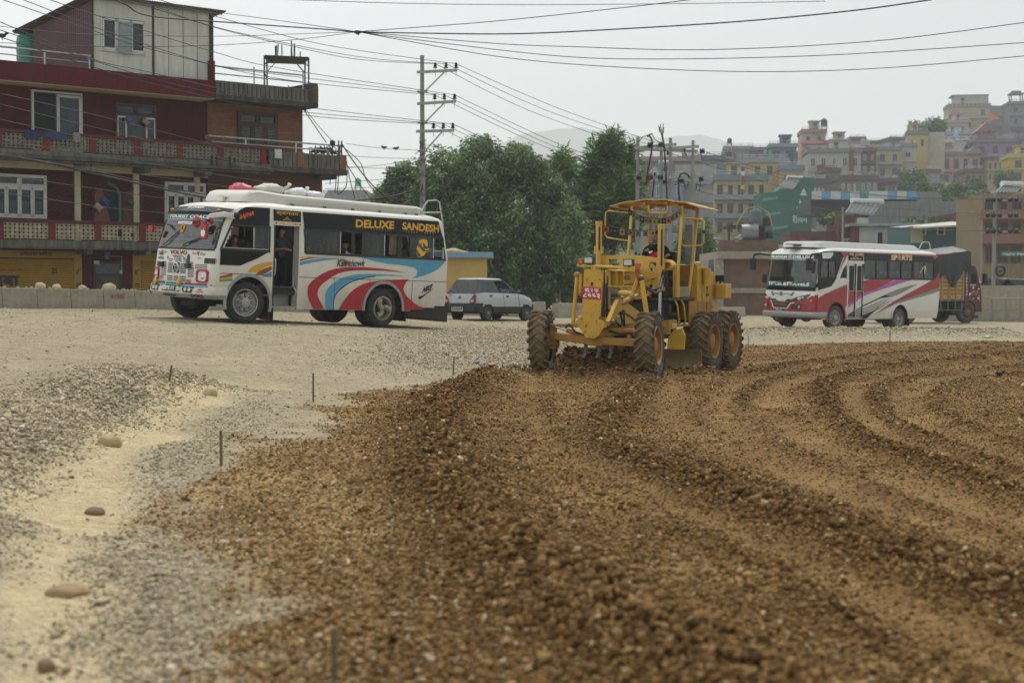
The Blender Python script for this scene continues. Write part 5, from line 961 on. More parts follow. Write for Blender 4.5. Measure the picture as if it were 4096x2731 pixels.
 m=MB(); m.box(-2.95,-2.65,-1.35,-.72,1.56,2.30); m.beam((-2.8,-1.0,2.1),(-2.98,-1.0,2.52),.34,.16); m.tube([(-2.45,-.62,1.56),(-2.5,-.62,2.0)],.08,8); m.build('console',DK,root,bevel=.02)
 m=MB(); m.tube([(-2.98+.17*math.sin(t)*.4,-1.0+.19*math.cos(t),2.56+.17*math.sin(t)) for t in [i*PI/9 for i in range(19)]],.015,6); m.build('steering_wheel',BLACK,root,smooth=60)
 m=MB()
 for i,y in enumerate((-1.42,-1.34,-1.26)): m.tube([(-2.85,y,2.15),(-2.92,y-.02,2.48-.03*i)],.012,5); m.ell((-2.92,y-.02,2.50-.03*i),(.026,.026,.03),8,6)
 for y in (-.66,-.60,-.54,-.48): m.tube([(-2.75,y,1.58),(-3.0,y+.02,2.42)],.010,5); m.ell((-3.0,y+.02,2.43),(.022,.022,.03),8,6)
 m.build('lever',HOSE,root,smooth=60)
 m=MB(); fl=lambda a,b:V((-2.74-.10*(b),-1.17+a,2.33+b)); m.poly([[(-.0,.0),(.34,.0),(.37,.19),(.10,.22)]],fn:=(lambda a,b:V((-2.70-.25*b,-1.19+a,2.34+b))),(-.02,0,0),0)
 m.poly([[(.03,.01),(.33,.01),(.30,.09),(.35,.17),(.26,.185),(.18,.12),(.08,.08)]],lambda a,b:fn(a,b)+V((.004,0,.0)),None,1); m.poly([[(.10,.19),(.20,.205),(.16,.15),(.12,.15)]],lambda a,b:fn(a,b)+V((.004,0,.0)),None,2)
 for i in range(12): a=2*PI*i/12; m.poly([[(.23+.012*math.cos(a+.3),.045+.012*math.sin(a+.3)),(.23+.03*math.cos(a),.045+.03*math.sin(a)),(.23+.012*math.cos(a-.3),.045+.012*math.sin(a-.3))]],lambda a_,b_:fn(a_,b_)+V((.007,0,0)),None,2)
 m.lathe([(.017,0),(.001,.001)],fn(.23,.045)+V((.007,0,0)),(1,0,0),10,2); m.build('console_cover',[cloth('black cover',(28,26,28)),cloth('red cover',(170,30,48)),cloth('white cover',(210,206,200))],root,fix=False)
 m=MB(); m.box(-2.6,-2.45,-.74,-.5,1.6,1.78); m.build('gauge_box',DK,root,bevel=.02)
 sp=MB(); sp.box(-3.85,-3.72,-.62,-.50,2.3,3.12,0); sp.ell((-3.78,-.56,3.16),(.07,.07,.12),8,6,1); sp.build('exhaust_stack',[mat('grey pipe',(116,112,104),.7),cloth('white rag',(190,186,178))],root)
 def garland(lab,pts,nf,seed):
  m=MB(); m.tube([V(p) for p in pts],.006,4,0); rr=random.Random(seed); L=[V(p) for p in pts]; D=[0]
  for a,b in zip(L[:-1],L[1:]): D.append(D[-1]+(b-a).length)
  for i in range(nf):
   s=D[-1]*(i+.5)/nf; j=max(q for q in range(len(D)) if D[q]<=s); j=min(j,len(L)-2); p=L[j].lerp(L[j+1],(s-D[j])/max(1e-6,D[j+1]-D[j])); d=(L[j+1]-L[j]).normalized(); w=.055; h=.13; tl=rr.uniform(-.25,.25); mi=1+rr.choice((0,1,2,0,3))
   dn=V((rr.uniform(-.2,.2),tl*.5,-1)).normalized(); q=[p-d*w,p+d*w,p+d*w+dn*h,p-d*w+dn*h]; m.add(q,[(0,1,2,3)],mi); m.add([x+V((.003,0,0)) for x in (q[0]*.7+q[2]*.3,q[1]*.7+q[3]*.3,q[2]*.7+q[0]*.3,q[3]*.7+q[1]*.3)],[(0,1,2,3)],4 if mi!=4 else 1)
  o=m.build('prayer_flag_string',[HOSE,cloth('faded green flag',(96,96,66)),cloth('faded ochre flag',(140,112,60)),cloth('faded red flag',(150,76,44)),cloth('dark flag',(44,46,42))],None,fix=False); o.matrix_world=GM; tag(o,lab,'prayer flags','prayer flag strings on the grader')
 garland('string of faded prayer flags hanging in a loop under the canopy roof',[(-2.94,-1.62,3.46),(-2.94,-1.45,3.33),(-2.94,-1.2,3.25),(-2.94,-.95,3.22),(-2.94,-.7,3.25),(-2.94,-.5,3.36),(-2.94,-.43,3.44)],13,3)
 garland('string of faded prayer flags stretched between the two lift cylinder tops',[(-1.9,-1.80,3.06),(-2.0,-1.5,3.0),(-2.0,-1.0,2.95),(-1.95,-.6,2.95),(-1.85,-.47,2.98)],8,5)
 PM=GM@Matrix.Translation((-3.36,-1.13,2.05))
 person('person in black at the controls of the yellow motor grader',PM,cloth('black',(26,26,28)),cloth('black jeans',(24,26,32)),scale=1.06,turn=-6,tilt=14,sleeve=1,lean=6,arms={'L':[(.05,.36,.30),(.30,.36,.40),(.3,-.05,-.1)],'R':[(.16,-.27,.30),(.36,-.06,.50),(.3,.1,-.05)]})
grader()
def redbus():
 BM=frame(at(3326,1318,60),(-.7243,-.6894,.0055),(.0215,-.0145,.9995))
 root=thing('coach','red and white passenger bus with grey and magenta sweeps driving on the far road','bus',BM)
 PAINT=mat('coach white',(212,210,202),.3,var=.03,scale=2,dust=.2,dcol=(176,164,142),zdust=(.3,1.3,.7),coat=.3); RED=mat('coach red',(150,14,26),.35,var=.04,dust=.07,dcol=(150,100,85),zdust=(.3,1.0,.4),coat=.3); BLK=mat('coach black',(12,13,15),.2,spec=.22,dust=.1,dcol=(80,76,70))
 GREY=mat('coach grey',(128,128,126),.4); MAG=mat('coach magenta',(176,84,164),.4); SILV=mat('bumper silver',(150,150,150),.4,.3,dust=.2); GREEN=mat('green strip',(20,86,72),.4); WH=mat('white lettering',(224,224,220),.5); CREAM=mat('cream lettering',(222,190,140),.5)
 GL=glass('coach glass',(168,176,172),.0,dustf=.03); WS=glass('windscreen glass')
 yo=-1.25
 Ls=[dict(z=a,xf=b,xr=c,hw=d,rf=e,rr=f,bf=g) for a,b,c,d,e,f,g in ((.38,1.10,-7.62,1.22,.3,.15,.06),(.7,1.16,-7.68,1.25,.3,.15,.08),(1.3,1.13,-7.72,1.25,.3,.15,.09),(1.5,1.07,-7.74,1.25,.3,.15,.1),(2.0,1.0,-7.74,1.25,.3,.18,.1),(2.85,.86,-7.62,1.225,.3,.2,.09),(2.96,.76,-7.58,1.215,.34,.22,.08),(3.06,.5,-7.52,1.18,.45,.28,.07),(3.12,.1,-7.4,1.06,.5,.35,.06),(3.17,-.5,-7.2,.8,.5,.4,.03),(3.19,-1.,-6.8,.4,.3,.3,0))]
 xs=sorted(set([-7.55+.06*i for i in range(140)]+[-.5,.75,-7.4])); zs=sorted(set([round(.38+.05*i,3) for i in range(22)]+[1.48,1.52,1.6,1.7,1.8,1.9,1.98,2.1,2.2,2.3,2.4,2.5,2.6,2.7,2.8,2.85,2.9,2.95,2.99,3.03,3.06,3.09,3.12,3.15,3.17,3.19]))
 def cls(x,y,z):
  sd_=y>-.12 or y<-2.38
  if x>.6 and z<.45: return None
  if sd_ and (math.hypot(x-.0+.27,z-.46)<.60 or math.hypot(x+4.72,z-.36)<.60): return None
  if sd_ and 1.98<z<2.7 and -7.2<x<-2.08: return None
  if sd_ and 1.98<z<2.6 and -.15<x<.78: return None
  if x>.4 and 1.6<z<2.85 and abs(y-yo)<1.14: return 'ws'
  if z>2.99: return 'roof'
  return 'red' if (z<1.05+.35*max(0,(abs(y-yo)-.45)) and x>.88) else 'body'
 B=shell(Ls,zs,xs,cls,yo);
 B['body'].build('body',PAINT,root,smooth=40); B['roof'].build('roof',PAINT,root,smooth=60); B['ws'].build('windscreen',WS,root,smooth=60); B['red'].build('front_panel',RED,root,smooth=50)
 I=shell(Ls,zs,xs,lambda x,y,z:None if cls(x,y,z) in (None,'ws') else 'l',yo,.04); I['l'].build('interior_lining',DARKIN,root)
 sd=lambda off=.005:(lambda x,z:V((x,off-max(0,z-2.0)*.029,z)))
 m=MB(); m.poly([[(1.0,2.86),(.86,2.96),(.6,2.99),(-.5,3.0),(-.66,2.80),(-.13,1.88),(.10,1.66),(.95,1.50),(1.0,1.9)],[(.78,2.60),(.80,1.98),(-.15,1.98),(-.15,2.6)][::-1]],sd(.008)); m.poly([[(-2.04,2.99),(-7.42,2.99),(-7.55,2.6),(-7.62,2.35),(-7.28,2.02),(-7.15,1.95),(-2.08,1.955)]]+[[(a,2.68),(b,2.68),(b,2.0),(a,2.0)][::-1] for a,b in ((-2.12,-3.72),(-3.86,-5.52),(-5.66,-7.12))],sd(.008))
 m.poly([[(-.98,2.98),(-2.0,2.98),(-2.0,2.66),(-.98,2.66)]],sd(.008)); m.poly([[(-.9,2.5),(-.90,1.98),(-.42,1.98),(-.62,2.3)]],sd(.008)); m.build('black_panel',BLK,root,fix=False)
 for a,b,nm in ((-2.12,-3.72,'window'),(-3.86,-5.52,'window'),(-5.66,-7.12,'window'),(.78,-.15,'window')):
  k=MB(); k.poly([[(a,2.68 if a<0 else 2.6),(b,2.68 if a<0 else 2.6),(b,1.99),(a,1.99)]],sd(-.01)); w=k.build(nm,GL,root); e=MB(); x=(a+b)/2; e.beam(sd(0)(x,1.99),sd(0)(x,2.66),.04,.02); e.build('frame',BLK,w)
 def deco(name,polys):
  k=MB(); ms=[]
  for mt,pl,off in polys:
   if mt not in ms: ms.append(mt)
   k.poly([pl],sd(off),None,ms.index(mt))
  return k.build(name,ms,root,fix=False)
 t=lambda L:[(x,z+.0195*x) for x,z in L]
 aw=[(-.27+.64*math.cos(a),.46+.64*math.sin(a)) for a in [R(165-148*i/14) for i in range(15)]]
 red_f=[(.98,1.10),(.873,1.235),(.5,1.37),(.052,1.47),(-.5,1.60),(-.95,1.69),(-.95,.95),(-.86,.84)]+aw+[(.36,.56),(.98,.58)]
 blk=[(-4.016,1.361),(-3.211,1.002),(-2.726,.779),(-2.026,.568),(-1.943,.45),(-2.339,.442),(-2.994,.809)]
 deco('sweep_pattern',[(RED,red_f,.005),(GREY,[(.052,1.47),(.3,1.43),(-.5,1.65),(-.95,1.75),(-.95,1.69),(-.5,1.60)],.006),
 (RED,t([(-2.04,1.92),(-2.544,2.015),(-4.265,2.046),(-3.722,1.865),(-3.3,1.73),(-2.962,1.617),(-2.5,1.53),(-2.08,1.446)]),.005),(MAG,t([(-2.08,1.441),(-2.5,1.53),(-2.962,1.617),(-3.3,1.73),(-3.722,1.865),(-4.358,2.041),(-5.529,2.057),(-5.014,1.964),(-4.5,1.86),(-4.001,1.745),(-3.5,1.65),(-3.01,1.543),(-2.5,1.43),(-2.041,1.307)]),.005),
 (GREY,t([(-5.918,1.885),(-5.396,1.832),(-4.9,1.74),(-4.375,1.626),(-3.557,1.415),(-2.8,1.19),(-2.317,1.024),(-3.0,1.2),(-3.832,1.396),(-4.385,1.40),(-4.936,1.562)]),.005),
 (BLK,t([(-4.385,1.36),(-3.557,1.40),(-2.8,1.17),(-1.98,.95),(-1.98,.90),(-2.6,1.07),(-3.2,1.25),(-3.9,1.34)]),.006)]
 +[(BLK,t([(-3.95-.08*i,1.33-.02*i),(-3.2,1.13-.085*i),(-1.98,.80-.075*i),(-1.98,.775-.075*i),(-3.2,1.10-.085*i)]),.006) for i in range(4)]+[(BLK,t([(-3.9,1.30),(-3.3,.98),(-2.994,.809),(-2.339,.45),(-1.98,.45),(-1.98,.53),(-2.726,.72),(-3.211,.94)]),.006)]
 +[(RED,t([(-2.911,.618),(-3.3,.79),(-3.757,.986),(-4.2,1.16),(-4.666,1.311),(-5.2,1.49),(-5.83,1.687),(-6.975,2.071),(-7.312,2.253),(-7.58,2.45),(-7.62,1.79),(-6.702,1.603),(-5.605,1.382),(-4.58,1.142),(-3.804,.936)]),.005),
 (GREY,t([(-2.911,.618),(-3.804,.936),(-4.58,1.142),(-5.605,1.382),(-6.702,1.603),(-7.62,1.78),(-7.62,1.65),(-6.563,1.442),(-5.514,1.263),(-4.397,1.061),(-3.671,.844)]),.0055),
 (RED,[(-.53,3.0),(-2.0,3.0),(-7.5,2.995),(-7.5,2.93),(-7.2,2.82),(-7.05,2.93),(-2.0,2.965),(-.97,2.97),(-.99,2.9),(-.5,2.4),(-.22,2.0),(-.14,1.93),(-.2,1.96),(-.7,2.75)],.010),
 (PAINT,[(-.95,2.88),(-.5,2.37),(-.2,1.95),(-.42,1.95),(-.66,2.35),(-.95,2.62)],.011),(PAINT,[(.75,2.92),(.05,2.96),(.0,2.88),(.2,2.72),(.7,2.70)],.012)])
 m=MB(); m.box(-2.03,-.95,-.03,.025,2.54,2.63,0); m.box(-2.0,-.97,-.03,.01,.42,.47,1)
 for a,b in ((-.98,-1.47),(-1.52,-1.98)):
  for c in (a,b): m.box(c-.03,c+.03,-.03,.02,.47,2.54,0 if c in (a,) else 2)
  m.poly([[(a-.08,2.46),(b+.08,2.46),(b+.08,1.50),(a-.08,1.50)]],sd(.012),None,2)
 m.box(-1.505,-1.485,-.03,.025,.47,2.54,2); m.build('door',[PAINT,SILV,BLK],root)
 deco('door_pattern',[(RED,[(-.98,1.48),(-1.98,1.48),(-1.98,1.36),(-1.5,1.15),(-.98,.93)],.007),(MAG,[(-.98,.93),(-1.5,1.15),(-1.98,1.36),(-1.98,1.26),(-1.5,1.03),(-.98,.80)],.008)]+[(BLK,[(-1.98,.88-.085*i),(-1.4,.70-.05*i),(-1.0,.53-.02*i),(-1.0,.51-.02*i),(-1.4,.67-.05*i),(-1.98,.845-.085*i)],.008) for i in range(5)])
 k=MB(); s=sd(.012)
 text(k,'WEL COME',s(-1.02,2.86),s(-1.97,2.86)-s(-1.02,2.86),(0,0,.10),0,.03); text(k,'स्वागतम',s(-1.1,2.68),s(-1.88,2.68)-s(-1.1,2.68),(0,0,.07),0,.02); k.tube([s(-1.3,2.76),s(-1.42,2.78),s(-1.48,2.87),s(-1.54,2.78),s(-1.66,2.76)],.009,5,0)
 text(k,'SP',s(-3.95,2.72),s(-4.42,2.73)-s(-3.95,2.72),(0,0,.22),0,.05); text(k,'RTS',s(-4.72,2.73),s(-5.48,2.73)-s(-4.72,2.73),(0,0,.22),0,.05); k.lathe([(.10,0),(.001,.001)],s(-4.56,2.84),(0,1,0),20,1); k.lathe([(.115,-.001),(.10,.0)],s(-4.56,2.84),(0,1,0),20,0)
 st=[(-4.56+(.06 if i%2==0 else .025)*math.sin(PI*i/5),2.84+(.06 if i%2==0 else .025)*math.cos(PI*i/5)) for i in range(10)]; k.poly([st],sd(.016),None,2); k.build('lettering',[CREAM,RED,WH],root,fix=False)
 k=MB(); k.poly([[(-6.12,2.25),(-6.02,2.28),(-5.98,2.2),(-6.03,2.1),(-5.98,2.06),(-6.05,2.02),(-6.12,2.1)]],sd(-.004),None,0); k.poly([[(-6.12,2.22),(-6.05,2.25),(-6.02,2.2),(-6.1,2.16)]],sd(-.003),None,2); k.tube([sd(0)(-6.1,2.24),sd(0)(-6.42,2.52)],.022,5,1); k.poly([[(-6.4,2.5),(-6.48,2.58),(-6.55,2.45),(-6.62,2.3),(-6.58,2.15),(-6.62,2.33),(-6.52,2.4),(-6.50,2.2),(-6.42,2.22),(-6.44,2.4)]],sd(-.004),None,1); k.build('window_art',[RED,CREAM,mat('art blue',(40,50,120),.5)],root,fix=False)
 F=lambda y,z,off=.008:frontpt(Ls,yo,min(max(y,-2.49),-.01),z,off); N=24
 def band(k,z0,z1,y0,y1,mi,off=.008): k.add([F(y0+(y1-y0)*i/N,z,off) for i in range(N+1) for z in (z0,z1)],[(2*i,2*i+2,2*i+3,2*i+1) for i in range(N)],mi)
 k=MB(); band(k,2.83,2.97,-2.44,-.08,0); band(k,1.46,1.61,-2.44,-.08,0); band(k,1.61,2.83,-2.48,-2.38,0,.004); band(k,1.61,2.83,-.12,-.03,0,.004); k.build('windscreen_seal',BLK,root,fix=False)
 k=MB(); band(k,2.66,2.83,-2.38,-.12,0); band(k,2.645,2.66,-2.38,-.12,1,.010); band(k,1.62,1.82,-2.38,-.14,0); text(k,'PRANAM',0*V((0,0,0)),(1,0,0),(0,1,0),1,.05,fn=lambda a,b:F(-2.33+.86*a,2.685+.125*b,.014)); text(k,'DELUXE',0*V((0,0,0)),(1,0,0),(0,1,0),1,.05,fn=lambda a,b:F(-1.20+.92*a,2.685+.125*b,.014))
 k.lathe([(.09,0),(.07,.001)],F(-1.33,2.745,.012),(1,0,.12),16,1); k.ell(F(-1.33,2.745,.012),(.004,.035,.05),8,6,1); text(k,'TOUR &TRAVELS',0*V((0,0,0)),(1,0,0),(0,1,0),1,.06,fn=lambda a,b:F(-2.28+1.95*a,1.65+.135*b,.014)); k.build('windscreen_lettering',[GREEN,WH],root,fix=False)
 k=MB(); text(k,'जय श्री कृष्ण',0*V((0,0,0)),(1,0,0),(0,1,0),0,.02,fn=lambda a,b:F(-1.55+.6*a,2.995+.04*b,.012)); k.build('lettering',RED,root,fix=False)
 fr=lambda X,Yp:(-2.53+(X-120)*.003006+.02, 1.205-(Yp-970)*.00245)
 def fp(k,pts,mi,off): k.poly([[fr(*p) for p in pts]],lambda a,b:F(a,b,off),None,mi)
 k=MB(); fp(k,[(265,885),(655,890),(625,945),(300,945)],0,.012); fp(k,[(280,905),(400,905),(410,925),(290,925)],1,.016); fp(k,[(490,908),(635,908),(625,928),(480,925)],1,.016); fp(k,[(295,998),(610,1000),(545,1125),(350,1115)],0,.014)
 fp(k,[(325,1028),(560,1035),(555,1048),(335,1043)],1,.018); fp(k,[(345,1068),(540,1078),(535,1090),(352,1082)],1,.018); k.lathe([(.085,0),(.08,.02),(.001,.02)],F(*fr(448,918),.012),(1,0,0),18,1); k.build('grille',[mat('dark grille',(46,46,46),.5),mat('grille bar',(140,140,140),.35,.5)],root,fix=False)
 k=MB(); fp(k,[(285,1000),(330,1115),(350,1135),(545,1140),(600,1055),(900,1000),(900,1018),(612,1066),(560,1152),(335,1150),(312,1120),(290,1055),(140,985),(140,970)],0,.011); k.build('front_pattern',PAINT,root,fix=False)
 for pts,c in (([(150,915),(200,940),(290,1005),(300,1032),(240,1020),(165,985)],(215,980)),([(585,1040),(620,1000),(700,960),(890,905),(860,950),(800,1000),(720,1028),(620,1042)],(730,985))):
  k=MB(); fp(k,pts,0,.016); p=F(*fr(*c),.016); k.ell(p,(.02,.09,.06),10,6,1); k.ell(p+V((0,.16,.04)),(.015,.06,.05),10,6,1); k.build('headlight',[mat('lamp housing',(60,60,62),.2),mat('lamp glass',(196,194,184),.12,.3)],root,fix=False)
 for pts,c in (([(155,1055),(255,1085),(262,1140),(165,1140)],(190,1100)),([(625,1095),(770,1065),(760,1160),(610,1145)],(735,1115))):
  k=MB(); fp(k,pts,0,.014); k.lathe([(.05,0),(.045,.015),(.001,.01)],F(*fr(*c),.014),(1,0,0),12,1); k.build('fog_lamp',[mat('dark grille',(46,46,46),.5),mat('lamp glass',(196,194,184),.12,.3)],root,fix=False)
 k=MB(); fp(k,[(355,1148),(503,1150),(490,1192),(370,1190)],0,.02); text(k,'ना६ख ५४२१',0*V((0,0,0)),(1,0,0),(0,1,0),1,.02,fn=lambda a,b:F(*fr(372+110*a,1186-28*b),.024)); k.build('licence_plate',[BLACK,WH],root,fix=False)
 Lb=[dict(z=a,xf=b,xr=-.4,hw=c,rf=.3,rr=.1,bf=.09) for a,b,c in ((.44,1.16,1.25),(.5,1.22,1.275),(.62,1.22,1.275),(.67,1.18,1.26))]
 bb=shell(Lb,[.44,.47,.5,.56,.62,.67],[.05+.05*i for i in range(20)],lambda x,y,z:None if x<.34 else 'b',yo); bb['b'].build('bumper',SILV,root,smooth=50)
 for y0,y1 in ((-2.1,-1.6),(-1.3,-.6)):
  w=MB(); w.tube([F(y0,1.6,.03),F(y0+.25,1.74,.05),F(y1+.2,1.80,.03)],.014,5); w.build('wiper',BLACK,root)
 for y,s_ in ((-2.45,-1),(-.05,1)):
  m=MB()
  if s_<0: m.tube([(.78,-2.42,2.82),(.95,-2.75,2.86),(1.05,-2.98,2.82),(1.08,-3.02,2.66)],[.05,.05,.05,.035],8); m.box(1.02,1.14,-3.14,-2.9,2.22,2.68)
  else: m.tube([(.78,-.06,2.84),(1.0,-.02,2.88),(1.18,-.16,2.86),(1.24,-.22,2.7)],[.07,.06,.05,.035],8); m.box(1.18,1.30,-.36,-.1,2.24,2.70)
  m.build('mirror',BLACK,root,bevel=.03)
 m=MB(); m.box(.7,.78,-2.78,-2.6,1.72,2.06); m.tube([(.8,-2.45,1.9),(.74,-2.66,1.9)],.015,5); m.build('mirror',BLACK,root,bevel=.02)
 arch_trim(root,-.27,.46,.585,.06,.012,R(-14),R(194),RED); arch_trim(root,-4.72,.36,.585,.055,.014,R(2),R(178),PAINT)
 TY=mat('dusty tyre',(74,70,63),.9,var=.25,dust=.5,dcol=(124,114,94))
 wheel(root,(-.27,-.16,.46),.46,.27,-8,1,'disc',tyre=TY,rimr=.56); wheel(root,(-.27,-2.3,.46),.46,.27,-8,-1,'disc',tyre=TY); wheel(root,(-4.72,-.17,.36),.45,.26,0,1,'deep',tyre=TY,dual=True); wheel(root,(-4.72,-2.32,.36),.45,.26,0,-1,'disc',tyre=TY,dual=True)
 u=MB(); u.box(-7.3,.7,-2.35,-.15,.55,.75); u.box(-6.5,.5,-1.8,-.7,.35,.6); u.box(-4.82,-4.62,-2.2,-.3,.28,.44); u.box(-.4,-.15,-2.2,-.3,.36,.5); u.build('chassis',UNDER,root)
 fl=MB(); fl.box(-1.0,-.96,-.45,-.03,.12,.55); fl.build('mud_flap',BLACK,root); fl=MB(); fl.box(-5.5,-5.46,-.5,-.04,.08,.45); fl.build('mud_flap',BLACK,root)
 f=MB(); f.box(-7.5,.8,-2.42,-.08,.98,1.02); f.build('floor',DARKIN,root); f=MB(); f.box(.5,.98,-2.35,-.14,1.1,1.62); f.build('dashboard',mat('grey dash',(120,120,122),.8),root,bevel=.05)
 SEAT=mat('coach seat',(52,56,66),.9)
 for x in (-2.6,-3.5,-4.4,-5.3,-6.2,-7.0):
  for y in (-.6,-1.9):
   s_=MB(); s_.box(x,x+.42,y-.45,y+.45,1.35,1.47,0); s_.box(x-.12,x,y-.45,y+.45,1.4,2.15,0); s_.box(x-.125,x+.005,y-.36,y-.06,2.0,2.28,1); s_.box(x-.125,x+.005,y+.06,y+.36,2.0,2.28,1); s_.build('seat',[SEAT,mat('white head cover',(170,176,180),.9)],root,bevel=.03)
 for a in (-2.95,-4.2,-6.0):
  c=MB(); pts=[(a-.16+.32*i/12,-.10+.03*math.sin(i*2.4)) for i in range(13)]; c.add([((a+(x-a)*(1 if z>2.5 else .5)),y,z) for x,y in pts for z in (2.68,2.25)],[(2*i,2*i+2,2*i+3,2*i+1) for i in range(12)]); c.build('curtain',mat('coach curtain',(168,150,116),.9),root,smooth=80)
 k=MB(); prof=[(.55,.7,3.13,3.15),(.42,.86,3.12,3.34),(.1,.93,3.12,3.37),(-6.2,.95,3.14,3.36),(-6.55,.95,3.14,3.18)]
 def cowl(x,w,z0,z1): return [V((x,yo-w,z0)),V((x,yo-w+.05,z1-.02)),V((x,yo-w+.14,z1)),V((x,yo+w-.14,z1)),V((x,yo+w-.05,z1-.02)),V((x,yo+w,z0))]
 P=[p for a in prof for p in cowl(*a)]; k.add(P,[(i*6+j,i*6+j+1,(i+1)*6+j+1,(i+1)*6+j) for i in range(4) for j in range(5)]); k.add(cowl(*prof[0]),[(0,1,2,3,4,5)]); k.add(cowl(*prof[-1]),[(5,4,3,2,1,0)])
 for x in (-.6,-1.9,-3.2,-4.5,-5.8): k.box(x-.03,x+.03,yo+.94,yo+.96,3.14,3.2)
 k.build('luggage_carrier',PAINT,root,smooth=35)
 k=MB(); k.lathe([(.55,-.06),(.6,0),(.55,.06),(.45,.06),(.4,0),(.45,-.06),(.55,-.06)],(-.9,yo-.1,3.36),(0,0,1),24); sp=k.build('spare_tyre',TYRE,root,smooth=60); k=MB(); k.box(1.0,-.1,yo-.3,yo+.1,3.22,3.25); k.tube([(.2,yo-.2,3.15),(.2,yo-.2,3.24)],.02,6); k.build('roof_hatch',BLACK,root)
 k=MB();
 for y in (yo+.9,): k.tube([(-6.5,y,3.2),(-6.72,y,3.46),(-6.85,y,3.52),(-7.25,y,3.52),(-7.35,y,3.44),(-7.42,y,3.1)],.022,6)
 k.build('roof_ladder',CHROME,root)
 g='passengers in the red and white coach'; P=lambda x,y,z,rz=0:BM@Matrix.Translation((x,y,z))@Matrix.Rotation(R(rz),4,'Z')
 person('bus driver in a dark shirt seen through the windscreen of the red coach',P(.15,-1.8,1.45),cloth('black',(26,26,28)),cloth('dark',(40,40,46)),group=g,arms={'L':[(.25,.28,.2),(.5,.15,.4)],'R':[(.25,-.28,.2),(.5,-.15,.4)]})
 person('person in a dark shirt leaning on the red coach front side window',P(.32,-.42,1.38,10),cloth('black',(26,26,28)),cloth('dark',(40,40,46)),group=g,turn=10,arms={'L':[(.12,.32,.34),(.45,.28,.40)],'R':[(.1,-.25,.2),(.3,-.1,.2)]})
 for x,c,l,z in ((-2.55,'navy','dark haired person by the first coach window after the door',1.28),(-3.35,'charcoal','person in charcoal near the pillar of the second coach window',1.3),(-5.05,'khaki','person in a khaki shirt at the back of the second coach window',1.2),(-6.75,'pale grey','grey clad person in the rear coach window beside the guitar picture',1.2)):
  person(l,P(x,-.5,z),cloth(c,{'navy':(30,34,48),'charcoal':(36,40,40),'khaki':(130,120,100),'pale grey':(160,160,160)}[c]),cloth('dark',(40,40,46)),group=g,turn=20)
redbus()
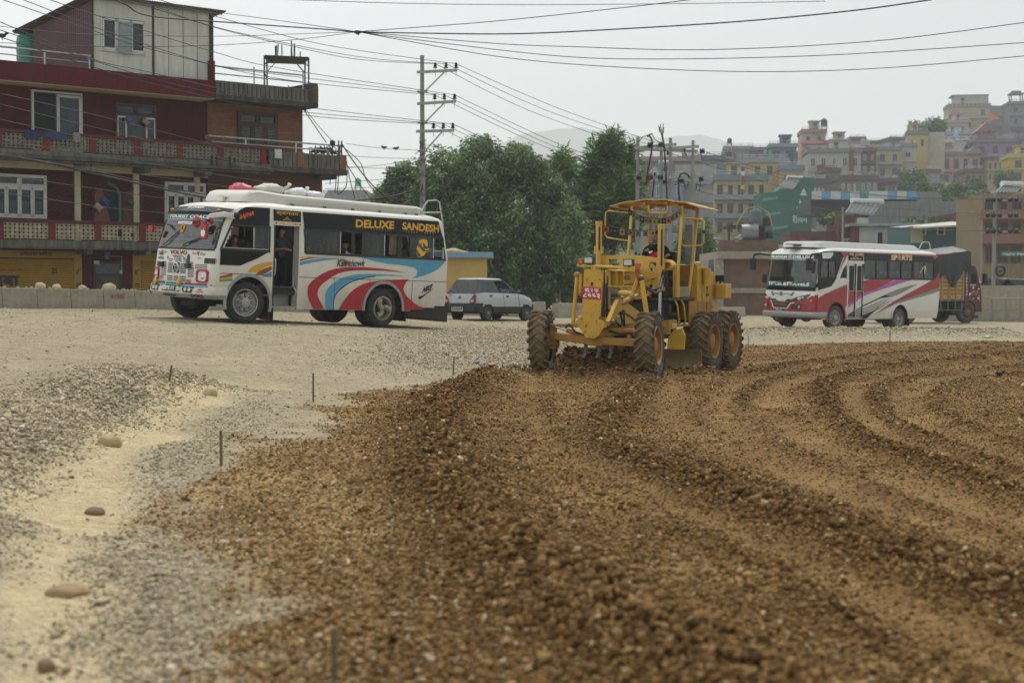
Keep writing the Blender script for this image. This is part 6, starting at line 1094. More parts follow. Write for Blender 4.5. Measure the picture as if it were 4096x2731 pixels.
def hatchback():
 A=at(1952,1284,53); CM=frame(A,(.6023,.7981,-.0105))
 root=thing('hatchback','small silver hatchback with black lower trim driving away beyond the white bus','car',CM)
 P=mat('car silver',(168,170,172),.35,.15,var=.04,dust=.25,dcol=(150,142,126),coat=.3); DKG=mat('car pillar grey',(62,68,70),.4,dust=.25); BP=mat('car bumper black',(40,42,43),.75,var=.15,dust=.35,dcol=(110,102,86)); GL=glass('car glass',(120,128,126),.02,dustf=.06)
 W=1.42
 def Pm(x,t,z,h): return V((x,W/2-(h)*t,z))
 S=[(-.66,.60,.34,.62),(-.63,.665,.30,.86),(-.55,.695,.27,.93),(-.2,.71,.25,.955),(.4,.715,.24,.95),(1.2,.715,.24,.94),(1.75,.71,.24,.93),(2.05,.70,.25,.90),(2.45,.67,.27,.80),(2.62,.62,.30,.74),(2.68,.55,.36,.64)]
 m=MB(); rows=[]
 for x,h,z0,z1 in S:
  rows.append([V((x,W/2+s*h*f,z)) for s,f,z in ((-1,.93,z0),(-1,1,z0+.12),(-1,1.0,(z0+z1)/2+.05),(-1,.975,z1-.05),(-1,.93,z1),(-1,.5,z1+.025),(1,.5,z1+.025),(1,.93,z1),(1,.975,z1-.05),(1,1,(z0+z1)/2+.05),(1,1,z0+.12),(1,.93,z0))])
 n=12; vs=[p for r in rows for p in r];
 def inarch(c): return any(math.hypot(c.x-a,c.z-.27)<.33 for a in (0,2.19))
 up=[];lo=[]
 X=[S[0][0]];
 xs=sorted(set([s[0] for s in S]+[-.6+.05*i for i in range(65)]));
 def interp(x):
  for a,b in zip(S[:-1],S[1:]):
   if x<=b[0]: t=(x-a[0])/(b[0]-a[0]); return [a[i]+(b[i]-a[i])*t for i in range(4)]
  return S[-1]
 rows=[]
 for x in xs:
  x_,h,z0,z1=interp(x); zz=[z0,z0+.06,z0+.12,z0+.18,.49,.56,.64,.72,z1-.06,z1]; zz=[min(max(z,z0),z1) for z in zz]
  half=[(h*(.93 if z<z0+.03 else 1.0 if z<z1-.08 else .975 if z<z1-.02 else .94),z) for z in zz]+[(h*.5,z1+.025)]
  rows.append([V((x,W/2-a,z)) for a,z in half]+[V((x,W/2+a,z)) for a,z in half[::-1]])
 n=len(rows[0]); vs=[p for r in rows for p in r]
 for i in range(len(rows)-1):
  for j in range(n):
   q=(i*n+j,i*n+(j+1)%n,(i+1)*n+(j+1)%n,(i+1)*n+j); c=sum((vs[k] for k in q),V((0,0,0)))/4
   if j<n-1 and inarch(c) and c.z<.62: continue
   (lo if c.z<.49 else up).append(q)
 e0=tuple(range(n)); e1=tuple((len(rows)-1)*n+k for k in range(n))[::-1]
 m.add(vs,up+[e0,e1]); m.build('body',P,root,smooth=40); m=MB(); m.add(vs,lo); m.build('lower_trim',BP,root,smooth=40)
 G=[(-.58,1.0,.95,.60),(-.42,1.0,.95,.62)]
 zb,zt=.95,1.41; base=[(-.60,.655),(1.86,.655)]; top=[(-.14,.50),(1.16,.50)]
 c=lambda x,s,h,z:V((x,W/2+s*h,z))
 b_=[c(-.60,-1,.60,zb-.02),c(-.50,-1,.66,zb-.02),c(1.78,-1,.66,zb-.02),c(1.93,-1,.58,zb-.04),c(1.93,1,.58,zb-.04),c(1.78,1,.66,zb-.02),c(-.50,1,.66,zb-.02),c(-.60,1,.60,zb-.02)]
 t_=[c(-.26,-1,.47,zt),c(-.18,-1,.525,zt),c(1.02,-1,.525,zt),c(1.12,-1,.46,zt),c(1.12,1,.46,zt),c(1.02,1,.525,zt),c(-.18,1,.525,zt),c(-.26,1,.47,zt)]
 cc=sum(t_,V((0,0,0)))/8
 m=MB(); r2=[V((cc.x+(p.x-cc.x)*.8,cc.y+(p.y-cc.y)*.8,zt+.045)) for p in t_]; m.add(t_+r2,[(i,(i+1)%8,8+(i+1)%8,8+i) for i in range(8)]+[tuple(range(8,16))]); m.build('roof',P,root,smooth=60)
 m=MB();
 L=lambda i,u,v:(b_[i].lerp(b_[(i+1)%8],u)).lerp(t_[i].lerp(t_[(i+1)%8],u),v)
 def pil(i,u0,u1,v0=0,v1=1): m.add([L(i,u0,v0),L(i,u1,v0),L(i,u1,v1),L(i,u0,v1)],[(0,1,2,3)])
 for i in (1,5):
  f=(lambda u:u) if i==1 else (lambda u:1-u)
  for a,b in ((0,.07),(.155,.185),(.50,.535),(.955,1)): pil(i,f(a),f(b))
  pil(i,0,1,0,.08); pil(i,0,1,.90,1)
 for i in (0,2,4,6): pil(i,0,1)
 for i in (3,7): pil(i,0,.06);pil(i,.94,1);pil(i,0,1,0,.10);pil(i,0,1,.90,1)
 m.build('pillar',DKG,root,smooth=30)
 def gl(i,u0,u1,nm='window',v0=.08,v1=.90):
  k=MB(); o=V((0,0,0)); k.add([L(i,u0,v0),L(i,u1,v0),L(i,u1,v1),L(i,u0,v1)],[(0,1,2,3)]); k.build(nm,GL,root)
 gl(1,.07,.155);gl(1,.185,.50);gl(5,.5,.815);gl(5,.845,.93);gl(5,.045,.465);gl(3,.06,.94,'windscreen',.1,.9);gl(7,.06,.94,'rear_window',.1,.9)
 m=MB(); m.poly([[(1.78,.99),(.80,.99),(.80,1.10),(1.62,1.06)]],lambda a,b:V((a,W/2-.655+(b-.95)*.29,b))); m.build('window',GL,root)
 for s in (-1,1):
  m=MB(); yc_=W/2+s*.575; m.poly([[(-.115,0),(.115,0),(.105,.30),(.05,.31),(-.10 if s<0 else -.10,.12)]],lambda a,b,s=s:V((-.688+.05*(a>.08)+b*.10,yc_+s*a,.60+b*.95)),(-.01,0,0),0); m.poly([[(-.09,.02),(.07,.02),(.05,.12),(-.06,.12)]],lambda a,b,s=s:V((-.70+b*.1,yc_+s*a,.61+b)),None,1); m.build('tail_light',[mat('tail red',(120,18,30),.2),mat('tail clear',(170,140,136),.2)],root,fix=False)
 m=MB(); bm=[(-.70,.60),(-.74,.50),(-.72,.33),(-.62,.28)];
 rr=[];
 for y,dx,wd in ((W/2-.735,.42,0),(W/2-.73,.15,0),(W/2-.66,.03,0),(W/2,-.02,0),(W/2+.66,.03,0),(W/2+.73,.15,0),(W/2+.735,.42,0)): rr.append([V((x+dx,y,z)) for x,z in bm])
 m.add([p for r in rr for p in r],[(i*4+j,i*4+j+1,(i+1)*4+j+1,(i+1)*4+j) for i in range(6) for j in range(3)]+[(i*4,(i+1)*4,(i+1)*4+0,i*4) for i in range(0)]); m.box(-.70,-.5,W/2-.66,W/2+.66,.575,.60); m.build('bumper',BP,root,smooth=50)
 m=MB(); m.box(-.765,-.755,W/2-.22,W/2+.26,.335,.47,0); m.box(2.66,2.74,W/2-.6,W/2+.6,.36,.56,2); text(m,'SK01PB9909',(-.768,W/2+.24,.355),(0,-.44,0),(0,0,.095),1,.03); m.build('licence_plate',[mat('plate white',(190,190,184),.5,dust=.2),BLACK,BP],root,fix=False)
 m=MB(); m.lathe([(.03,0),(.02,.01)],(-.640,W/2+.0,.83),(-1,0,.1),10,0); m.box(-.665,-.65,W/2-.04,W/2+.04,.76,.81,1); text(m,'800',(-.655,W/2+.46,.855),(0,-.14,0),(.0,0,.03),0,.02); m.build('badge',[BLACK,BP],root,fix=False)
 m=MB()
 for x,z in ((.10,.835),(1.02,.82)): m.box(x,x+.14,-.005,.02,z,z+.05)
 m.beam((.86,-.004,.93),(.90,-.004,.5),.006,.012); m.beam((1.72,-.002,.9),(1.78,-.002,.5),.006,.012); m.build('door_handle',BLACK,root)
 m=MB(); m.box(1.60,1.72,-.16,-.02,.98,1.10,0); m.box(1.595,1.60,-.15,-.04,.99,1.09,1); m.build('mirror',[BP,CHROME],root,bevel=.015)
 m=MB(); m.lathe([(.025,0),(.001,.01)],(2.15,.045,.74),(0,-1,0),8); m.build('turn_signal',mat('amber signal',(186,72,18),.25),root)
 TY=mat('tyre rubber',(42,41,39))
 for x in (0,2.19):
  for y,s in ((.09,-1),(W-.09,1)): wheel(root,(x,y,.265),.265,.16,0,s,'disc',rimr=.58,rimm=mat('grey hubcap',(120,122,122),.45,.3,dust=.3))
 f=MB(); f.box(-.5,2.3,.1,W-.1,.28,.42); f.build('chassis',UNDER,root); f=MB(); f.box(-.3,1.7,.12,W-.12,.42,.5); f.build('floor',DARKIN,root)
 for x,ys in ((.15,(W/2,)),(.95,(.38,1.04))):
  for y in ys: s_=MB(); s_.box(x-.12,x,y-(.5 if len(ys)==1 else .24),y+(.5 if len(ys)==1 else .24),.5,1.12); s_.box(x,x+.4,y-(.5 if len(ys)==1 else .24),y+(.5 if len(ys)==1 else .24),.5,.66); s_.build('seat',mat('car seat',(70,72,72),.9),root,bevel=.03)
 k=MB(); k.tube([(1.48+.05*math.sin(t),.40+.17*math.cos(t),.98+.14*math.sin(t)) for t in [i*PI/8 for i in range(17)]],.013,6); k.build('steering_wheel',BLACK,root)
 person('car driver in a white shirt with hands on the wheel of the silver hatchback',CM@Matrix.Translation((1.0,.40,.52)),cloth('white',(196,196,196)),cloth('dark',(40,40,46)),scale=.88,lean=-8,sleeve=.9,arms={'L':[(.25,.22,.3),(.52,.14,.44)],'R':[(.30,-.24,.34),(.56,-.13,.50)]})
hatchback()
def lorry():
 ZL=76.; k_=ZL/68.; o=at(3856,1293,ZL); TM=frame(o,(.9,.43,0))
 root=thing('lorry','loaded lorry under a black tarpaulin, seen behind the red and white bus','truck',TM@Matrix.Scale(k_,4))
 MAR=mat('lorry maroon',(84,34,34),.5,var=.2,dust=.35,dcol=(130,110,90)); TAN=mat('lorry tan boards',(168,140,88),.7,var=.2,scale=8,dust=.3); TARP=mat('black tarpaulin',(44,46,48),.5,var=.2,scale=3,bump=1.0,bscale=6); GREYP=mat('lorry grey rail',(92,94,98),.6,dust=.3); GL=glass('car glass',(96,104,104))
 m=MB(); m.box(-4.6,-.02,.02,2.0,1.04,1.12,0)
 for i in range(7): m.box(-4.6,-.02,.02,.05,1.13+.165*i,1.27+.165*i,0)
 m.box(-4.6,-.02,1.95,2.0,1.1,2.3,0); m.build('cargo_box',TAN,root)
 for x in (-.04,-.42,-.82,-1.22,-1.62,-2.02,-2.42):
  m=MB(); m.box(x-.06,x+.02,-.02,.03,1.0,2.3); m.build('stake',mat('stake board',(150,124,80),.7,dust=.3),root)
 m=MB(); m.box(-2.9,-.05,-.005,.018,1.36,1.42); m.build('stripe_pattern',mat('lorry orange',(190,110,40),.6),root)
 m=MB(); m.box(-2.6,-.06,-.02,.02,.96,1.02); m.box(-2.6,-.1,-.02,.02,.55,.59)
 for x in (-.15,-.5,-.9,-1.3,-1.7): m.box(x-.02,x+.02,-.02,.02,.57,.98)
 m.build('side_guard',GREYP,root)
 m=MB(); NX,NY=26,10; top=[]
 rr=random.Random(5); vs=[];
 for i in range(NX+1):
  x=-4.7+4.98*i/NX
  for j in range(NY+1):
   u=j/NY; y=-.06+2.12*u; z=3.05+.22*math.sin(PI*u)+.10*math.sin(x*1.1+.6)+.03*rr.random()
   if i==NX: z-=.06
   vs.append((x,y,z))
 m.add(vs,[(i*(NY+1)+j,(i+1)*(NY+1)+j,(i+1)*(NY+1)+j+1,i*(NY+1)+j+1) for i in range(NX) for j in range(NY)])
 def skirt(pts,dn):
  n=len(pts); P=[]; K=9
  for i,(p,d) in enumerate(zip(pts,dn)):
   for q in range(K): t=q/(K-1); w=.06*math.sin(i*1.9)+.035*math.sin(i*4.3+q); P.append(V((p[0]+.05*math.sin(i*1.3+q*.8)*t,p[1]-.02+w*t*.8,p[2]-d*t)))
  m.add(P,[(i*K+q,(i+1)*K+q,(i+1)*K+q+1,i*K+q+1) for i in range(n-1) for q in range(K-1)])
 e=[vs[i*(NY+1)] for i in range(NX+1)]; skirt(e,[1.02+.12*math.sin(i*.9)+(.5 if i in (20,21) else 0)-(.25 if i==24 else 0) for i in range(NX+1)]); skirt([vs[NX*(NY+1)+j] for j in range(NY+1)],[.9]*(NY+1))
 m.poly([[(-.62,2.05),(-.2,2.2),(-.55,1.75),(-.75,1.55),(-.72,1.72)]],lambda a,b:V((a,-.12,b)))
 m.build('tarpaulin',TARP,root,smooth=60)
 m=MB(); cab=[(.02,.55),(.02,2.42),(.28,2.55),(.62,2.46),(.86,1.75),(.96,1.35),(.98,.55),(.72,.5),(.5,.9),(.3,.98),(.1,.9)]; win=[(.28,2.28),(.58,2.26),(.74,1.80),(.72,1.72),(.26,1.70)]
 m.poly([cab,win[::-1]],lambda a,b:V((a,.0,b))); m.poly([cab,win[::-1]],lambda a,b:V((a,1.95,b))); n=len(cab)
 for i in range(n-2):
  if i==3: continue
  a,b=cab[i],cab[i+1]; m.add([(a[0],0,a[1]),(b[0],0,b[1]),(b[0],1.95,b[1]),(a[0],1.95,a[1])],[(0,1,2,3)])
 m.build('cab',MAR,root)
 m=MB(); m.poly([win],lambda a,b:V((a,.015,b))); m.build('window',GL,root); m=MB(); m.add([(.62,0,2.46),(.86,0,1.75),(.86,1.95,1.75),(.62,1.95,2.46)],[(0,1,2,3)]); m.build('windscreen',GL,root)
 m=MB(); rr=random.Random(8)
 for i in range(26): a=rr.uniform(.26,.84); b=rr.uniform(1.0,1.58); s=rr.uniform(.02,.06); m.poly([[(a+s*math.cos(t)*rr.uniform(.6,1.3),b+s*math.sin(t)*rr.uniform(.6,1.3)) for t in [j*PI/3 for j in range(6)]]],lambda p,q:V((p,-.006-.0002*i,q)),None,i%4)
 for j in range(9): text(m,'MOTERROAD'[j],(.10,-.006,2.3-.135*j),(.07,0,0),(0,0,.09),3,.04)
 text(m,'CLASSIC',(.3,-.006,1.63),(.36,0,0),(0,0,.07),3,.02); m.build('painted_door',[mat('art green',(80,110,80),.6),mat('art blue2',(110,150,180),.6),mat('art orange',(190,120,50),.6),mat('white lettering',(224,224,220),.5)],root,fix=False)
 m=MB(); m.box(.78,.92,-.42,-.24,1.72,2.16); m.tube([(.80,.02,2.2),(.84,-.3,2.1)],.016,6); m.tube([(.80,.02,1.7),(.84,-.3,1.8)],.016,6); m.build('mirror',BLACK,root,bevel=.02)
 m=MB(); m.box(.25,.62,.3,.8,2.53,2.86); m.build('carton',mat('cardboard',(150,108,66),.9),root)
 m=MB(); m.box(.6,.98,-.02,1.97,.5,.62); m.box(.46,.75,-.04,.2,.22,.34); m.build('bumper',mat('lorry dark',(50,44,42),.7,dust=.3),root)
 TY=mat('dusty tyre',(74,70,63)); wheel(root,(.22,.16,.48),.48,.26,0,-1,'disc',tyre=TY,rimr=.62,rimm=mat('brown wheel',(104,84,64),.7,dust=.4)); wheel(root,(.22,1.8,.48),.48,.26,0,1,'disc',tyre=TY)
 for x in (-3.0,): wheel(root,(x,.2,.47),.47,.26,0,-1,'deep',tyre=TY,dual=True); wheel(root,(x,1.8,.47),.47,.26,0,1,'deep',tyre=TY,dual=True)
 m=MB(); m.box(-4.5,.8,.4,.55,.6,.95); m.box(-4.5,.8,1.4,1.55,.6,.95); m.tube([(-1.0,.35,.66),(-1.9,.35,.66)],.24,14); m.box(-.6,-.2,.05,.4,.35,.95); m.box(-3.1,-2.9,.2,1.8,.4,.55); m.build('chassis',UNDER,root)
lorry()
def motorbike():
 o=at(3115,1288,64); M=frame(o,(-.95,-.3,0)); root=thing('motorbike','motorbike whose front wheel shows under the red bus bumper','motorbike',M)
 for x in (0,-1.25):
  wheel(root,(x,0,.30),.30,.09,0,1,'disc',rimr=.7)
  for a in range(10): pass
 m=MB(); m.tube([(0,0,.3),(-.25,0,.85),(-.3,0,1.0)],.03,7); m.tube([(-.3,-.32,1.02),(-.25,0,1.0),(-.3,.32,1.02)],.015,6); m.tube([(-.25,0,.8),(-.6,0,.4),(-1.25,0,.3)],.03,7); m.box(-.8,-.4,-.14,.14,.35,.6); m.build('frame',BLACK,root)
 m=MB(); m.ell((-.5,0,.78),(.27,.15,.12),12,8); m.box(-1.3,-.7,-.13,.13,.68,.78); m.build('tank',mat('bike red',(120,26,30),.3),root,smooth=60); m=MB(); m.ell((-.12,0,.9),(.07,.08,.08),10,8); m.build('headlight',CHROME,root,smooth=60)
motorbike()
FO=V((-17.66163,54,0)); FX=V((.75301,.65801,0)); FY=V((-.65801,.75301,0)); FM=frame(FO,FX)
def loc(px,py,d):
 """local (t,d,z) on the plane d metres behind the facade line"""
 r=ray(px,py); e=V((0,0,EYE)); k=((FO+FY*d-e).dot(FY))/r.dot(FY); w=e+r*k-FO; return V((w.dot(FX),d,w.z))
def jali(par,t0,t1,z0,z1,d,m,name='pierced_panel',miss=()):
 k=MB(); nx=max(2,round((t1-t0)/.17)); nz=4; a=(t1-t0)/nx; b=(z1-z0)/nz; th=.05
 for i in range(nx):
  for j in range(nz):
   if (i,j) in miss: continue
   cx=t0+a*(i+.5); cz=z0+b*(j+.5); O=[(-.5,-.5),(0,-.5),(.5,-.5),(.5,0),(.5,.5),(0,.5),(-.5,.5),(-.5,0)]
   I=[(-.16,-.16),(0,-.40),(.16,-.16),(.36,0),(.16,.16),(0,.40),(-.16,.16),(-.36,0)]
   vs=[(cx+p*a,d+e,cz+q*b) for e in (0,th) for L in (O,I) for p,q in L]; f=[]
   for s in range(8):
    u=(s+1)%8; f+=[(s,u,8+u,8+s),(16+s,24+s,24+u,16+u),(8+s,8+u,24+u,24+s)]
   k.add(vs,f)
 return k.build(name,m,par,fix=False)
def brickmat(name,c1,c2,mortar,scale=1,paint=0):
 m=bpy.data.materials.new(name); t,n,l=nt(m); b=n['Principled BSDF']; b.inputs['Roughness'].default_value=.85; b.inputs['Specular IOR Level'].default_value=.2
 tc=n.new('ShaderNodeTexCoord'); mp=n.new('ShaderNodeMapping'); mp.inputs['Rotation'].default_value=(PI/2,0,0); l.new(tc.outputs['Object'],mp.inputs[0])
 br=n.new('ShaderNodeTexBrick'); br.inputs['Scale'].default_value=1; br.inputs['Brick Width'].default_value=.24*scale; br.inputs['Row Height'].default_value=.078*scale; br.inputs['Mortar Size'].default_value=.016; br.inputs['Color1'].default_value=(*lin(c1),1); br.inputs['Color2'].default_value=(*lin(c2),1); br.inputs['Mortar'].default_value=(*lin(mortar),1)
 l.new(mp.outputs[0],br.inputs[0]); nz=n.new('ShaderNodeTexNoise'); nz.inputs['Scale'].default_value=1.3; nz.inputs['Detail'].default_value=6; l.new(tc.outputs['Object'],nz.inputs['Vector'])
 mr=n.new('ShaderNodeMapRange'); l.new(nz.outputs['Fac'],mr.inputs['Value']); mr.inputs['From Min'].default_value=.3; mr.inputs['From Max'].default_value=.75; mr.inputs['To Min'].default_value=.75; mr.inputs['To Max'].default_value=1.15
 mu=n.new('ShaderNodeVectorMath'); mu.operation='SCALE'; l.new(br.outputs['Color'],mu.inputs[0]); l.new(mr.outputs[0],mu.inputs['Scale']); l.new(mu.outputs[0],b.inputs['Base Color'])
 bp=n.new('ShaderNodeBump'); bp.inputs['Strength'].default_value=.5; bp.inputs['Distance'].default_value=.02; l.new(br.outputs['Fac'],bp.inputs['Height']); bp.invert=True; l.new(bp.outputs[0],b.inputs['Normal']); return m
def stainmat(name,c,dark=(40,38,35),amt=.55,streak=True):
 """weathered cement with runs of black algae"""
 m=bpy.data.materials.new(name); t,n,l=nt(m); b=n['Principled BSDF']; b.inputs['Roughness'].default_value=.9; b.inputs['Specular IOR Level'].default_value=.2
 tc=n.new('ShaderNodeTexCoord'); mp=n.new('ShaderNodeMapping'); mp.inputs['Scale'].default_value=(3,3,.5 if streak else 3); l.new(tc.outputs['Object'],mp.inputs[0])
 nz=n.new('ShaderNodeTexNoise'); nz.inputs['Scale'].default_value=1.4; nz.inputs['Detail'].default_value=8; nz.inputs['Roughness'].default_value=.7; l.new(mp.outputs[0],nz.inputs['Vector'])
 mr=n.new('ShaderNodeMapRange'); l.new(nz.outputs['Fac'],mr.inputs['Value']); mr.inputs['From Min'].default_value=.35; mr.inputs['From Max'].default_value=.68; mr.inputs['To Max'].default_value=amt
 mx=n.new('ShaderNodeMix'); mx.data_type='RGBA'; l.new(mr.outputs[0],mx.inputs[0]); mx.inputs[6].default_value=(*lin(c),1); mx.inputs[7].default_value=(*lin(dark),1); l.new(mx.outputs[2],b.inputs['Base Color']); return m
CREAMP=stainmat('cream paint',(186,176,148),(120,110,90),.35); CEM=stainmat('weathered cement',(112,108,98),(44,42,38),.85); CEMD=stainmat('dark weathered cement',(84,82,76),(34,33,30),.9); JAL=stainmat('jali cement',(170,160,132),(92,84,70),.7,False); JALD=stainmat('grey jali cement',(126,120,104),(64,60,52),.8,False)
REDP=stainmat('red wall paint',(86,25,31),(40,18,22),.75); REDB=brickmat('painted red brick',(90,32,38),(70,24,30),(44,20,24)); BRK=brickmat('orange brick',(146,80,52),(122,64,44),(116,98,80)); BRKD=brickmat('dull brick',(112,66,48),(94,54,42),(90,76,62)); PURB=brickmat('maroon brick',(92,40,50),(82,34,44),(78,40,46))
WWOOD=mat('white window paint',(186,184,176),.5,var=.08,dust=.25,dcol=(140,132,116)); DWOOD=mat('dark brown wood',(62,40,30),.6,var=.2); HGL=mat('window glass dark',(30,36,38),.06,var=.5,scale=1.5,spec=.6); DARKV=mat('painted room shade',(14,15,17),.8); PIPE=mat('steel pipe',(160,160,158),.3,.8); YELS=mat('yellow shutter',(160,122,34),.55,var=.12,scale=2,dust=.3,dcol=(120,100,60),zdust=(.5,1.6,.5)); INKD=mat('dark lettering',(34,36,44),.6)  # the near-black void paint stands for unlit space behind openings
def rect(k,t0,t1,z0,z1,d,th=.05,mi=0): k.box(t0,t1,d,d+th,z0,z1,mi)
def win(par,t0,t1,z0,z1,d,frame_m,cols,transom=0,w=.07,name='window',open_=(),thin=.9):
 """frame with glazing bars; glass a sub-part"""
 k=MB(); rect(k,t0,t1,z1-w,z1,d-.05,.1); rect(k,t0,t1,z0,z0+w,d-.05,.1); rect(k,t0,t0+w,z0+w,z1-w,d-.05,.1); rect(k,t1-w,t1,z0+w,z1-w,d-.05,.1); zt=z1-transom if transom else z1-w
 if transom:
  rect(k,t0+w,t1-w,zt-w*.5,zt+w*.5,d-.045,.09); mid=(t0+t1)/2; rect(k,mid-w*.5,mid+w*.5,zt+w*.5,z1-w,d-.04,.08)
  for a,b in ((t0+w,mid-w*.5),(mid+w*.5,t1-w)):
   for q in ((a,a+.05,zt+.04,z1-w),(b-.05,b,zt+.04,z1-w),(a,b,zt+.035,zt+.085),(a,b,z1-w-.05,z1-w)): rect(k,q[0],q[1],q[2],q[3],d-.06,.05)
 for i in range(cols):
  a=t0+w+(t1-t0-2*w)*i/cols; b=t0+w+(t1-t0-2*w)*(i+1)/cols
  if i: rect(k,a-w*.4,a+w*.4,z0+w,zt-w*.5,d-.045,.09)
  if i in open_: continue
  for q in ((a+.01,a+.07,z0+w,zt-w*.5),(b-.07,b-.01,z0+w,zt-w*.5),(a+.01,b-.01,z0+w,z0+w+.08),(a+.01,b-.01,zt-w*.5-.09,zt-w*.5)): rect(k,q[0],q[1],q[2],q[3],d-.065,.05)
 o=k.build(name,frame_m,par); g=MB(); rect(g,t0+w,t1-w,z0+w,z1-w,d+.0,.02); g.build('glass',HGL,o)
 return o
def rib_parapet(par,t0,t1,z0,z1,d,m,name='parapet'):
 k=MB(); rect(k,t0,t1,z0,z1,d,.1); n=int((t1-t0)/.2)
 for i in range(n+1): x=t0+(t1-t0)*i/n; rect(k,x-.012,x+.012,z0+.03,z1-.05,d-.012,.02,1)
 return k.build(name,[m,mat('parapet groove',(34,33,31),.9)],par)
def redhouse():
 root=thing('red_house','dark red three storey house with pierced balconies and a cream shed on its roof','house',FM); L=-5.2
 k=MB(); k.box(L,8.8,1.1,8,.2,3.2,0); k.box(L,8.8,1.1,8,3.2,6.25,1); k.box(L,8.8,1.1,8,6.25,9.3,2); k.build('wall',[PURB,REDB,REDP],root)
 k=MB(); rect(k,L,8.8,6.02,6.27,1.06,.06); k.build('ring_beam',CREAMP,root)
 for z0,z1,t1,m in ((3.22,3.47,9.3,CEM),(6.27,6.60,11.0,CEM)):
  k=MB(); k.box(L,t1,.0,1.1,z0,z1); k.box(L,t1,.02,.16,z0-.06,z0); k.build('balcony_slab',m,root,bevel=.01)
 k=MB(); k.add([(L,-.01,6.45),(11.02,-.01,6.45),(11.0,-.14,6.30),(L,-.14,6.30),(L,-.01,6.28),(11.02,-.01,6.28)],[(0,1,2,3),(3,2,5,4)]); k.build('drip_edge',CEMD,root)
 for t in (3.39,5.73,8.3):
  k=MB(); k.box(t-.11,t+.11,1.0,1.12,3.47,6.03); k.build('column',CREAMP,root); k=MB(); k.box(t-.13,t+.13,.12,1.1,6.03,6.27); k.box(t-.11,t+.11,.1,1.1,3.0,3.22); k.build('bracket',CEM,root)
 PILR=stainmat('red pillar',(116,44,44),(60,36,34),.7); RAIL=stainmat('red rail',(96,46,44),(60,50,46),.8)
 for zb,zt,ts,jm,end in ((3.47,4.18,(-3.6,-1.75,.02,1.92,3.67,5.43,7.2,8.95),JAL,9.1),(6.60,7.27,(-3.5,-1.75,0.0,1.75,3.5,5.25,7.0,8.75,10.62),JALD,10.85)):
  k=MB(); rect(k,L,end,zt-.11,zt,-.03,.2); k.build('balcony_rail',RAIL,root,bevel=.01)
  for i,t in enumerate(ts):
   k=MB(); rect(k,t-.13,t+.13,zb,zt-.11,-.015,.16); k.build('balcony_pillar',PILR,root)
   if i<len(ts)-1: jali(root,t+.13,ts[i+1]-.13,zb+.04,zt-.12,.02,jm,miss=((4,1),(4,2),(7,1)) if (zb<4 and i==4) else ())
 win(root,.15,2.2,4.26,5.8,1.05,WWOOD,4,.42,.06); win(root,6.92,8.66,4.26,5.8,1.05,WWOOD,4,.42,.06)
 arch=lambda a,b,z0,zs: [(a,z0)]+[((a+b)/2-(b-a)/2*math.cos(PI*i/14),zs+(b-a)/2*1.0*math.sin(PI*i/14)) for i in range(15)]+[(b,z0)]
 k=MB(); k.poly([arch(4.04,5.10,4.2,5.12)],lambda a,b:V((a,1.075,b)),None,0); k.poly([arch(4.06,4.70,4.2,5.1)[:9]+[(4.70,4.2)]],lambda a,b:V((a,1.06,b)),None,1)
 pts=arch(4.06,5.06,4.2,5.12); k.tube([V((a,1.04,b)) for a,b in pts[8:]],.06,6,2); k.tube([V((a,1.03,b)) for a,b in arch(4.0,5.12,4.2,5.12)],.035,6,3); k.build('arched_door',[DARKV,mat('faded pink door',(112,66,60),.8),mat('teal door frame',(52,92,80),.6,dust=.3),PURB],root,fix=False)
 k=MB(); k.poly([arch(5.18,6.0,4.2,5.05)],lambda a,b:V((a,1.075,b)),None,0); k.tube([V((a,1.04,b)) for a,b in arch(5.18,6.0,4.2,5.05)],.03,6,1); k.build('arched_door',[mat('brown door',(76,40,38),.7),PURB],root,fix=False)
 k=MB(); rect(k,L,3.5,2.86,3.12,1.0,.1,0); rect(k,3.22,3.53,.4,2.88,1.02,.08,0); rect(k,5.57,5.9,.4,3.05,1.02,.08,0); rect(k,5.9,8.8,2.82,3.1,1.02,.08,0); k.build('shop_front',YELS,root)
 for a,b in ((L,3.22),(5.92,8.7)):
  k=MB(); z=.4
  while z<2.84: k.tube([(a,1.06,z),(b,1.06,z)],.045,6); z+=.085
  o=k.build('roller_shutter',YELS,root)
  if a<0:
   k=MB(); text(k,'जगदम्बा',(-1.15,1.005,1.72),(2.3,0,0),(0,0,.5),0,.04); text(k,'सिमेन्ट एण्ड स्टिल',(-.6,1.005,2.38),(1.9,0,0),(0,0,.08),1,.02); text(k,'25',(2.35,1.005,2.3),(.22,0,0),(0,0,.2),0,.03); k.build('lettering',[INKD,mat('faint red lettering',(130,60,36),.6)],o,fix=False)
 k=MB(); text(k,'सिद्धार्थ सिमेन्ट',(1.15,.985,2.91),(1.25,0,0),(0,0,.17),0,.02)
 for t in (3.28,5.63): text(k,'सि',(t,1.01,2.25),(.2,0,0),(0,0,.26),0,.02); text(k,'द्रा',(t,1.01,1.72),(.2,0,0),(0,0,.24),0,.02)
 k.build('lettering',INKD,root,fix=False)
 k=MB(); rect(k,3.98,5.12,.4,2.78,1.04,.06,0); rect(k,4.12,5.0,.5,2.2,1.02,.04,1); k.beam((4.15,1.0,2.15),(4.95,1.0,1.2),.05,.02,0); rect(k,4.05,5.05,2.3,2.68,1.02,.04,2); k.build('door',[DWOOD,mat('grey green door',(78,78,64),.8,dust=.3),HGL],root)
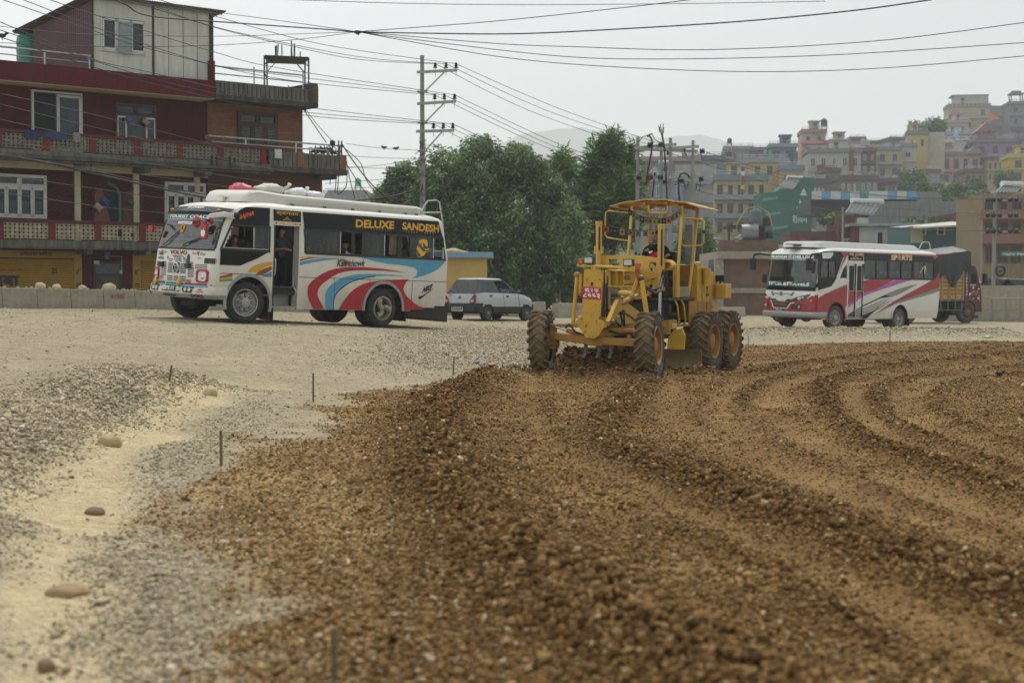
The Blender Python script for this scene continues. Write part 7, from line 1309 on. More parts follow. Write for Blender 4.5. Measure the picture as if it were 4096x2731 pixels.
 k=MB(); rect(k,4.0,4.2,2.66,2.78,.98,.06,0); k.tube([(4.62,1.0,3.2),(4.62,1.0,2.95),(5.1,1.0,2.95),(5.1,1.0,2.3)],.012,5,0); rect(k,5.02,5.13,2.32,2.44,1.0,.05,0); rect(k,4.43,4.6,2.85,3.12,.98,.06,1); k.build('meter_box',[WWOOD,mat('blue board',(80,100,110),.6)],root)
 o=win(root,1.68,3.6,6.7,8.83,1.05,WWOOD,2,0,.07,open_=(0,)); k=MB(); rect(k,1.75,2.55,6.75,8.76,1.0,.04); k.build('painted_room_shade',DARKV,o)  # solid near-black sheet paints the shade of the room behind the open half
 o=win(root,4.92,6.58,6.9,8.62,1.05,DWOOD,1,.40,.06,open_=(0,)); k=MB()
 for a,b in ((4.96,5.36),(6.14,6.54)):
  for q in ((a,a+.06,6.9,8.15),(b-.06,b,6.9,8.15),(a,b,8.08,8.15)): rect(k,*q,1.0,.05)
 k.build('casement',WWOOD,o)
 k=MB(); k.box(L,8.52,.0,1.12,8.95,9.62); k.box(8.36,8.52,.0,.3,9.62,10.38); k.build('parapet_band',stainmat('red band paint',(94,29,35),(50,22,26),.7),root,bevel=.015); k=MB(); k.box(L,8.5,.05,1.1,8.925,8.95); k.build('soffit',CREAMP,root)
 CR=stainmat('cream board',(200,198,186),(120,112,94),.4); DP=mat('dark post',(44,36,36),.7)
 k=MB(); k.box(3.66,8.46,.3,.36,9.66,12.2,0);
 for t in (6.72,7.33,7.93): rect(k,t-.008,t+.008,9.66,12.15,.292,.01,1)
 k.box(6.04,6.12,.27,.35,9.66,12.2,1); k.box(8.44,8.6,.25,.4,9.9,12.2,1); k.box(3.62,3.70,.26,.36,9.66,12.2,1); rect(k,4.0,5.9,10.0,10.05,.295,.01,0); k.build('shed_front',[CR,DP],root)
 k=MB(); n=60
 for i in range(n): d=.35+4.9*i/n; k.add([(3.64+.03*(i%2),d,9.66),(3.64+.03*((i+1)%2),d+4.9/n,9.66),(3.64+.03*((i+1)%2),d+4.9/n,12.1-.07*d),(3.64+.03*(i%2),d,12.1-.07*d)],[(0,1,2,3)])
 k.box(3.7,8.4,5.2,5.3,9.3,11.7); k.box(8.4,8.5,.35,5.3,9.3,11.8); k.build('shed_side',mat('maroon corrugated sheet',(70,24,29),.6,var=.15,scale=2,dust=.04,rust=.1),root,fix=False)
 k=MB(); n=110; P=[]
 for i in range(n+1): t=3.35+5.6*i/n; w=.03*(i%2); P+=[(t,-.12,12.28+w),(t,6.6,11.74+w)]
 k.add(P,[(2*i,2*i+1,2*i+3,2*i+2) for i in range(n)]); k.add([(p[0],p[1],p[2]-.03) for p in P],[(2*i,2*i+2,2*i+3,2*i+1) for i in range(n)]);
 for d in (.1,2.2,4.4,6.4): k.box(3.4,8.9,d,d+.06,12.17-.083*d,12.24-.083*d)
 k.build('shed_roof',mat('corrugated roof',(118,112,100),.6,.2,var=.15,dust=.3,rust=.15),root,fix=False)
 o=win(root,3.97,5.77,10.35,11.62,.28,WWOOD,3,0,.05)
 k=MB(); k.poly([[(4.62,10.4),(5.15,10.36),(5.17,11.5),(4.66,11.5)]],lambda a,b:V((a,.16-.0*(a-4.6),b-.06)),(0,.03,0)); k.build('open_sash',mat('sash glass',(120,128,130),.15),o)
 k=MB()
 for z in (.0,.45): pass
 A=[loc(4,193,.3),loc(180,207,.3),loc(360,223,.3)]; Bq=[loc(4,217,.3),loc(180,232,.3),loc(355,247,.3)]; lead=V((-5,.3,A[0].z+.2))
 zr=10.12; k.tube([(L,.3,zr),(3.6,.3,zr)],.035,7); k.tube([(L,.3,zr-.25),(3.6,.3,zr-.25)],.022,7)
 for t in (-3.5,-1.7,.1,1.85,3.55): k.tube([(t,.3,9.6),(t,.3,zr)],.03,6)
 k.build('roof_railing',PIPE,root)
 k=MB(); k.tube([(2.6,6.0,9.4),(2.55,6.2,11.75)],.05,6); k.build('roof_prop',PIPE,root)
 t=MB(); t.lathe([(.001,0),(.5,0),(.52,.1),(.5,.2),(.52,.35),(.5,.5),(.52,.65),(.5,.8),(.52,.95),(.5,1.1),(.45,1.22),(.2,1.32),(.001,1.33)],(0,0,0),(0,0,1),24); o=t.build('water_tank',mat('green tank plastic',(38,120,104),.5,var=.08),None,smooth=60); o.matrix_world=FM@Matrix.Translation((3.95,6.2,10.35)); tag(o,'green plastic water tank beside the maroon roof shed','water tank','water tanks on roofs')
 def clothes(lab,t0,t1,z0,z1,c,d=-.06,cat='cloth'):
  k=MB(); N=8; k.add([(t0+(t1-t0)*i/N,d-.02*math.sin(i*1.7)-(.02 if j else 0),z) for i in range(N+1) for j,z in enumerate((z1,z0+.04*math.sin(i*1.3)))],[(2*i,2*i+2,2*i+3,2*i+1) for i in range(N)]); k.add([(t0+(t1-t0)*i/N,q,z1+.01) for i in range(N+1) for q in (d,.18)],[(2*i,2*i+1,2*i+3,2*i+2) for i in range(N)]); o=k.build('laundry_cloth',cloth(lab[:14],c),None,smooth=80,fix=False); o.matrix_world=FM; tag(o,lab,cat,'cloths drying on the house')
 clothes('dark blue towel drying on the upper balcony rail at far left',.9,1.42,6.98,7.28,(40,54,84)); clothes('blue patterned towel sagging over the upper balcony rail under the open window',1.62,2.5,7.02,7.28,(44,60,92)); clothes('crumpled grey cloth on the upper balcony rail beside the blue towels',2.72,2.98,6.95,7.30,(130,124,118))
 for lab,t,z,s,c in (('blue plastic bag hanging in the arched doorway',4.45,4.95,.22,(56,76,120)),('pale cloth hanging low in the arched doorway',4.16,4.72,.2,(150,146,136)),('green bag hanging in the second arch by the column',5.45,4.95,.15,(50,96,44)),('blue and white bag hanging at the dark framed upper window',5.42,8.0,.16,(70,96,130)),('striped cloth hanging at the right casement of the dark framed upper window',6.1,7.95,.18,(150,120,110))):
  k=MB(); k.ell((0,0,0),(s,.1,s*.9),14,10,0,None,lambda p:V((p.x*(.75+.3*math.sin(p.z*13+1))-p.z*.25,p.y*(1+.3*math.sin(p.x*31)),p.z*(.8+.35*math.sin(p.x*19+2))))); o=k.build('hanging_bag',cloth(lab[:16],c),None,smooth=80); o.matrix_world=FM@Matrix.Translation((t,.92,z)); tag(o,lab,'bag','bags hanging on the house')
 for lab,px,py,c in (('grey haired person in dark red peering over the upper balcony beside the brick house',826,552,(70,24,28)),('grey haired person in a pale top behind the last upper balcony pillar',898,560,(150,130,130))):
  p=loc(px,py,.45); person(lab,FM@Matrix.Translation((p.x,.45,p.z-.80))@Matrix.Rotation(R(-80),4,'Z'),cloth('balcony '+lab[20:26],c),cloth('dark',(40,40,46)),group='people on the balcony',hairm=mat('grey hair',(120,118,114),.7),skin=SKIN2)
def brickhouse():
 root=thing('brick_house','orange brick house with ribbed grey parapets joined to the dark red one','house',FM)
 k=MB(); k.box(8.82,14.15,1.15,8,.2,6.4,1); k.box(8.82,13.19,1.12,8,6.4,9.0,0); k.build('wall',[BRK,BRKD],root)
 k=MB(); k.box(8.54,13.2,.0,8.2,8.95,9.14); k.build('roof_slab',CEMD,root,bevel=.01); rib_parapet(root,8.54,12.75,9.14,9.66,.02,CEM)
 k=MB(); k.box(12.75,13.18,.0,.35,9.14,9.9,0); k.box(12.95,13.2,-.01,.3,9.16,9.8,1); k.box(13.05,13.18,.3,6,9.14,9.95,0); k.build('parapet_end',[CEMD,BRKD],root,bevel=.01)
 k=MB(); k.box(10.98,14.62,.0,1.3,6.34,6.55); k.box(13.5,14.3,.3,1.2,6.18,6.34); k.build('balcony_slab',CEMD,root,bevel=.01); rib_parapet(root,10.9,12.2,6.55,7.12,.02,CEM); rib_parapet(root,12.52,14.2,6.55,7.12,.02,CEM)
 for t in (12.36,14.38): k=MB(); k.box(t-.17,t+.17,-.01,.2,6.55,7.15); k.build('brick_post',BRK,root)
 k=MB(); rect(k,11.15,11.45,6.85,7.2,-.03,.06); k.build('meter_box',WWOOD,root)
 k=MB(); k.tube([(8.25,.1,7.54),(14.35,.1,7.52)],.035,8); k.tube([(8.4,.1,7.32),(14.35,.1,7.30)],.03,8)
 for t in (9.9,12.2,14.3): k.tube([(t,.1,7.1),(t,.1,7.54)],.032,7)
 k.build('balcony_railing',PIPE,root)
 k=MB(); k.tube([(8.6,.6,10.28),(12.9,.6,10.28)],.03,7); k.tube([(8.6,.6,10.0),(12.9,.6,10.0)],.025,7)
 for t in (10.6,12.88): k.tube([(t,.6,9.6),(t,.6,10.4)],.032,7)
 k.build('roof_railing',PIPE,root)
 o=win(root,10.13,11.96,6.7,8.68,1.07,DWOOD,3,.45,.08); k=MB()
 for i in range(3):
  a=10.25+.58*i
  for j in range(20): rect(k,a+.06,a+.42,7.0+.06*j,7.03+.06*j,1.01,.03)
 k.build('louvre',mat('louvre grey',(96,92,86),.6),o)
 win(root,10.0,10.68,4.3,5.97,1.1,DWOOD,1,.4,.07); win(root,12.0,13.4,4.0,5.6,1.1,DWOOD,2,.4,.07)
 k=MB(); k.box(8.84,14.1,1.05,1.16,6.2,6.36); k.build('ring_beam',BRKD,root)
redhouse(); brickhouse()
def tankstand():
 root=thing('tank_stand','rusty steel water tank stand on the brick house roof','stand',FM); m=mat('rusty black steel',(40,36,34),.7,rust=.2)
 C=[(11.7,1.6),(12.9,3.3),(13.35,.9),(14.3,2.6)]; zt=11.05
 for i,(a,b) in enumerate(C): k=MB(); k.tube([(a,b,9.1),(a,b,zt)],.032,6); k.build('leg',m,root)
 k=MB(); k.poly([[C[0],C[1],C[3],C[2]]],lambda a,b:V((a,b,zt)),(0,0,.035)); k.build('platform',m,root)
 k=MB();
 for p,q in ((0,1),(1,3),(3,2),(2,0)): k.tube([(*C[p],zt-.35),((C[p][0]*.8+C[q][0]*.2),(C[p][1]*.8+C[q][1]*.2),zt)],.018,5); k.tube([(*C[q],zt-.35),((C[q][0]*.8+C[p][0]*.2),(C[q][1]*.8+C[p][1]*.2),zt)],.028,5)
 k.tube([(*C[0],10.4),(*C[1],10.4)],.02,5); k.build('brace',m,root)
 rr=random.Random(3); k=MB()
 for i in range(9): u,v=rr.random(),rr.random(); a=(1-u)*((1-v)*C[0][0]+v*C[1][0])+u*((1-v)*C[2][0]+v*C[3][0]); b=(1-u)*((1-v)*C[0][1]+v*C[1][1])+u*((1-v)*C[2][1]+v*C[3][1]); k.tube([(a,b,zt),(a+rr.uniform(-.03,.03),b,zt+rr.uniform(.3,.75))],.025,5)
 k.build('starter_bars',m,root)
tankstand()
def cables():
 rr=random.Random(9); k=MB()
 for i in range(34):
  t0=rr.uniform(12.9,14.3); t1=rr.uniform(12.9,14.4); pts=[]
  for j in range(9): u=j/8; pts.append((t0+(t1-t0)*u+rr.uniform(-.05,.05),.15+rr.uniform(-.08,.15),7.12+.28*math.sin(PI*u)*rr.uniform(.2,1)+rr.uniform(0,.12)))
  k.tube(pts,rr.uniform(.010,.022),5)
 for t in (13.9,14.2,14.35): k.tube([(t,.05,7.1),(t,.05,7.72)],.03,5)
 k.box(13.85,14.0,.0,.15,7.5,7.7); o=k.build('cable_tangle',mat('cable black',(18,18,19),.6),None); o.matrix_world=FM; tag(o,'tangle of black cables bundled on the brick balcony corner','cables')
cables()
CONC=stainmat('barrier concrete',(158,151,134),(112,104,90),.6,False)
def barrier():
 path=[(-24,42.5),(-16.5,50.4),(-12.3,55),(-5,61.5),(1.86,68),(6,76),(11.6,88),(14,95)]; rr=random.Random(2); s=0; L=1.25; n=0
 for (a,b),(c,d) in zip(path[:-1],path[1:]):
  ln=math.hypot(c-a,d-b); s0=0
  while s0+L*.6<ln:
   e=min(s0+L,ln); p=V((a+(c-a)*s0/ln,b+(d-b)*s0/ln,0)); q=V((a+(c-a)*e/ln,b+(d-b)*e/ln,0)); mid=(p+q)/2; ang=math.atan2(q.y-p.y,q.x-p.x); h=.66 if mid.y<72 else .58
   k=MB(); l2=(q-p).length/2-.012; prof=[(-.2,-.3),(-.2,.12),(-.14,h-.02),(-.12,h),(.12,h),(.14,h-.02),(.2,.12),(.2,-.3)]
   k.add([(x,y,z) for x in (-l2,l2) for y,z in prof],[(i,(i+1)%8,8+(i+1)%8,8+i) for i in range(8)]+[tuple(range(8))[::-1],tuple(range(8,16))])
   mark=(abs(mid.x+13.4)<.5) or (abs(mid.x-2.6)<.45)
   if mark: text(k,'4+580' if mid.x<0 else '4+560',(-l2*.6,-.21,h*.55),(l2*.9,0,0),(0,.0,.16),1,.01)
   o=k.build('concrete_barrier',[CONC,mat('red chalk',(140,66,60),.8)],None); o.matrix_world=Matrix.Translation((mid.x,mid.y,gz(mid.x,mid.y)+rr.uniform(-.015,.015)))@Matrix.Rotation(ang+rr.uniform(-.01,.01),4,'Z')
   tag(o,('grey concrete barrier block with the red number 4+580 left of the bus' if mid.x<0 else 'grey concrete barrier block with a red number beside the grader') if mark else 'plain grey concrete barrier block in the low row along the road','barrier','concrete barrier blocks along the road'); s0=e
 for i in range(9):
  px=3790+62*i; a=at(px,1290,83); b_=at(px+60,1290,83); k=MB(); w=b_.x-a.x-.02; h=1.30+(.08 if i==2 else 0); k.box(0,w,0,.35,-.6,h); o=k.build('retaining_block',CONC,None,bevel=.02); o.matrix_world=Matrix.Translation((a.x,83+.2*i,-.04)); tag(o,'tall grey concrete wall block in the row behind the lorry','barrier','tall concrete wall blocks')
 for lab,px,py,Y,r in (('big pale rock on the barrier left of the white bus',437,1150,51.6,.24),('cream and grey rock on the barrier under the yellow shutter',160,1143,50.2,.19),('broken rock lump on the barrier at the shutter edge',226,1148,50.4,.17),('small upright rock on the barrier by the shop pillar',330,1150,51,.14)):
  p=at(px,py,Y); rock(lab,p+V((0,0,-.02)),r,.7,(178,164,134))
def rock(lab,p,r,f,c,seed=None):
 q=(seed or len(lab))*1.7; k=MB(); k.ell((0,0,0),(r,r*.8,r*f),20,14,0,None,lambda p:(lambda u:p*min(1.0,.78/max(.3,abs(u.x*.8+u.y*.5+.25*math.sin(q))),.74/max(.3,abs(u.y*.9-u.x*.3+u.z*.4)),.70/max(.3,abs(u.z*.95+u.x*.3*math.cos(q)+u.y*.25)),.80/max(.3,abs(u.x*.5-u.z*.7)))*(1+.05*math.sin(7*u.x+5*u.y+q)))(V((p.x/r,p.y/r,p.z/r)))); o=k.build('rock',mat('rock %d %d %d'%c,c,.9,var=.15,scale=8,bump=.6,bscale=20),None,smooth=25); o.matrix_world=Matrix.Translation(p)@Matrix.Rotation(q,4,'Z'); tag(o,lab,'rock','stones on the barrier' if 'small stone' in lab else 'loose rocks')
barrier()
def pebbles():
 rr=random.Random(5)
 for i in range(22):
  px=rr.uniform(5,640); Y=50.3+px*.0062; p=at(px,1158,Y); t=rr.random(); a=V((-24,42.5,0))
  X=p.x; yy=50.4+(X+16.5)*(55-50.4)/4.2 if X>-16.5 else 42.5+(X+24)*(50.4-42.5)/7.5
  rock('small stone lying on top of the low concrete barrier',V((X,yy+rr.uniform(-.08,.08),gz(X,yy)+.67)),rr.uniform(.03,.06),.7,(168,156,130),i)
pebbles()
def ground_rocks():
 for lab,px,py,r,f,c,s in (('smooth pale boulder at the end of the gravel bank',842,1580,.13,.75,(176,160,126),1),('tan boulder lying beside the gravel bank',440,1780,.13,.6,(168,146,106),2),('flat brown stone on the dusty path',380,2055,.10,.45,(112,94,68),3),('weathered flat rock near the bottom of the dusty path',275,2380,.13,.4,(150,126,92),4),('small square brown stone at the bottom of the path',185,2680,.05,.9,(120,98,68),5)):
  Y=20
  for _ in range(30): p=at(px,py,Y); h=gz(p.x,p.y); Y+= (p.z-h)*6 if abs(p.z-h)>.002 else 0
  rock(lab,V((p.x,p.y,h+r*f*.3)),r,f,c,s)
 WOODS=mat('stake wood',(104,90,66),.9,var=.2,scale=20)
 for lab,px,y0,y1,lean in (('leaning wooden stake in the gravel bank',672,1528,1460,.22),('thin wooden stake on the slope behind the dirt edge',1253,1608,1492,0),('thin wooden stake at the edge of the brown dirt',886,1868,1722,-.02),('short wooden stake in front of the pale gravel slope',1812,1500,1425,.06),('nearest wooden stake at the bottom edge of the picture',1340,2731,2510,-.03),('thin stake in the gravel strip before the red bus',3560,1375,1320,0),('short stake beyond the rear wheels of the grader',2993,1375,1345,0)):
  Y=20 if y0<2600 else 7
  for _ in range(40): p=at(px,y0,Y); h=gz(p.x,p.y); Y+=(p.z-h)*4 if abs(p.z-h)>.002 else 0; Y=max(5,min(Y,60))
  t=at(px+lean*(y0-y1),y1,p.y); k=MB(); k.beam((0,0,-.1),t-V((p.x,p.y,h)),.025 if Y>9 else .03,.025 if Y>9 else .022); o=k.build('stake',WOODS,None); o.matrix_world=Matrix.Translation((p.x,p.y,h)); tag(o,lab,'stake','survey stakes')
ground_rocks()
def kiosk():
 Y=73; a=at(1700,1215,Y); b_=at(1945,1215,Y); z0=a.z-1; zt=zpx(1032,Y); root=thing('kiosk','small yellow hut with a pale blue roof slab behind the silver car','hut',(a.x,Y,0)); w=b_.x-a.x
 k=MB(); k.box(0,w,0,3.2,z0,zt); k.build('wall',mat('hut yellow',(190,160,92),.8,var=.08,scale=1.2,dust=.12),root); k=MB(); k.box(-.3,w+.30,-.3,3.5,zt,zt+.27,0); k.build('roof_slab',mat('hut blue',(122,154,176),.8,var=.1,dust=.2),root,bevel=.02)
 k=MB(); rr=random.Random(1)
 k.ell((w*.36,.3,zt+.28),(1.0,.6,.14),14,8,0,None,lambda p:V((p.x,p.y,p.z*(1+.5*math.sin(p.x*5))))); k.build('sand_heap',mat('sand',(170,152,120),.95,bump=.5),root,smooth=80)
kiosk()
PCON=mat('pole concrete',(132,132,126),.8,var=.1,scale=2,dust=.1); GALV=mat('galvanised steel',(150,150,146),.5,.5,var=.12); INS=mat('black insulator',(24,23,24),.3); WIREM=mat('wire black',(22,22,23),.6); WIREG=mat('wire grey',(70,70,72),.6)
def pin_ins(k,p,s=1):
 k.tube([p,p+V((0,0,.16*s))],.012*s,5,1);
 for i in range(3): k.lathe([(.001,0),(.075*s-.012*i*s,.0),(.085*s-.012*i*s,.03*s),(.03*s,.07*s)],p+V((0,0,(.10+.07*i)*s)),(0,0,1),10,0)
def main_pole():
 Y=70; b=at(1692,1240,Y); zb=gz(b.x,Y)-.3; zt=zpx(228,Y); root=thing('utility_pole','tall grey utility pole with three crossarms standing behind the white bus','pole',(b.x,Y,zb))
 k=MB(); k.tube([(0,0,0),(-.02,0,zt-zb)],[.16,.085],12); k.tube([(-.02,0,zt-zb-.02),(-.02,0,zt-zb+.06)],[.10,.10],12); k.build('shaft',PCON,root,smooth=40)
 X=lambda px:xpx(px,Y)-b.x; Z=lambda py:zpx(py,Y)-zb; INSP=[]
 for (xa,ya),(xb_,yb),(dx,dy),ins in (((1670,292),(1831,284),(1702,368),((1743,275),(1786,272),(1826,268))),((1671,418),(1826,408),(1702,492),((1741,402),(1779,399),(1820,394))),((1667,528),(1818,524),(1703,605),((1736,515),(1775,513),(1813,512)))):
  k=MB(); k.beam((X(xa),-.2,Z(ya)),(X(xb_),-.2,Z(yb)),.10,.12); k.beam((X(dx),-.15,Z(dy)),(X(xa)+(X(xb_)-X(xa))*.68,-.2,Z((ya+yb)/2+4)),.05,.06); k.box(X(dx)-.35,X(dx)+.1,-.22,.1,Z(dy)-.03,Z(dy)+.03); o=k.build('crossarm',GALV,root)
  for px,py in ins:
   k=MB(); p=V((X(px),-.2,Z(yb)-.02)); pin_ins(k,p,1.15); k.tube([p,p-V((0,0,.25))],.012,5,1); k.build('insulator',[INS,GALV],o,smooth=40); INSP.append(V((b.x+p.x,Y-.2,zb+p.z+.3)))
 k=MB(); rr=random.Random(2)
 for i in range(14):
  z=Z(700)+rr.uniform(-1.4,1.4); k.tube([(.15*math.cos(t+i),.15*math.sin(t+i),z+.03*t+rr.uniform(-.08,.08)) for t in [j*.7 for j in range(10)]],.012,4)
 k.build('cable_wrap',WIREM,root); return INSP
INSP=main_pole()
def hpoles():
 Y=82; pts=[(2552,548,1240),(2645,600,1240),(2682,552,1240),(2772,562,1240)]; root=thing('utility_pole','four grey concrete poles tied by crossarms with drum insulators, behind the grader','pole',(xpx(2660,Y),Y,gz(xpx(2660,Y),Y)-.3)); b=root.location.copy(); dep=(0,2.4,0.3,2.6)
 L=lambda px,py,d=0:at(px,py,Y+d)-b
 for (px,y0,y1),d in zip(pts,dep): k=MB(); k.tube([L(px-6,y1,d),L(px,y0,d)],[.13,.085],10); k.build('shaft',PCON,root,smooth=40)
 for a,c,d0,d1 in (((2542,592),(2705,578),-.3,.0),((2545,597),(2790,606),2.1,2.9),((2625,597),(2795,586),2.1,2.3),((2536,712),(2700,708),-.3,0),((2640,716),(2790,708),2.1,2.9)):
  k=MB(); k.beam(L(*a,d0),L(*c,d1),.10,.15); k.build('crossarm',GALV,root)
 for px,py,d in ((2522,586,-.4),(2600,580,-.4),(2644,578,-.4),(2556,710,-.4),(2600,710,-.4),(2641,710,-.4),(2808,605,2.9),(2732,600,2.8),(2675,612,2.6),(2804,716,2.9),(2726,722,2.8),(2655,727,2.6)):
  k=MB(); p=L(px,py,d);
  for j in range(3): k.lathe([(.001,-.10+.09*j),(.15,-.10+.09*j),(.16,-.06+.09*j),(.05,-.03+.09*j)],p,(1,-.3,.05),12)
  k.build('insulator',INS,root,smooth=50)
 k=MB()
 for P,r in (([(2585,740,-.5),(2592,680,-.5),(2604,620,-.5),(2610,570,-.5),(2602,548,-.5),(2590,542,-.5)],.05),([(2668,800,-.4),(2664,700,-.4),(2658,600,-.4),(2652,560,-.4),(2648,540,-.4)],.05),([(2718,810,2),(2713,720,2),(2722,698,2),(2735,692,2),(2752,700,2),(2757,712,2)],.05),([(2610,790,0),(2614,740,0),(2620,690,0)],.045)): k=MB(); k.tube([L(*p) for p in P],r,7); k.build('jumper_cable',WIREM,root,smooth=60)
 k=MB()
 for P in ([(2648,545,-.4),(2640,520,-.4),(2634,502,-.4)],[(2650,545,-.4),(2644,515,-.4),(2641,496,-.4)],[(2651,545,-.4),(2652,520,-.4),(2653,494,-.4)],[(2530,585,-.4),(2552,572,0),(2570,548,-.2),(2592,541,-.4)],[(2610,540,-.4),(2620,560,-.3),(2634,568,-.4)],[(2804,610,2.9),(2808,640,2.9),(2830,612,2.9)],[(2804,722,2.9),(2798,765,2.9),(2784,755,2.9),(2790,725,2.9)],[(2735,605,2.8),(2750,630,2.8),(2762,600,2.8)],[(2735,728,2.8),(2745,760,2.8),(2756,728,2.8)]): k.tube([L(*p) for p in P],.022,5)
 k.build('jumper_cable',WIREM,root,smooth=60)
 k=MB()
 for P in ([(2588,548,-.5),(2600,538,-.5),(2610,536,-.5)],[(2594,705,-.55),(2600,720,-.55),(2590,735,-.55)],[(2637,510,-.45),(2641,530,-.45)],[(2653,510,-.45),(2652,532,-.45)]): k.tube([L(*p) for p in P],.045,6)
 k.build('cable_termination',mat('dull red termination',(120,44,40),.5),root,smooth=60)
hpoles()
def right_poles():
 Y=96; b=at(3972,1250,Y); b.z-=1; root=thing('utility_pole','utility pole with rows of drum insulators at the far right edge','pole',b); L=lambda px,py,d=0:at(px,py,Y+d)-b
 k=MB(); k.tube([L(3972,1255),L(3980,770)],[.13,.09],10); k.build('shaft',PCON,root,smooth=40)
 for py in (800,862,925):
  k=MB(); k.beam(L(3938,py+4,-.3),L(4080,py,-.3),.10,.12); k.build('crossarm',GALV,root)
  for px in (3951,3974,4000,4042,4067):
   k=MB(); k.ell(L(px,py-1,-.5),(.16,.16,.17),10,8); k.tube([L(px,py-1,-.5),L(px+2,py-16,-.5)],.04,5); k.build('insulator',INS,root,smooth=60)
 k=MB(); k.lathe([(.30,-.1),(.38,0),(.30,.1),(.22,0),(.30,-.1)],L(4002,1083,-.4),(.3,-1,0),16); k.tube([L(3992,1085,-.3),L(4010,1085,-.3)],.05,5); k.build('cable_coil',WIREM,root,smooth=60)
 for lab,px,y0,y1,Yp,w in (('plain thin concrete pole rising behind the red bus roof',3371,1000,828,120,.22),('slim grey pole at the right of the lorry',3925,1190,900,98,.2),('slim distant pole by the yellow house left of the brick hut',2808,1180,830,110,.17),('very thin leaning pole behind the red bus roof',3535,975,905,125,.09)):
  b2=at(px,y0,Yp); b2.z-=2; k=MB(); k.tube([(0,0,0),(at(px+(12 if 'leaning' in lab else 0),y1,Yp)-b2)],[w*.45,w*.36],8); o=k.build('pole',PCON,None,smooth=40); o.matrix_world=Matrix.Translation(b2); tag(o,lab,'pole','thin poles')
right_poles()
WG='overhead wires'
def wire(lab,pts,r=.013,m=None,name='overhead_wire'):
 """pts: (px,py,Y) or Vectors; a smooth hanging line through them"""
 P=[p if isinstance(p,V) else at(*p) for p in pts]; Q=[]
 n=len(P)
 for i in range(n-1):
  p0=P[max(i-1,0)];p1=P[i];p2=P[i+1];p3=P[min(i+2,n-1)]
  for j in range(8):
   t=j/8; Q.append(.5*((2*p1)+(p2-p0)*t+(2*p0-5*p1+4*p2-p3)*t*t+(3*p1-p0-3*p2+p3)*t**3))
 Q.append(P[-1]); k=MB(); k.tube(Q,r,5); o=k.build(name,m or WIREM,None,smooth=180,fix=False); tag(o,lab,'wire',WG); return o
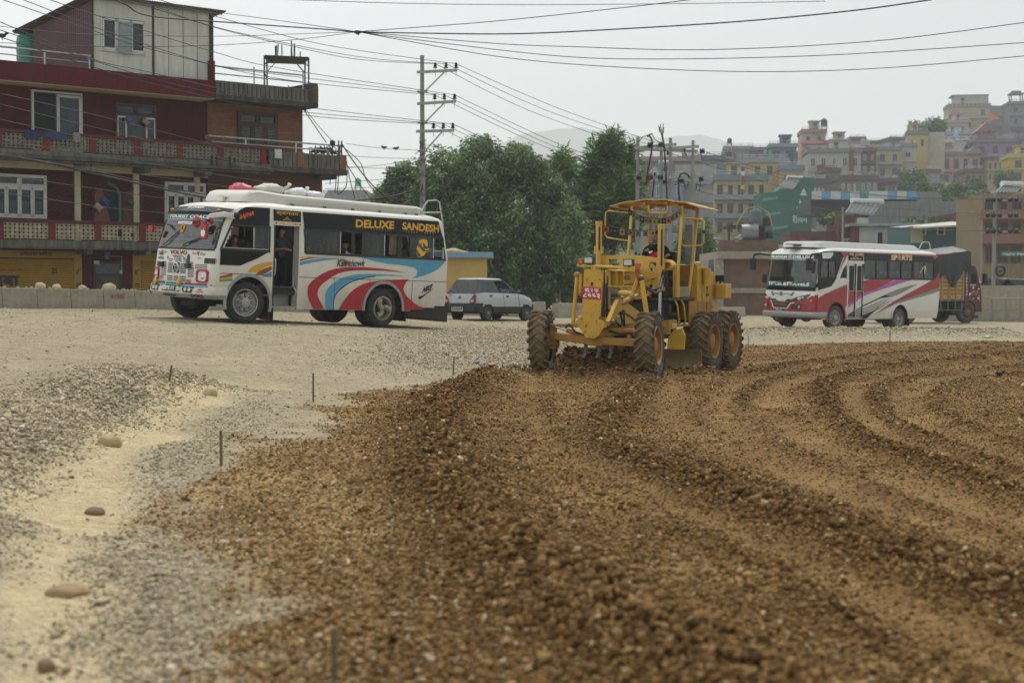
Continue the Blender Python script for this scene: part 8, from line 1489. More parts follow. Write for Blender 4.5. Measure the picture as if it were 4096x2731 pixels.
def wires():
 A='overhead wire from the upper left to the top crossarm of the tall pole'; Bm='overhead wire across the red house to the middle crossarm of the tall pole'; C_='overhead wire across the red house to the lowest crossarm of the tall pole'
 wire(A,[(520,-40,46),(636,0,50),(860,66,55),(1197,158,62),(1430,202,66),INSP[2]]); wire(A,[(420,-46,46),(600,19,50),(899,119,56),(1430,227,66),INSP[1]]); wire(A,[(430,-20,46),(600,30,50),(888,119,56),(1153,182,61),(1430,238,66),INSP[0]])
 wire(Bm,[(100,-40,43),(198,0,45),(451,83,49),(860,210,56),(1131,276,61),INSP[5]]); wire(Bm,[(0,-30,43),(91,0,44),(455,136,50),(860,262,56),(1131,301,61),INSP[4]]); wire(Bm,[(-80,-30,43),(11,0,44),(370,123,49),(600,197,53),(1131,318,61),INSP[3]])
 wire(C_,[(-60,66,43),(0,89,44),(372,238,50),(600,290,54),(1000,385,60),(1208,428,63),INSP[8]]); wire(C_,[(-60,96,43),(0,121,44),(600,312,54),(1000,405,60),(1208,448,63),INSP[7]]); wire(C_,[(-60,124,43),(0,149,44),(600,333,54),(1208,460,63),INSP[6]])
 A2='overhead wire sloping down from the top crossarm of the tall pole to the pole group'; B2='overhead wire sloping down from the middle crossarm of the tall pole to the pole group'; C2='overhead wire sloping down from the lowest crossarm past the trees'
 for s,(e,m_) in zip((2,1,0),(((2644,578,81.6),(2229,432)),((2600,580,81.6),(2180,440)),((2522,586,81.6),(2110,440)))): wire(A2,[INSP[s],(*m_,75),e])
 for s,e in zip((5,4,3),((2641,710,81.6),(2600,710,81.6),(2556,710,81.6))): p=INSP[s]; q=at(*e); mid=(p+q)/2-V((0,0,.35)); wire(B2,[p,mid,q])
 for s,e in zip((8,7,6),((2900,905,86),(2860,930,86),(2780,945,86))): p=INSP[s]; q=at(*e); mid=(p+q)/2-V((0,0,.5)); wire(C2,[p,mid,q,at(e[0]+900,e[1]+120,100)])
 D='wire sloping from the pole group down to the right over the town'
 for a,e in (((2808,605,85),(3951,795,95.5)),((2732,600,85),(3951,800,95.5)),((2675,612,85),(3974,860,95.5)),((2804,716,85),(3951,862,95.5)),((2726,722,85),(3951,925,95.5)),((2655,727,85),(3974,925,95.5))): p=at(*a);q=at(*e); wire(D,[p,(p+q)/2-V((0,0,.9)),q],.016,WIREG)
 K=(1430,128,52)
 wire('wire rising from the knot of wires to the top of the picture',[K,(1700,108,50),(2000,84,48),(2400,42,46),(2760,0,44),(3000,-40,43)]); wire('thick twisted wire crossing the whole sky through the knot',[(380,-40,44),(500,18,46),(600,65,48),(930,92,50),(1313,119,52),K,(1700,134,52),(2072,136,51),(2500,116,49),(2960,87,47),(3400,45,45),(3727,0,43)],.022)
 wire('thin wire from the knot dipping low across the right sky',[K,(1567,140,52),(2000,176,51),(2300,188,50),(2821,200,48),(3500,165,46),(4150,84,44)]); wire('second wire below it crossing the right sky',[K,(1602,152,52),(2200,222,51),(2612,237,50),(3300,222,48),(4150,168,46)]); wire('lowest long wire crossing the right sky',[K,(1602,160,52),(2000,228,51),(2400,265,50),(2960,287,49),(3500,275,48),(4150,220,47)])
 wire('thin wire passing the cream shed to the knot of wires',[(0,172,46),(400,187,48),(854,182,51),(1197,158,52),K],.010); wire('thin level wire in front of the cream shed ending at the knot',[(0,106,44),(350,138,47),(860,146,51),(1150,138,52),K],.009); wire('faint wire along the very top of the sky',[(1115,-2,52),(1600,14,52),(2090,20,52),(2700,16,52),(3300,6,52)],.011); wire('wire from the cream shed roof edge to the knot',[(882,52,62),(1150,88,57),K],.012)
 wire('thick black cable bundle sagging in front of the red house to the pole',[(-60,608,40),(0,622,41),(200,654,45),(400,700,49),(823,791,58),(1100,825,64),(1448,800,68),(1580,782,69),(1680,752,69.7)],.035,None,'cable_bundle'); wire('second black cable beside the thick bundle on the red house',[(-60,600,40),(0,616,41),(400,690,49),(823,778,58),(1200,812,66),(1500,790,69),(1680,745,69.7)],.02,None,'cable_bundle')
 T='thin slack wire in front of the red house'
 for a,m_,e in (((0,374),(420,470),(930,600)),((0,417),(420,520),(1000,660)),((0,478),(520,585),(1180,690)),((0,700),(420,760),(900,830)),((0,770),(500,838),(900,870)),((0,560),(500,640),(1100,735)),((30,632),(500,690),(1000,760))): wire(T,[(*a,42),(*m_,50),(*e,59)],.008,WIREG)
 S='slack cable hanging from the brick house corner'
 wire(S,[(1153,343,63),(1215,440,63.5),(1306,572,64)],.02); wire(S,[(1219,434,63),(1270,500,63.5),(1335,571,64)],.014)
 wire('heavy cable drooping from the brick balcony corner to the foot of the pole',[(1365,572,64),(1410,640,66),(1480,730,68),(1560,800,69),(1640,830,69.8)],.028); wire('cable looping from the brick balcony corner down past the bus roof',[(1362,580,64),(1440,650,66),(1465,720,67),(1510,780,68)],.018)
 for pts in ([(1350,640,64),(1346,700,64),(1340,772,64)],[(1356,690,64),(1352,740,64),(1350,775,64)],[(1388,690,64),(1386,740,64),(1370,765,64),(1352,778,64)],[(1322,690,64),(1320,740,64)],[(1392,665,64.5),(1440,740,66),(1488,800,68)],[(1385,640,64.5),(1400,720,66),(1420,795,68)]): wire('loose black cable hanging below the brick balcony corner',[*pts],.02)
 U='thin service wire between the brick house and the tall pole'
 for a,m_,e in (((1385,575),(1530,594),(1688,602)),((1370,622),(1530,632),(1688,635)),((1390,672),(1530,660),(1665,638)),((1395,668),(1560,672),(1688,640)),((1300,734),(1480,722),(1688,700)),((1300,756),(1480,750),(1688,738))): wire(U,[(*a,64),(*m_,67),(*e,69.8)],.010)
 wire('tangled cable at the foot of the tall pole',[(1500,800,69),(1560,790,69.2),(1620,800,69.4),(1680,770,69.8),(1690,735,69.8)],.022); wire('tangled cable at the foot of the tall pole',[(1560,806,69),(1630,790,69.2),(1700,812,69.6),(1660,775,69.8),(1686,720,69.8)],.016)
 wire('thin wire running from the tall pole across the dark trees',[(1700,640,69.8),(2000,742,74),(2400,905,80),(2560,960,84)],.012); wire('lower thin wire running from the tall pole across the dark trees',[(1700,740,69.8),(2000,830,74),(2400,940,80),(2560,985,84)],.010)
 k=MB(); rr=random.Random(4)
 for i in range(6): k.tube([at(1424+3*i,126+rr.uniform(-3,5),52),at(1430+rr.uniform(-4,4),136+rr.uniform(0,6),52)],.02,5)
 k.ell(at(1430,129,52),(.14,.08,.06),8,6); o=k.build('wire_knot',WIREM,None); tag(o,'knot where the long wires meet in the middle of the sky','wire knot')
 def bird(lab,p,s,h):
  k=MB(); k.ell((0,0,0),(.11*s,.05*s,.055*s),12,8); k.ell((.11*s,0,.05*s),(.045*s,.036*s,.038*s),10,8); k.tube([(.14*s,0,.05*s),(.19*s,0,.045*s)],[.014*s,.003*s],6); k.add([(-.08*s,-.02*s,0),(-.08*s,.02*s,0),(-.24*s,.03*s,-.05*s),(-.24*s,-.03*s,-.05*s)],[(0,1,2,3)]);
  for y in (.015,-.015): k.tube([(0,y*s,-.05*s),(.01*s,y*s,-.12*s)],.006*s,5)
  k.ell((-.03*s,.035*s,.01*s),(.10*s,.015*s,.04*s),8,6); k.ell((-.03*s,-.035*s,.01*s),(.10*s,.015*s,.04*s),8,6); o=k.build('bird',mat('dark plumage',(34,34,38),.7),None,smooth=60); o.matrix_world=Matrix.Translation(p)@Matrix.Rotation(R(h),4,'Z'); tag(o,lab,'bird','birds')
 bird('small dark bird on the thin wire, the left one of two',at(1537,590,67),1.0,160); bird('small dark bird on the thin wire, nearer the pole',at(1583,594,67.5),1.0,20)
 Y=28
 for _ in range(30): p=at(4000,1512,Y); Y+=(p.z-gz(p.x,p.y))*6
 bird('dark bird standing on the graded brown dirt at the right',V((p.x,p.y,gz(p.x,p.y)+.09)),.75,20); bird('dark bird perched at the left edge near the green tank',at(8,143,60),1.5,0)
wires()
def litter():
 for lab,px,py,r,c in (('scrap of pale green plastic at the end of the gravel strip',3945,1350,.10,(120,190,140)),('dark blue scrap lying on the pale gravel slope',1895,1452,.07,(60,74,96)),('flat grey slab scrap beside the blue scrap on the gravel slope',1925,1456,.09,(110,116,122)),('tan stone lump at the edge of the brown dirt left of the grader',1958,1462,.09,(150,112,70))):
  Y=35
  for _ in range(40): p=at(px,py,Y); Y=max(8,min(60,Y+(p.z-gz(p.x,p.y))*6))
  k=MB(); k.ell((0,0,0),(r*1.5,r,r*.35),14,8,0,None,lambda q:V((q.x*(1+.25*math.sin(q.y*40+q.x*20)),q.y*(1+.25*math.sin(q.x*33)),q.z*(1+.5*math.sin(q.x*25+q.y*31))))); o=k.build('litter',mat('litter %d %d %d'%c,c,.6),None,smooth=60); o.matrix_world=Matrix.Translation((p.x,p.y,gz(p.x,p.y)+r*.2)); tag(o,lab,'litter','scraps on the road')
litter()
def leafmat(name,cols,trans=.25):
 m=bpy.data.materials.new(name); t,n,l=nt(m); b=n['Principled BSDF']; b.inputs['Roughness'].default_value=.6; b.inputs['Specular IOR Level'].default_value=.3
 a=n.new('ShaderNodeAttribute'); a.attribute_name='tint'; r=n.new('ShaderNodeValToRGB'); l.new(a.outputs['Fac'],r.inputs[0]); el=r.color_ramp.elements
 while len(el)<len(cols): el.new(.5)
 for i,c in enumerate(cols): el[i].position=i/(len(cols)-1); el[i].color=(*lin(c),1)
 l.new(r.outputs[0],b.inputs['Base Color']); tr=n.new('ShaderNodeBsdfTranslucent'); l.new(r.outputs[0],tr.inputs[0]); mx=n.new('ShaderNodeMixShader'); mx.inputs[0].default_value=trans; l.new(b.outputs[0],mx.inputs[1]); l.new(tr.outputs[0],mx.inputs[2]); l.new(mx.outputs[0],n['Material Output'].inputs['Surface']); return m
MANGO=leafmat('mango leaves',[(50,66,42),(76,100,60),(104,130,80),(136,158,104),(170,186,132)]); FEATH=leafmat('feathery leaves',[(42,62,36),(70,100,50),(102,134,68),(146,166,94)]); BUSH=leafmat('bush leaves',[(30,50,26),(58,88,40),(92,122,56),(124,148,74)])
BARK=mat('bark',(70,58,46),.9,var=.3,scale=6,bump=.6)
def crown(par,blobs,n,ll,lw,m,droop,seed,origin,upward=0,shell=.55):
 """thousands of leaves in clumps over an uneven crown; blobs (x,y,z,rx,ry,rz)"""
 g=np.random.default_rng(seed); B=np.array(blobs); vol=(B[:,3]*B[:,5]+B[:,3]*B[:,4]); k=g.choice(len(B),n,p=vol/vol.sum())
 d=g.normal(size=(n,3)); d/=np.linalg.norm(d,axis=1)[:,None]; r=shell+(1.08-shell)*g.random(n)**.6
 lump=1+.20*np.sin(d[:,0]*5+B[k,0]*3)*np.sin(d[:,2]*6+B[k,2]*2)+.12*np.sin(d[:,1]*9+d[:,2]*8)
 c=B[k,:3]+d*B[k,3:6]*(r*lump)[:,None]; clump=g.normal(size=(n,1))*.12+(.16*np.sin(c[:,0]*2.1+1)*np.sin(c[:,2]*2.4)+.10*d[:,2])[:,None]
 L=6; N=n*L; C=np.repeat(c,L,0)+g.normal(size=(N,3))*ll*.35; D=np.repeat(d,L,0)
 a=g.random(N)*2*PI; dirv=np.stack([np.cos(a),np.sin(a),-droop+.5*g.normal(size=N)+upward],-1)+D*.6; dirv/=np.linalg.norm(dirv,axis=1)[:,None]
 side=np.cross(dirv,g.normal(size=(N,3))); side/=np.linalg.norm(side,axis=1)[:,None]+1e-9
 le=ll*(.6+.7*g.random(N))[:,None]; we=lw*(.7+.6*g.random(N))[:,None]; nm=np.cross(dirv,side)
 p0=C;p1=C+dirv*le*.45+side*we*.5;p2=C+dirv*le;p3=C+dirv*le*.45-side*we*.5+nm*we*.25
 v=np.stack([p0,p1,p2,p3],1).reshape(-1,3)-np.array(origin); q=np.arange(N*4).reshape(-1,4)
 tint=np.clip(.40+np.repeat(clump[:,0],L)+.18*g.normal(size=N)+.10*np.repeat(np.sin(c[:,0]*.9+c[:,2]*1.3),L),0,1)
 o=npmesh('crown',v,q,m,{'tint':np.repeat(tint,4)},4); o.parent=par; return o
def pxblobs(bl,Y,dz=.8):
 out=[]
 for i,(px,py,rx,ry) in enumerate(bl): p=at(px,py,Y+((i*37)%7-3)*dz*.5); s=Y/FP; out.append((p.x,p.y,p.z,rx*s,rx*s*.9,ry*s))
 return out
def tree(lab,bl,Y,n,ll,lw,m,trunk,droop=.8,seed=1,up=0,dz=.8,shell=.55,group='trees beyond the road',name='tree',limbs=6):
 px,py,r=trunk; b=at(px,py,Y); B=pxblobs(bl,Y,dz); root=thing(name,lab,'tree',b,group); c=crown(root,B,n,ll,lw,m,droop,seed,tuple(b),up,shell)
 k=MB(); rr=random.Random(seed); top=max(x[2] for x in B)-b.z
 k.tube([(0,0,-.5),(.05,0,top*.3),(-.05,.1,top*.62),(.0,.0,top*.85)],[r,r*.8,r*.5,r*.15],9)
 for x in sorted(B,key=lambda q:-q[3])[:limbs]: e=V(x[:3])-b; k.tube([(0,0,top*.22),(e.x*.5,e.y*.5,top*.22+(e.z-top*.22)*.6),tuple(e)],[r*.5,r*.3,r*.1],6)
 k.build('trunk',BARK,root,smooth=60); return root
tree('large rounded dark green tree filling the middle behind the silver car',[(1920,650,110,95),(1790,720,120,110),(1730,850,110,130),(2050,680,100,90),(2070,660,85,75),(2165,735,78,85),(2225,815,80,105),(2275,950,70,140),(1880,850,160,170),(2060,860,170,180),(2200,960,140,170),(1950,1020,180,170),(2120,1090,170,140),(2280,1090,70,120),(1800,980,110,150),(1760,1110,100,100),(2000,1180,200,70),(1930,590,45,40)],80,15000,.26,.085,MANGO,(2010,1235,.45),seed=3)
tree('smaller pale green tree just left of the tall pole',[(1620,720,65,55),(1570,765,55,40),(1650,790,85,70),(1700,740,60,60),(1540,790,40,25),(1620,690,35,28),(1700,830,80,50)],84,3000,.25,.085,MANGO,(1650,1200,.3),seed=5)
tree('feathery bright green tree behind the left poles of the pole group',[(2440,580,34,40),(2415,645,58,60),(2475,660,54,62),(2395,740,58,62),(2475,765,70,75),(2350,705,32,38),(2525,690,26,48),(2410,850,80,78),(2490,890,56,78),(2380,960,66,66),(2512,610,22,28),(2385,590,18,24),(2462,552,16,22),(2530,760,30,42)],90,2900,.55,.09,FEATH,(2440,1225,.28),droop=.15,seed=8,up=.25,shell=.25)
tree('small pointed dark tree between the rounded and the feathery trees',[(2250,635,22,34),(2252,670,42,35),(2262,720,50,50),(2290,800,60,70)],88,620,.5,.09,FEATH,(2262,1220,.2),droop=.2,seed=9,up=.1,shell=.3)
for i,(px,py,rx,ry,n) in enumerate(((2345,1160,60,60,220),(2410,1110,60,90,300),(2330,1090,45,80,200))): tree(('low dark bush by the barrier left of the grader','taller dark bush behind the grader column','dark undergrowth at the foot of the large tree')[i],[(px,py,rx,ry),(px+20,py+25,rx*.7,ry*.6)],84,n*3,.3,.08,MANGO,(px,1240,.06),seed=20+i,group='bushes behind the barrier',name='bush',limbs=2)
tree('light green bush behind the grader canopy posts',[(2780,960,55,60),(2800,1010,60,60),(2750,1020,40,50),(2790,900,30,30)],112,900,.4,.12,BUSH,(2785,1180,.12),seed=31,group='town trees',limbs=3)
k=MB(); rr=random.Random(6)
for lab,px,h in (('thin twig post by the barrier left of the grader',2222,52),('thin twig post beside the orange tree foot',2238,62),('thin twig post near the grader wheel',2275,40)):
 p=at(px,1222,70); k=MB(); k.tube([(0,0,-.6),(rr.uniform(-.05,.05),0,h/FP*70)],[.025,.018],5); o=k.build('twig_post',mat('stake wood',(104,90,66)),None); o.matrix_world=Matrix.Translation(p); tag(o,lab,'post','twig posts behind the barrier')
HZ=[]
def wallm(n,c): return mat('wall '+n,c,.85,var=.10,scale=.5,dust=.16,dcol=(150,140,122),dscale=.4)
FRW=mat('frame white',(170,170,166),.6); FRB=mat('frame brown',(74,54,44),.6); FRU=mat('frame blue',(50,74,150),.6); FRG=mat('frame grey',(110,116,118),.6); GLT=mat('town glass',(34,38,42),.15,var=.5,scale=.6)
def house(name,lab,x0,x1,yt,yb,Y,c,fl,cols,fr=FRB,bandc=None,yaw=0,depth=9,par_=True,parc=None,win=(.55,.6),floors=None,skip=(),extra=None,cat='house',group='houses of the town',topy=0,matx=None):
 a=at(x0,yb,Y); b=at(x1,yb,Y); zt=zpx(yt,Y); w=(b.x-a.x)/max(.3,math.cos(R(yaw))); h=zt-a.z
 root=thing(name,lab,cat,Matrix.Translation(a)@Matrix.Rotation(R(yaw),4,'Z'),group); HZ.append(((a.x+b.x)/2,Y+3,a.z))
 g_=sum(c)/3; c=tuple(int(v*.72+g_*.28) for v in c); wm=matx or stainmat('stained '+lab[:14],c,tuple(int(v*.62) for v in c),.5)
 k=MB(); k.box(0,w,0,depth,-5,h); k.build('wall',wm,root)
 if par_:
  k=MB(); pc=parc or tuple(int(v*.85) for v in c); pg=sum(pc)/3; pm=wallm(lab[:12]+'p',tuple(int(v*.6+pg*.4) for v in pc)); k.box(-.25,w+.25,-.35,depth,h,h+.22); k.box(-.2,w+.2,-.3,-.12,h+.22,h+.75); k.box(-.2,-.05,-.12,depth,h+.22,h+.75); k.box(w+.05,w+.2,-.12,depth,h+.22,h+.75); k.build('parapet',pm,root)
 fh=h/fl
 if bandc and fl>1:
  for i in range(1,fl): k=MB(); k.box(-.3,w+.3,-.75,0,fh*i-.12,fh*i+.06); k.box(-.3,w+.3,-.75,-.62,fh*i+.06,fh*i+.55); k.build('balcony',wallm('band'+lab[:10],bandc),root)
 for i in range(fl):
  for j in range(cols):
   if (i,j) in skip: continue
   cw=w/cols; ww=cw*win[0]*(1 if (i+j)%3 else .8); hh=fh*win[1]; cx=cw*(j+.5); cz=fh*(i+.5)-.05
   f=MB(); t=.10; f.box(cx-ww/2,cx+ww/2,-.07,.02,cz+hh/2-t,cz+hh/2); f.box(cx-ww/2,cx+ww/2,-.10,.02,cz-hh/2,cz-hh/2+t);
   for q in (-ww/2,-t/2,ww/2-t): f.box(cx+q,cx+q+t,-.07,.02,cz-hh/2+t,cz+hh/2-t)
   f.box(cx-ww/2+t,cx+ww/2-t,-.025,-.02,cz-hh/2+t,cz+hh/2-t,1); f.build('window',[fr,GLT],root)
 rr=random.Random(lab)
 if par_ and rr.random()<.6 and w>4:
  k=MB(); q=w*rr.uniform(.1,.5); e=min(3.2,w*.4); k.box(q,q+e,2,5,h+.2,h+2.4); k.box(q-.25,q+e+.25,1.7,5.3,h+2.4,h+2.6); k.box(q+.6,q+1.4,1.96,2,h+.25,h+2.1,1); k.build('roof_room',[wm,GLT],root)
 if not bandc and fl>1:
  for i in range(1,fl): k=MB(); k.box(-.15,w+.15,-.32,0,fh*i-.10,fh*i+.08); k.build('floor_band',wallm('fb'+lab[:10],tuple(int(v*rr.uniform(.7,1.1)) for v in c)),root)
 if par_:
  k=MB()
  for z in (.95,1.25): k.tube([(0,-.2,h+z),(w,-.2,h+z)],.04,4)
  for i in range(int(w/1.6)+1): k.tube([(min(w,i*1.6),-.2,h+.7),(min(w,i*1.6),-.2,h+1.25)],.04,4)
  k.build('railing',GALV,root)
 return root,w,h
def L2(root,px,py,d=0):
 return at(px,py,root.location.y+d)
def tank(lab,px,yb,yt,Y,c,stand=0):
 a=at(px,yb,Y); h=zpx(yt,Y)-a.z; r=h*.42; k=MB(); k.lathe([(.001,0),(r,0),(r*1.04,h*.1),(r,h*.2),(r*1.04,h*.35),(r,h*.45),(r*1.04,h*.6),(r,h*.7),(r*.92,h*.82),(r*.4,h*.93),(r*.35,h),(.001,h)],(0,0,stand),(0,0,1),18,0)
 if stand:
  for sx,sy in ((-1,-1),(1,-1),(1,1),(-1,1)): k.tube([(sx*r*.8,sy*r*.8,-.2),(sx*r*.8,sy*r*.8,stand)],.06,5,1)
  k.box(-r,r,-r,r,stand-.1,stand,1)
 o=k.build('water_tank',[mat('tank %d %d %d'%c,c,.5,var=.08),GALV],None,smooth=50); o.matrix_world=Matrix.Translation(a-V((0,0,stand))); tag(o,lab,'water tank','water tanks on roofs')
def heater(lab,px0,py0,px1,py1,Y,w=1.2):
 a=at(px0,py0,Y); b=at(px1,py1,Y+.6); k=MB(); d=b-a; s=V((.9,.45,0)).normalized()*w; k.add([(0,0,0),s,d+s,d],[(0,1,2,3)],0); k.add([p+V((0,.12,-.1)) for p in (V((0,0,0)),s,d+s,d)],[(3,2,1,0)],0)
 for i in range(7): u=i/6; k.tube([s*u+V((0,-.05,.03)),d+s*u+V((0,-.05,.03))],.05,5,1)
 k.tube([d-s*.05+V((0,0,.1)),d+s*1.05+V((0,0,.1))],.24,10,1);
 for u in (0,1): k.tube([d+s*u,d+s*u+V((0,.3,-1.2))],.04,4,1)
 o=k.build('solar_heater',[mat('collector',(150,150,146),.15,.3),mat('heater steel',(190,190,188),.15,.9)],None,smooth=40,fix=False); o.matrix_world=Matrix.Translation(a); tag(o,lab,'solar heater','solar water heaters')
def town():
 H=house
 r,w,h=H('hill_house','beige four storey house crowning the hill at top right',3792,3952,428,572,400,(182,160,134),3,3,FRG,None,-8,win=(.28,.5),skip=((0,0),(1,0),(2,0),(2,1)))
 k=MB(); k.box(w*.18,w*.98,1.5,8,h+.3,h+3.0); k.box(w*.1,w,1.3,8.3,h+3.0,h+3.2); k.box(w*.32,w*.40,1.45,1.55,h+.8,h+2.4,1); k.build('roof_room',[wallm('roof room',(150,148,140)),GLT],r)
 k=MB();
 for i in range(10): k.box(w*(i+.2)/10,w*(i+.6)/10,-.36,-.30,h+.28,h+.65)
 k.build('parapet_pattern',wallm('red tiles',(140,64,58)),r)
 H('hill_house','plain grey concrete side building right of the beige hilltop house',3952,4046,422,590,404,(138,142,140),4,2,FRG,None,10,par_=False,skip=((0,0),(1,0),(2,0),(3,0),(0,1),(1,1),(2,1),(3,1)))
 r,w,h=H('hill_house','grey blue house with a small roof pavilion at the right picture edge',4036,4180,418,640,390,(128,132,136),5,3,FRG,(120,118,118),-6,win=(.4,.5))
 k=MB();
 for x in (.5,3.2):
  for y in (1,3.5): k.box(x,x+.25,y,y+.25,h,h+2.6)
 k.box(.2,3.7,.6,4.0,h+2.6,h+2.9); k.box(.9,3.0,1.2,3.4,h+2.9,h+3.5); k.build('roof_pavilion',wallm('pavilion',(110,112,114)),r)
 H('hill_house','small pink house just below the beige hilltop house',3782,3872,492,556,392,(190,150,140),1,2,FRG,None,-4,win=(.22,.6))
 H('hill_house','white fronted house with dark blue glass below the small pink house',3758,3900,540,580,386,(170,168,160),1,4,FRU,None,-4,win=(.6,.6))
 r,w,h=H('hill_house','long pink house with two rows of dark windows and roof railings',3652,3912,624,752,350,(184,148,140),2,7,FRB,(168,120,116),-5,parc=(150,96,92)); k=MB()
 for x in (.12,.9): k.add([(w*x-2,-.9,h+.3),(w*x+2,-.9,h+.3),(w*x,-.9,h+1.9)],[(0,1,2)]); k.add([(w*x-2,-.9,h+.3),(w*x-2,2,h+.3),(w*x,2,h+1.9),(w*x,-.9,h+1.9)],[(0,1,2,3)]); k.add([(w*x+2,-.9,h+.3),(w*x+2,2,h+.3),(w*x,2,h+1.9),(w*x,-.9,h+1.9)],[(3,2,1,0)])
 k.build('gable',wallm('gable grey',(120,112,112)),r,fix=False)
 H('hill_house','pink upper block with a white rail set back above the long pink house',3690,3880,572,626,358,(186,150,142),1,5,FRB,None,-5,win=(.35,.55),parc=(196,190,184))
 r,w,h=H('hill_house','lilac house with a gabled roof room and covered porch',3895,4058,570,750,352,(138,108,138),3,3,FRB,(126,98,128),-6,win=(.45,.5)); k=MB(); k.box(w*.1,w*.5,.5,7,h,h+2.5); k.add([(w*.05,.2,h+2.4),(w*.55,.2,h+2.4),(w*.3,.2,h+4.6),(w*.05,7,h+2.4),(w*.55,7,h+2.4),(w*.3,7,h+4.6)],[(0,1,2),(3,5,4),(0,2,5,3),(1,4,5,2),(0,3,4,1)]); k.build('roof_room',wallm('dusky roof',(128,88,92)),r)
 H('hill_house','dark glazed lilac house behind the porch at the right edge',4010,4170,560,640,362,(126,96,116),2,4,FRG,(130,70,80),-6,win=(.7,.6))
 r,w,h=H('hill_house','bright yellow house with a flat roof at the right picture edge',4034,4180,632,776,300,(204,168,60),3,2,FRB,None,-8,win=(.35,.6),parc=(190,160,70))
 r,w,h=H('hill_house','yellow house with bright blue windows and grey blue balconies',3504,3600,602,770,330,(188,160,92),3,2,FRU,(126,142,146),-6,parc=(104,122,128),win=(.42,.5)); H('hill_house','beige plain wing with one blue window beside the yellow house',3598,3662,588,770,333,(186,168,136),3,1,FRU,None,-6,win=(.3,.3),skip=((0,0),(1,0)),parc=(104,122,128))
 r,w,h=H('hill_house','lower yellow wing with tall blue doors left of the blue windowed house',3442,3510,636,770,326,(186,158,94),2,1,FRU,(126,142,146),-6,parc=(112,128,132),win=(.5,.6))
 H('hill_house','ochre roof block with a grey blue slab above the blue windowed house',3628,3706,538,606,345,(196,164,84),1,2,FRB,None,-10,win=(.25,.4),parc=(100,118,126),depth=6); H('hill_house','cream annex right of the ochre roof block',3700,3775,530,606,347,(184,172,146),1,1,FRG,None,-10,par_=False,win=(.01,.01),skip=((0,0),))
 r,w,h=H('hill_house','beige tower house with a pinkish roof and two tier terraces',3208,3300,532,662,310,(190,166,136),3,2,FRG,(170,128,118),-5,win=(.35,.45),parc=(160,108,100)); k=MB()
 for i in range(8): k.box(w*.45+i*.35,w*.45+.36+i*.35,-1.4,-.4,h*.62+2.6-i*.36,h*.62+2.75-i*.36)
 k.build('outside_stair',wallm('stair',(150,132,118)),r)
 H('hill_house','beige lower wing with a pink rail right of the tower house',3296,3395,576,668,312,(188,162,134),2,3,FRG,None,-5,win=(.35,.45),parc=(170,120,112))
 r,w,h=H('hill_house','white and maroon house with white windows and projecting brick bays',3230,3438,612,758,285,(176,170,158),2,5,FRW,None,-5,win=(.45,.5),parc=(116,112,108)); k=MB(); k.box(w*.18,w*.54,-1.2,0,-1,h*.66); k.box(w*.78,w*.86,-.6,0,-1,h+.4); k.build('brick_bay',wallm('bay maroon',(104,58,56)),r); k=MB(); k.box(w*.27,w*.43,-1.3,-1.18,.6,h*.5); k.build('window',[FRW],r)
 H('hill_house','dark brown brick house between the white house and the yellow wing',3412,3502,606,700,316,(104,72,66),2,3,FRW,None,-5,win=(.4,.45),parc=(110,80,76))
 H('hill_house','dull blue house with a flat pale blue roof left of the tower house',3078,3184,590,668,300,(98,118,132),1,2,FRB,None,-6,win=(.55,.7),parc=(106,134,150))
 H('hill_house','pale concrete house with pink trim far behind the yellow houses',2896,3012,600,660,310,(158,152,148),1,4,FRG,None,-6,win=(.3,.5),parc=(150,130,130)); H('hill_house','low grey house front between the pink trim house and the dull blue one',3008,3082,604,650,306,(120,126,128),1,2,FRB,None,-6,win=(.5,.6))
 H('hill_house','long yellow house with dark windows under a grey parapet',2958,3148,652,712,255,(196,168,96),1,4,FRB,None,-6,win=(.45,.55),parc=(124,140,144)); H('hill_house','small blue and yellow house end beside the green wall top',3118,3212,680,740,250,(184,158,92),1,2,FRU,None,-6,win=(.3,.4),parc=(90,124,156))
 H('hill_house','yellow house with dusky red balcony bands and a small pediment',2858,3062,722,945,215,(190,164,112),3,5,FRB,(164,104,92),-6,win=(.55,.55),parc=(170,112,100))
 r,w,h=H('hill_house','tall unfinished pale concrete house behind the pole group',2700,2864,660,960,230,(160,156,148),4,3,FRG,None,-6,par_=False,skip=tuple((i,j) for i in range(4) for j in range(3)))
 H('hill_house','light blue house with white framed windows behind the pole group',2612,2732,724,960,226,(112,136,162),3,3,FRW,None,-4,win=(.4,.55),parc=(140,150,160)); H('hill_house','dull pink brick house top behind the left poles',2568,2796,646,730,245,(136,104,98),2,4,FRB,None,-4,win=(.2,.2),skip=((0,0),(0,1),(0,2),(0,3),(1,0),(1,1),(1,3)),parc=(150,116,108)); H('hill_house','blue grey house wedge between the pole group and the yellow houses',2760,2900,640,700,262,(104,126,146),1,3,FRB,None,-4,win=(.2,.3),skip=((0,0),(0,2)))
 Y=205; a=at(3052,935,Y); root=thing('green_building','green painted building side with white Devanagari lettering and a temple drawing','building',a,'houses of the town'); P=lambda px,py:(xpx(px,Y)-a.x,zpx(py,Y)-a.z); GP=stainmat('green side',(44,108,94),(60,92,84),.6); k=MB(); k.poly([[P(3046,1000),P(3046,772),P(3102,768),P(3176,708),P(3256,712),P(3252,800),P(3240,1000)]],lambda x,z:V((x,0,z)),(0,7,0)); k.build('wall',GP,root)
 k=MB(); p=P(3168,893); text(k,'शिवम',(p[0],-.06,p[1]),(xpx(3228,Y)-xpx(3168,Y),0,0),(0,0,zpx(848,Y)-zpx(893,Y)),0,.01)
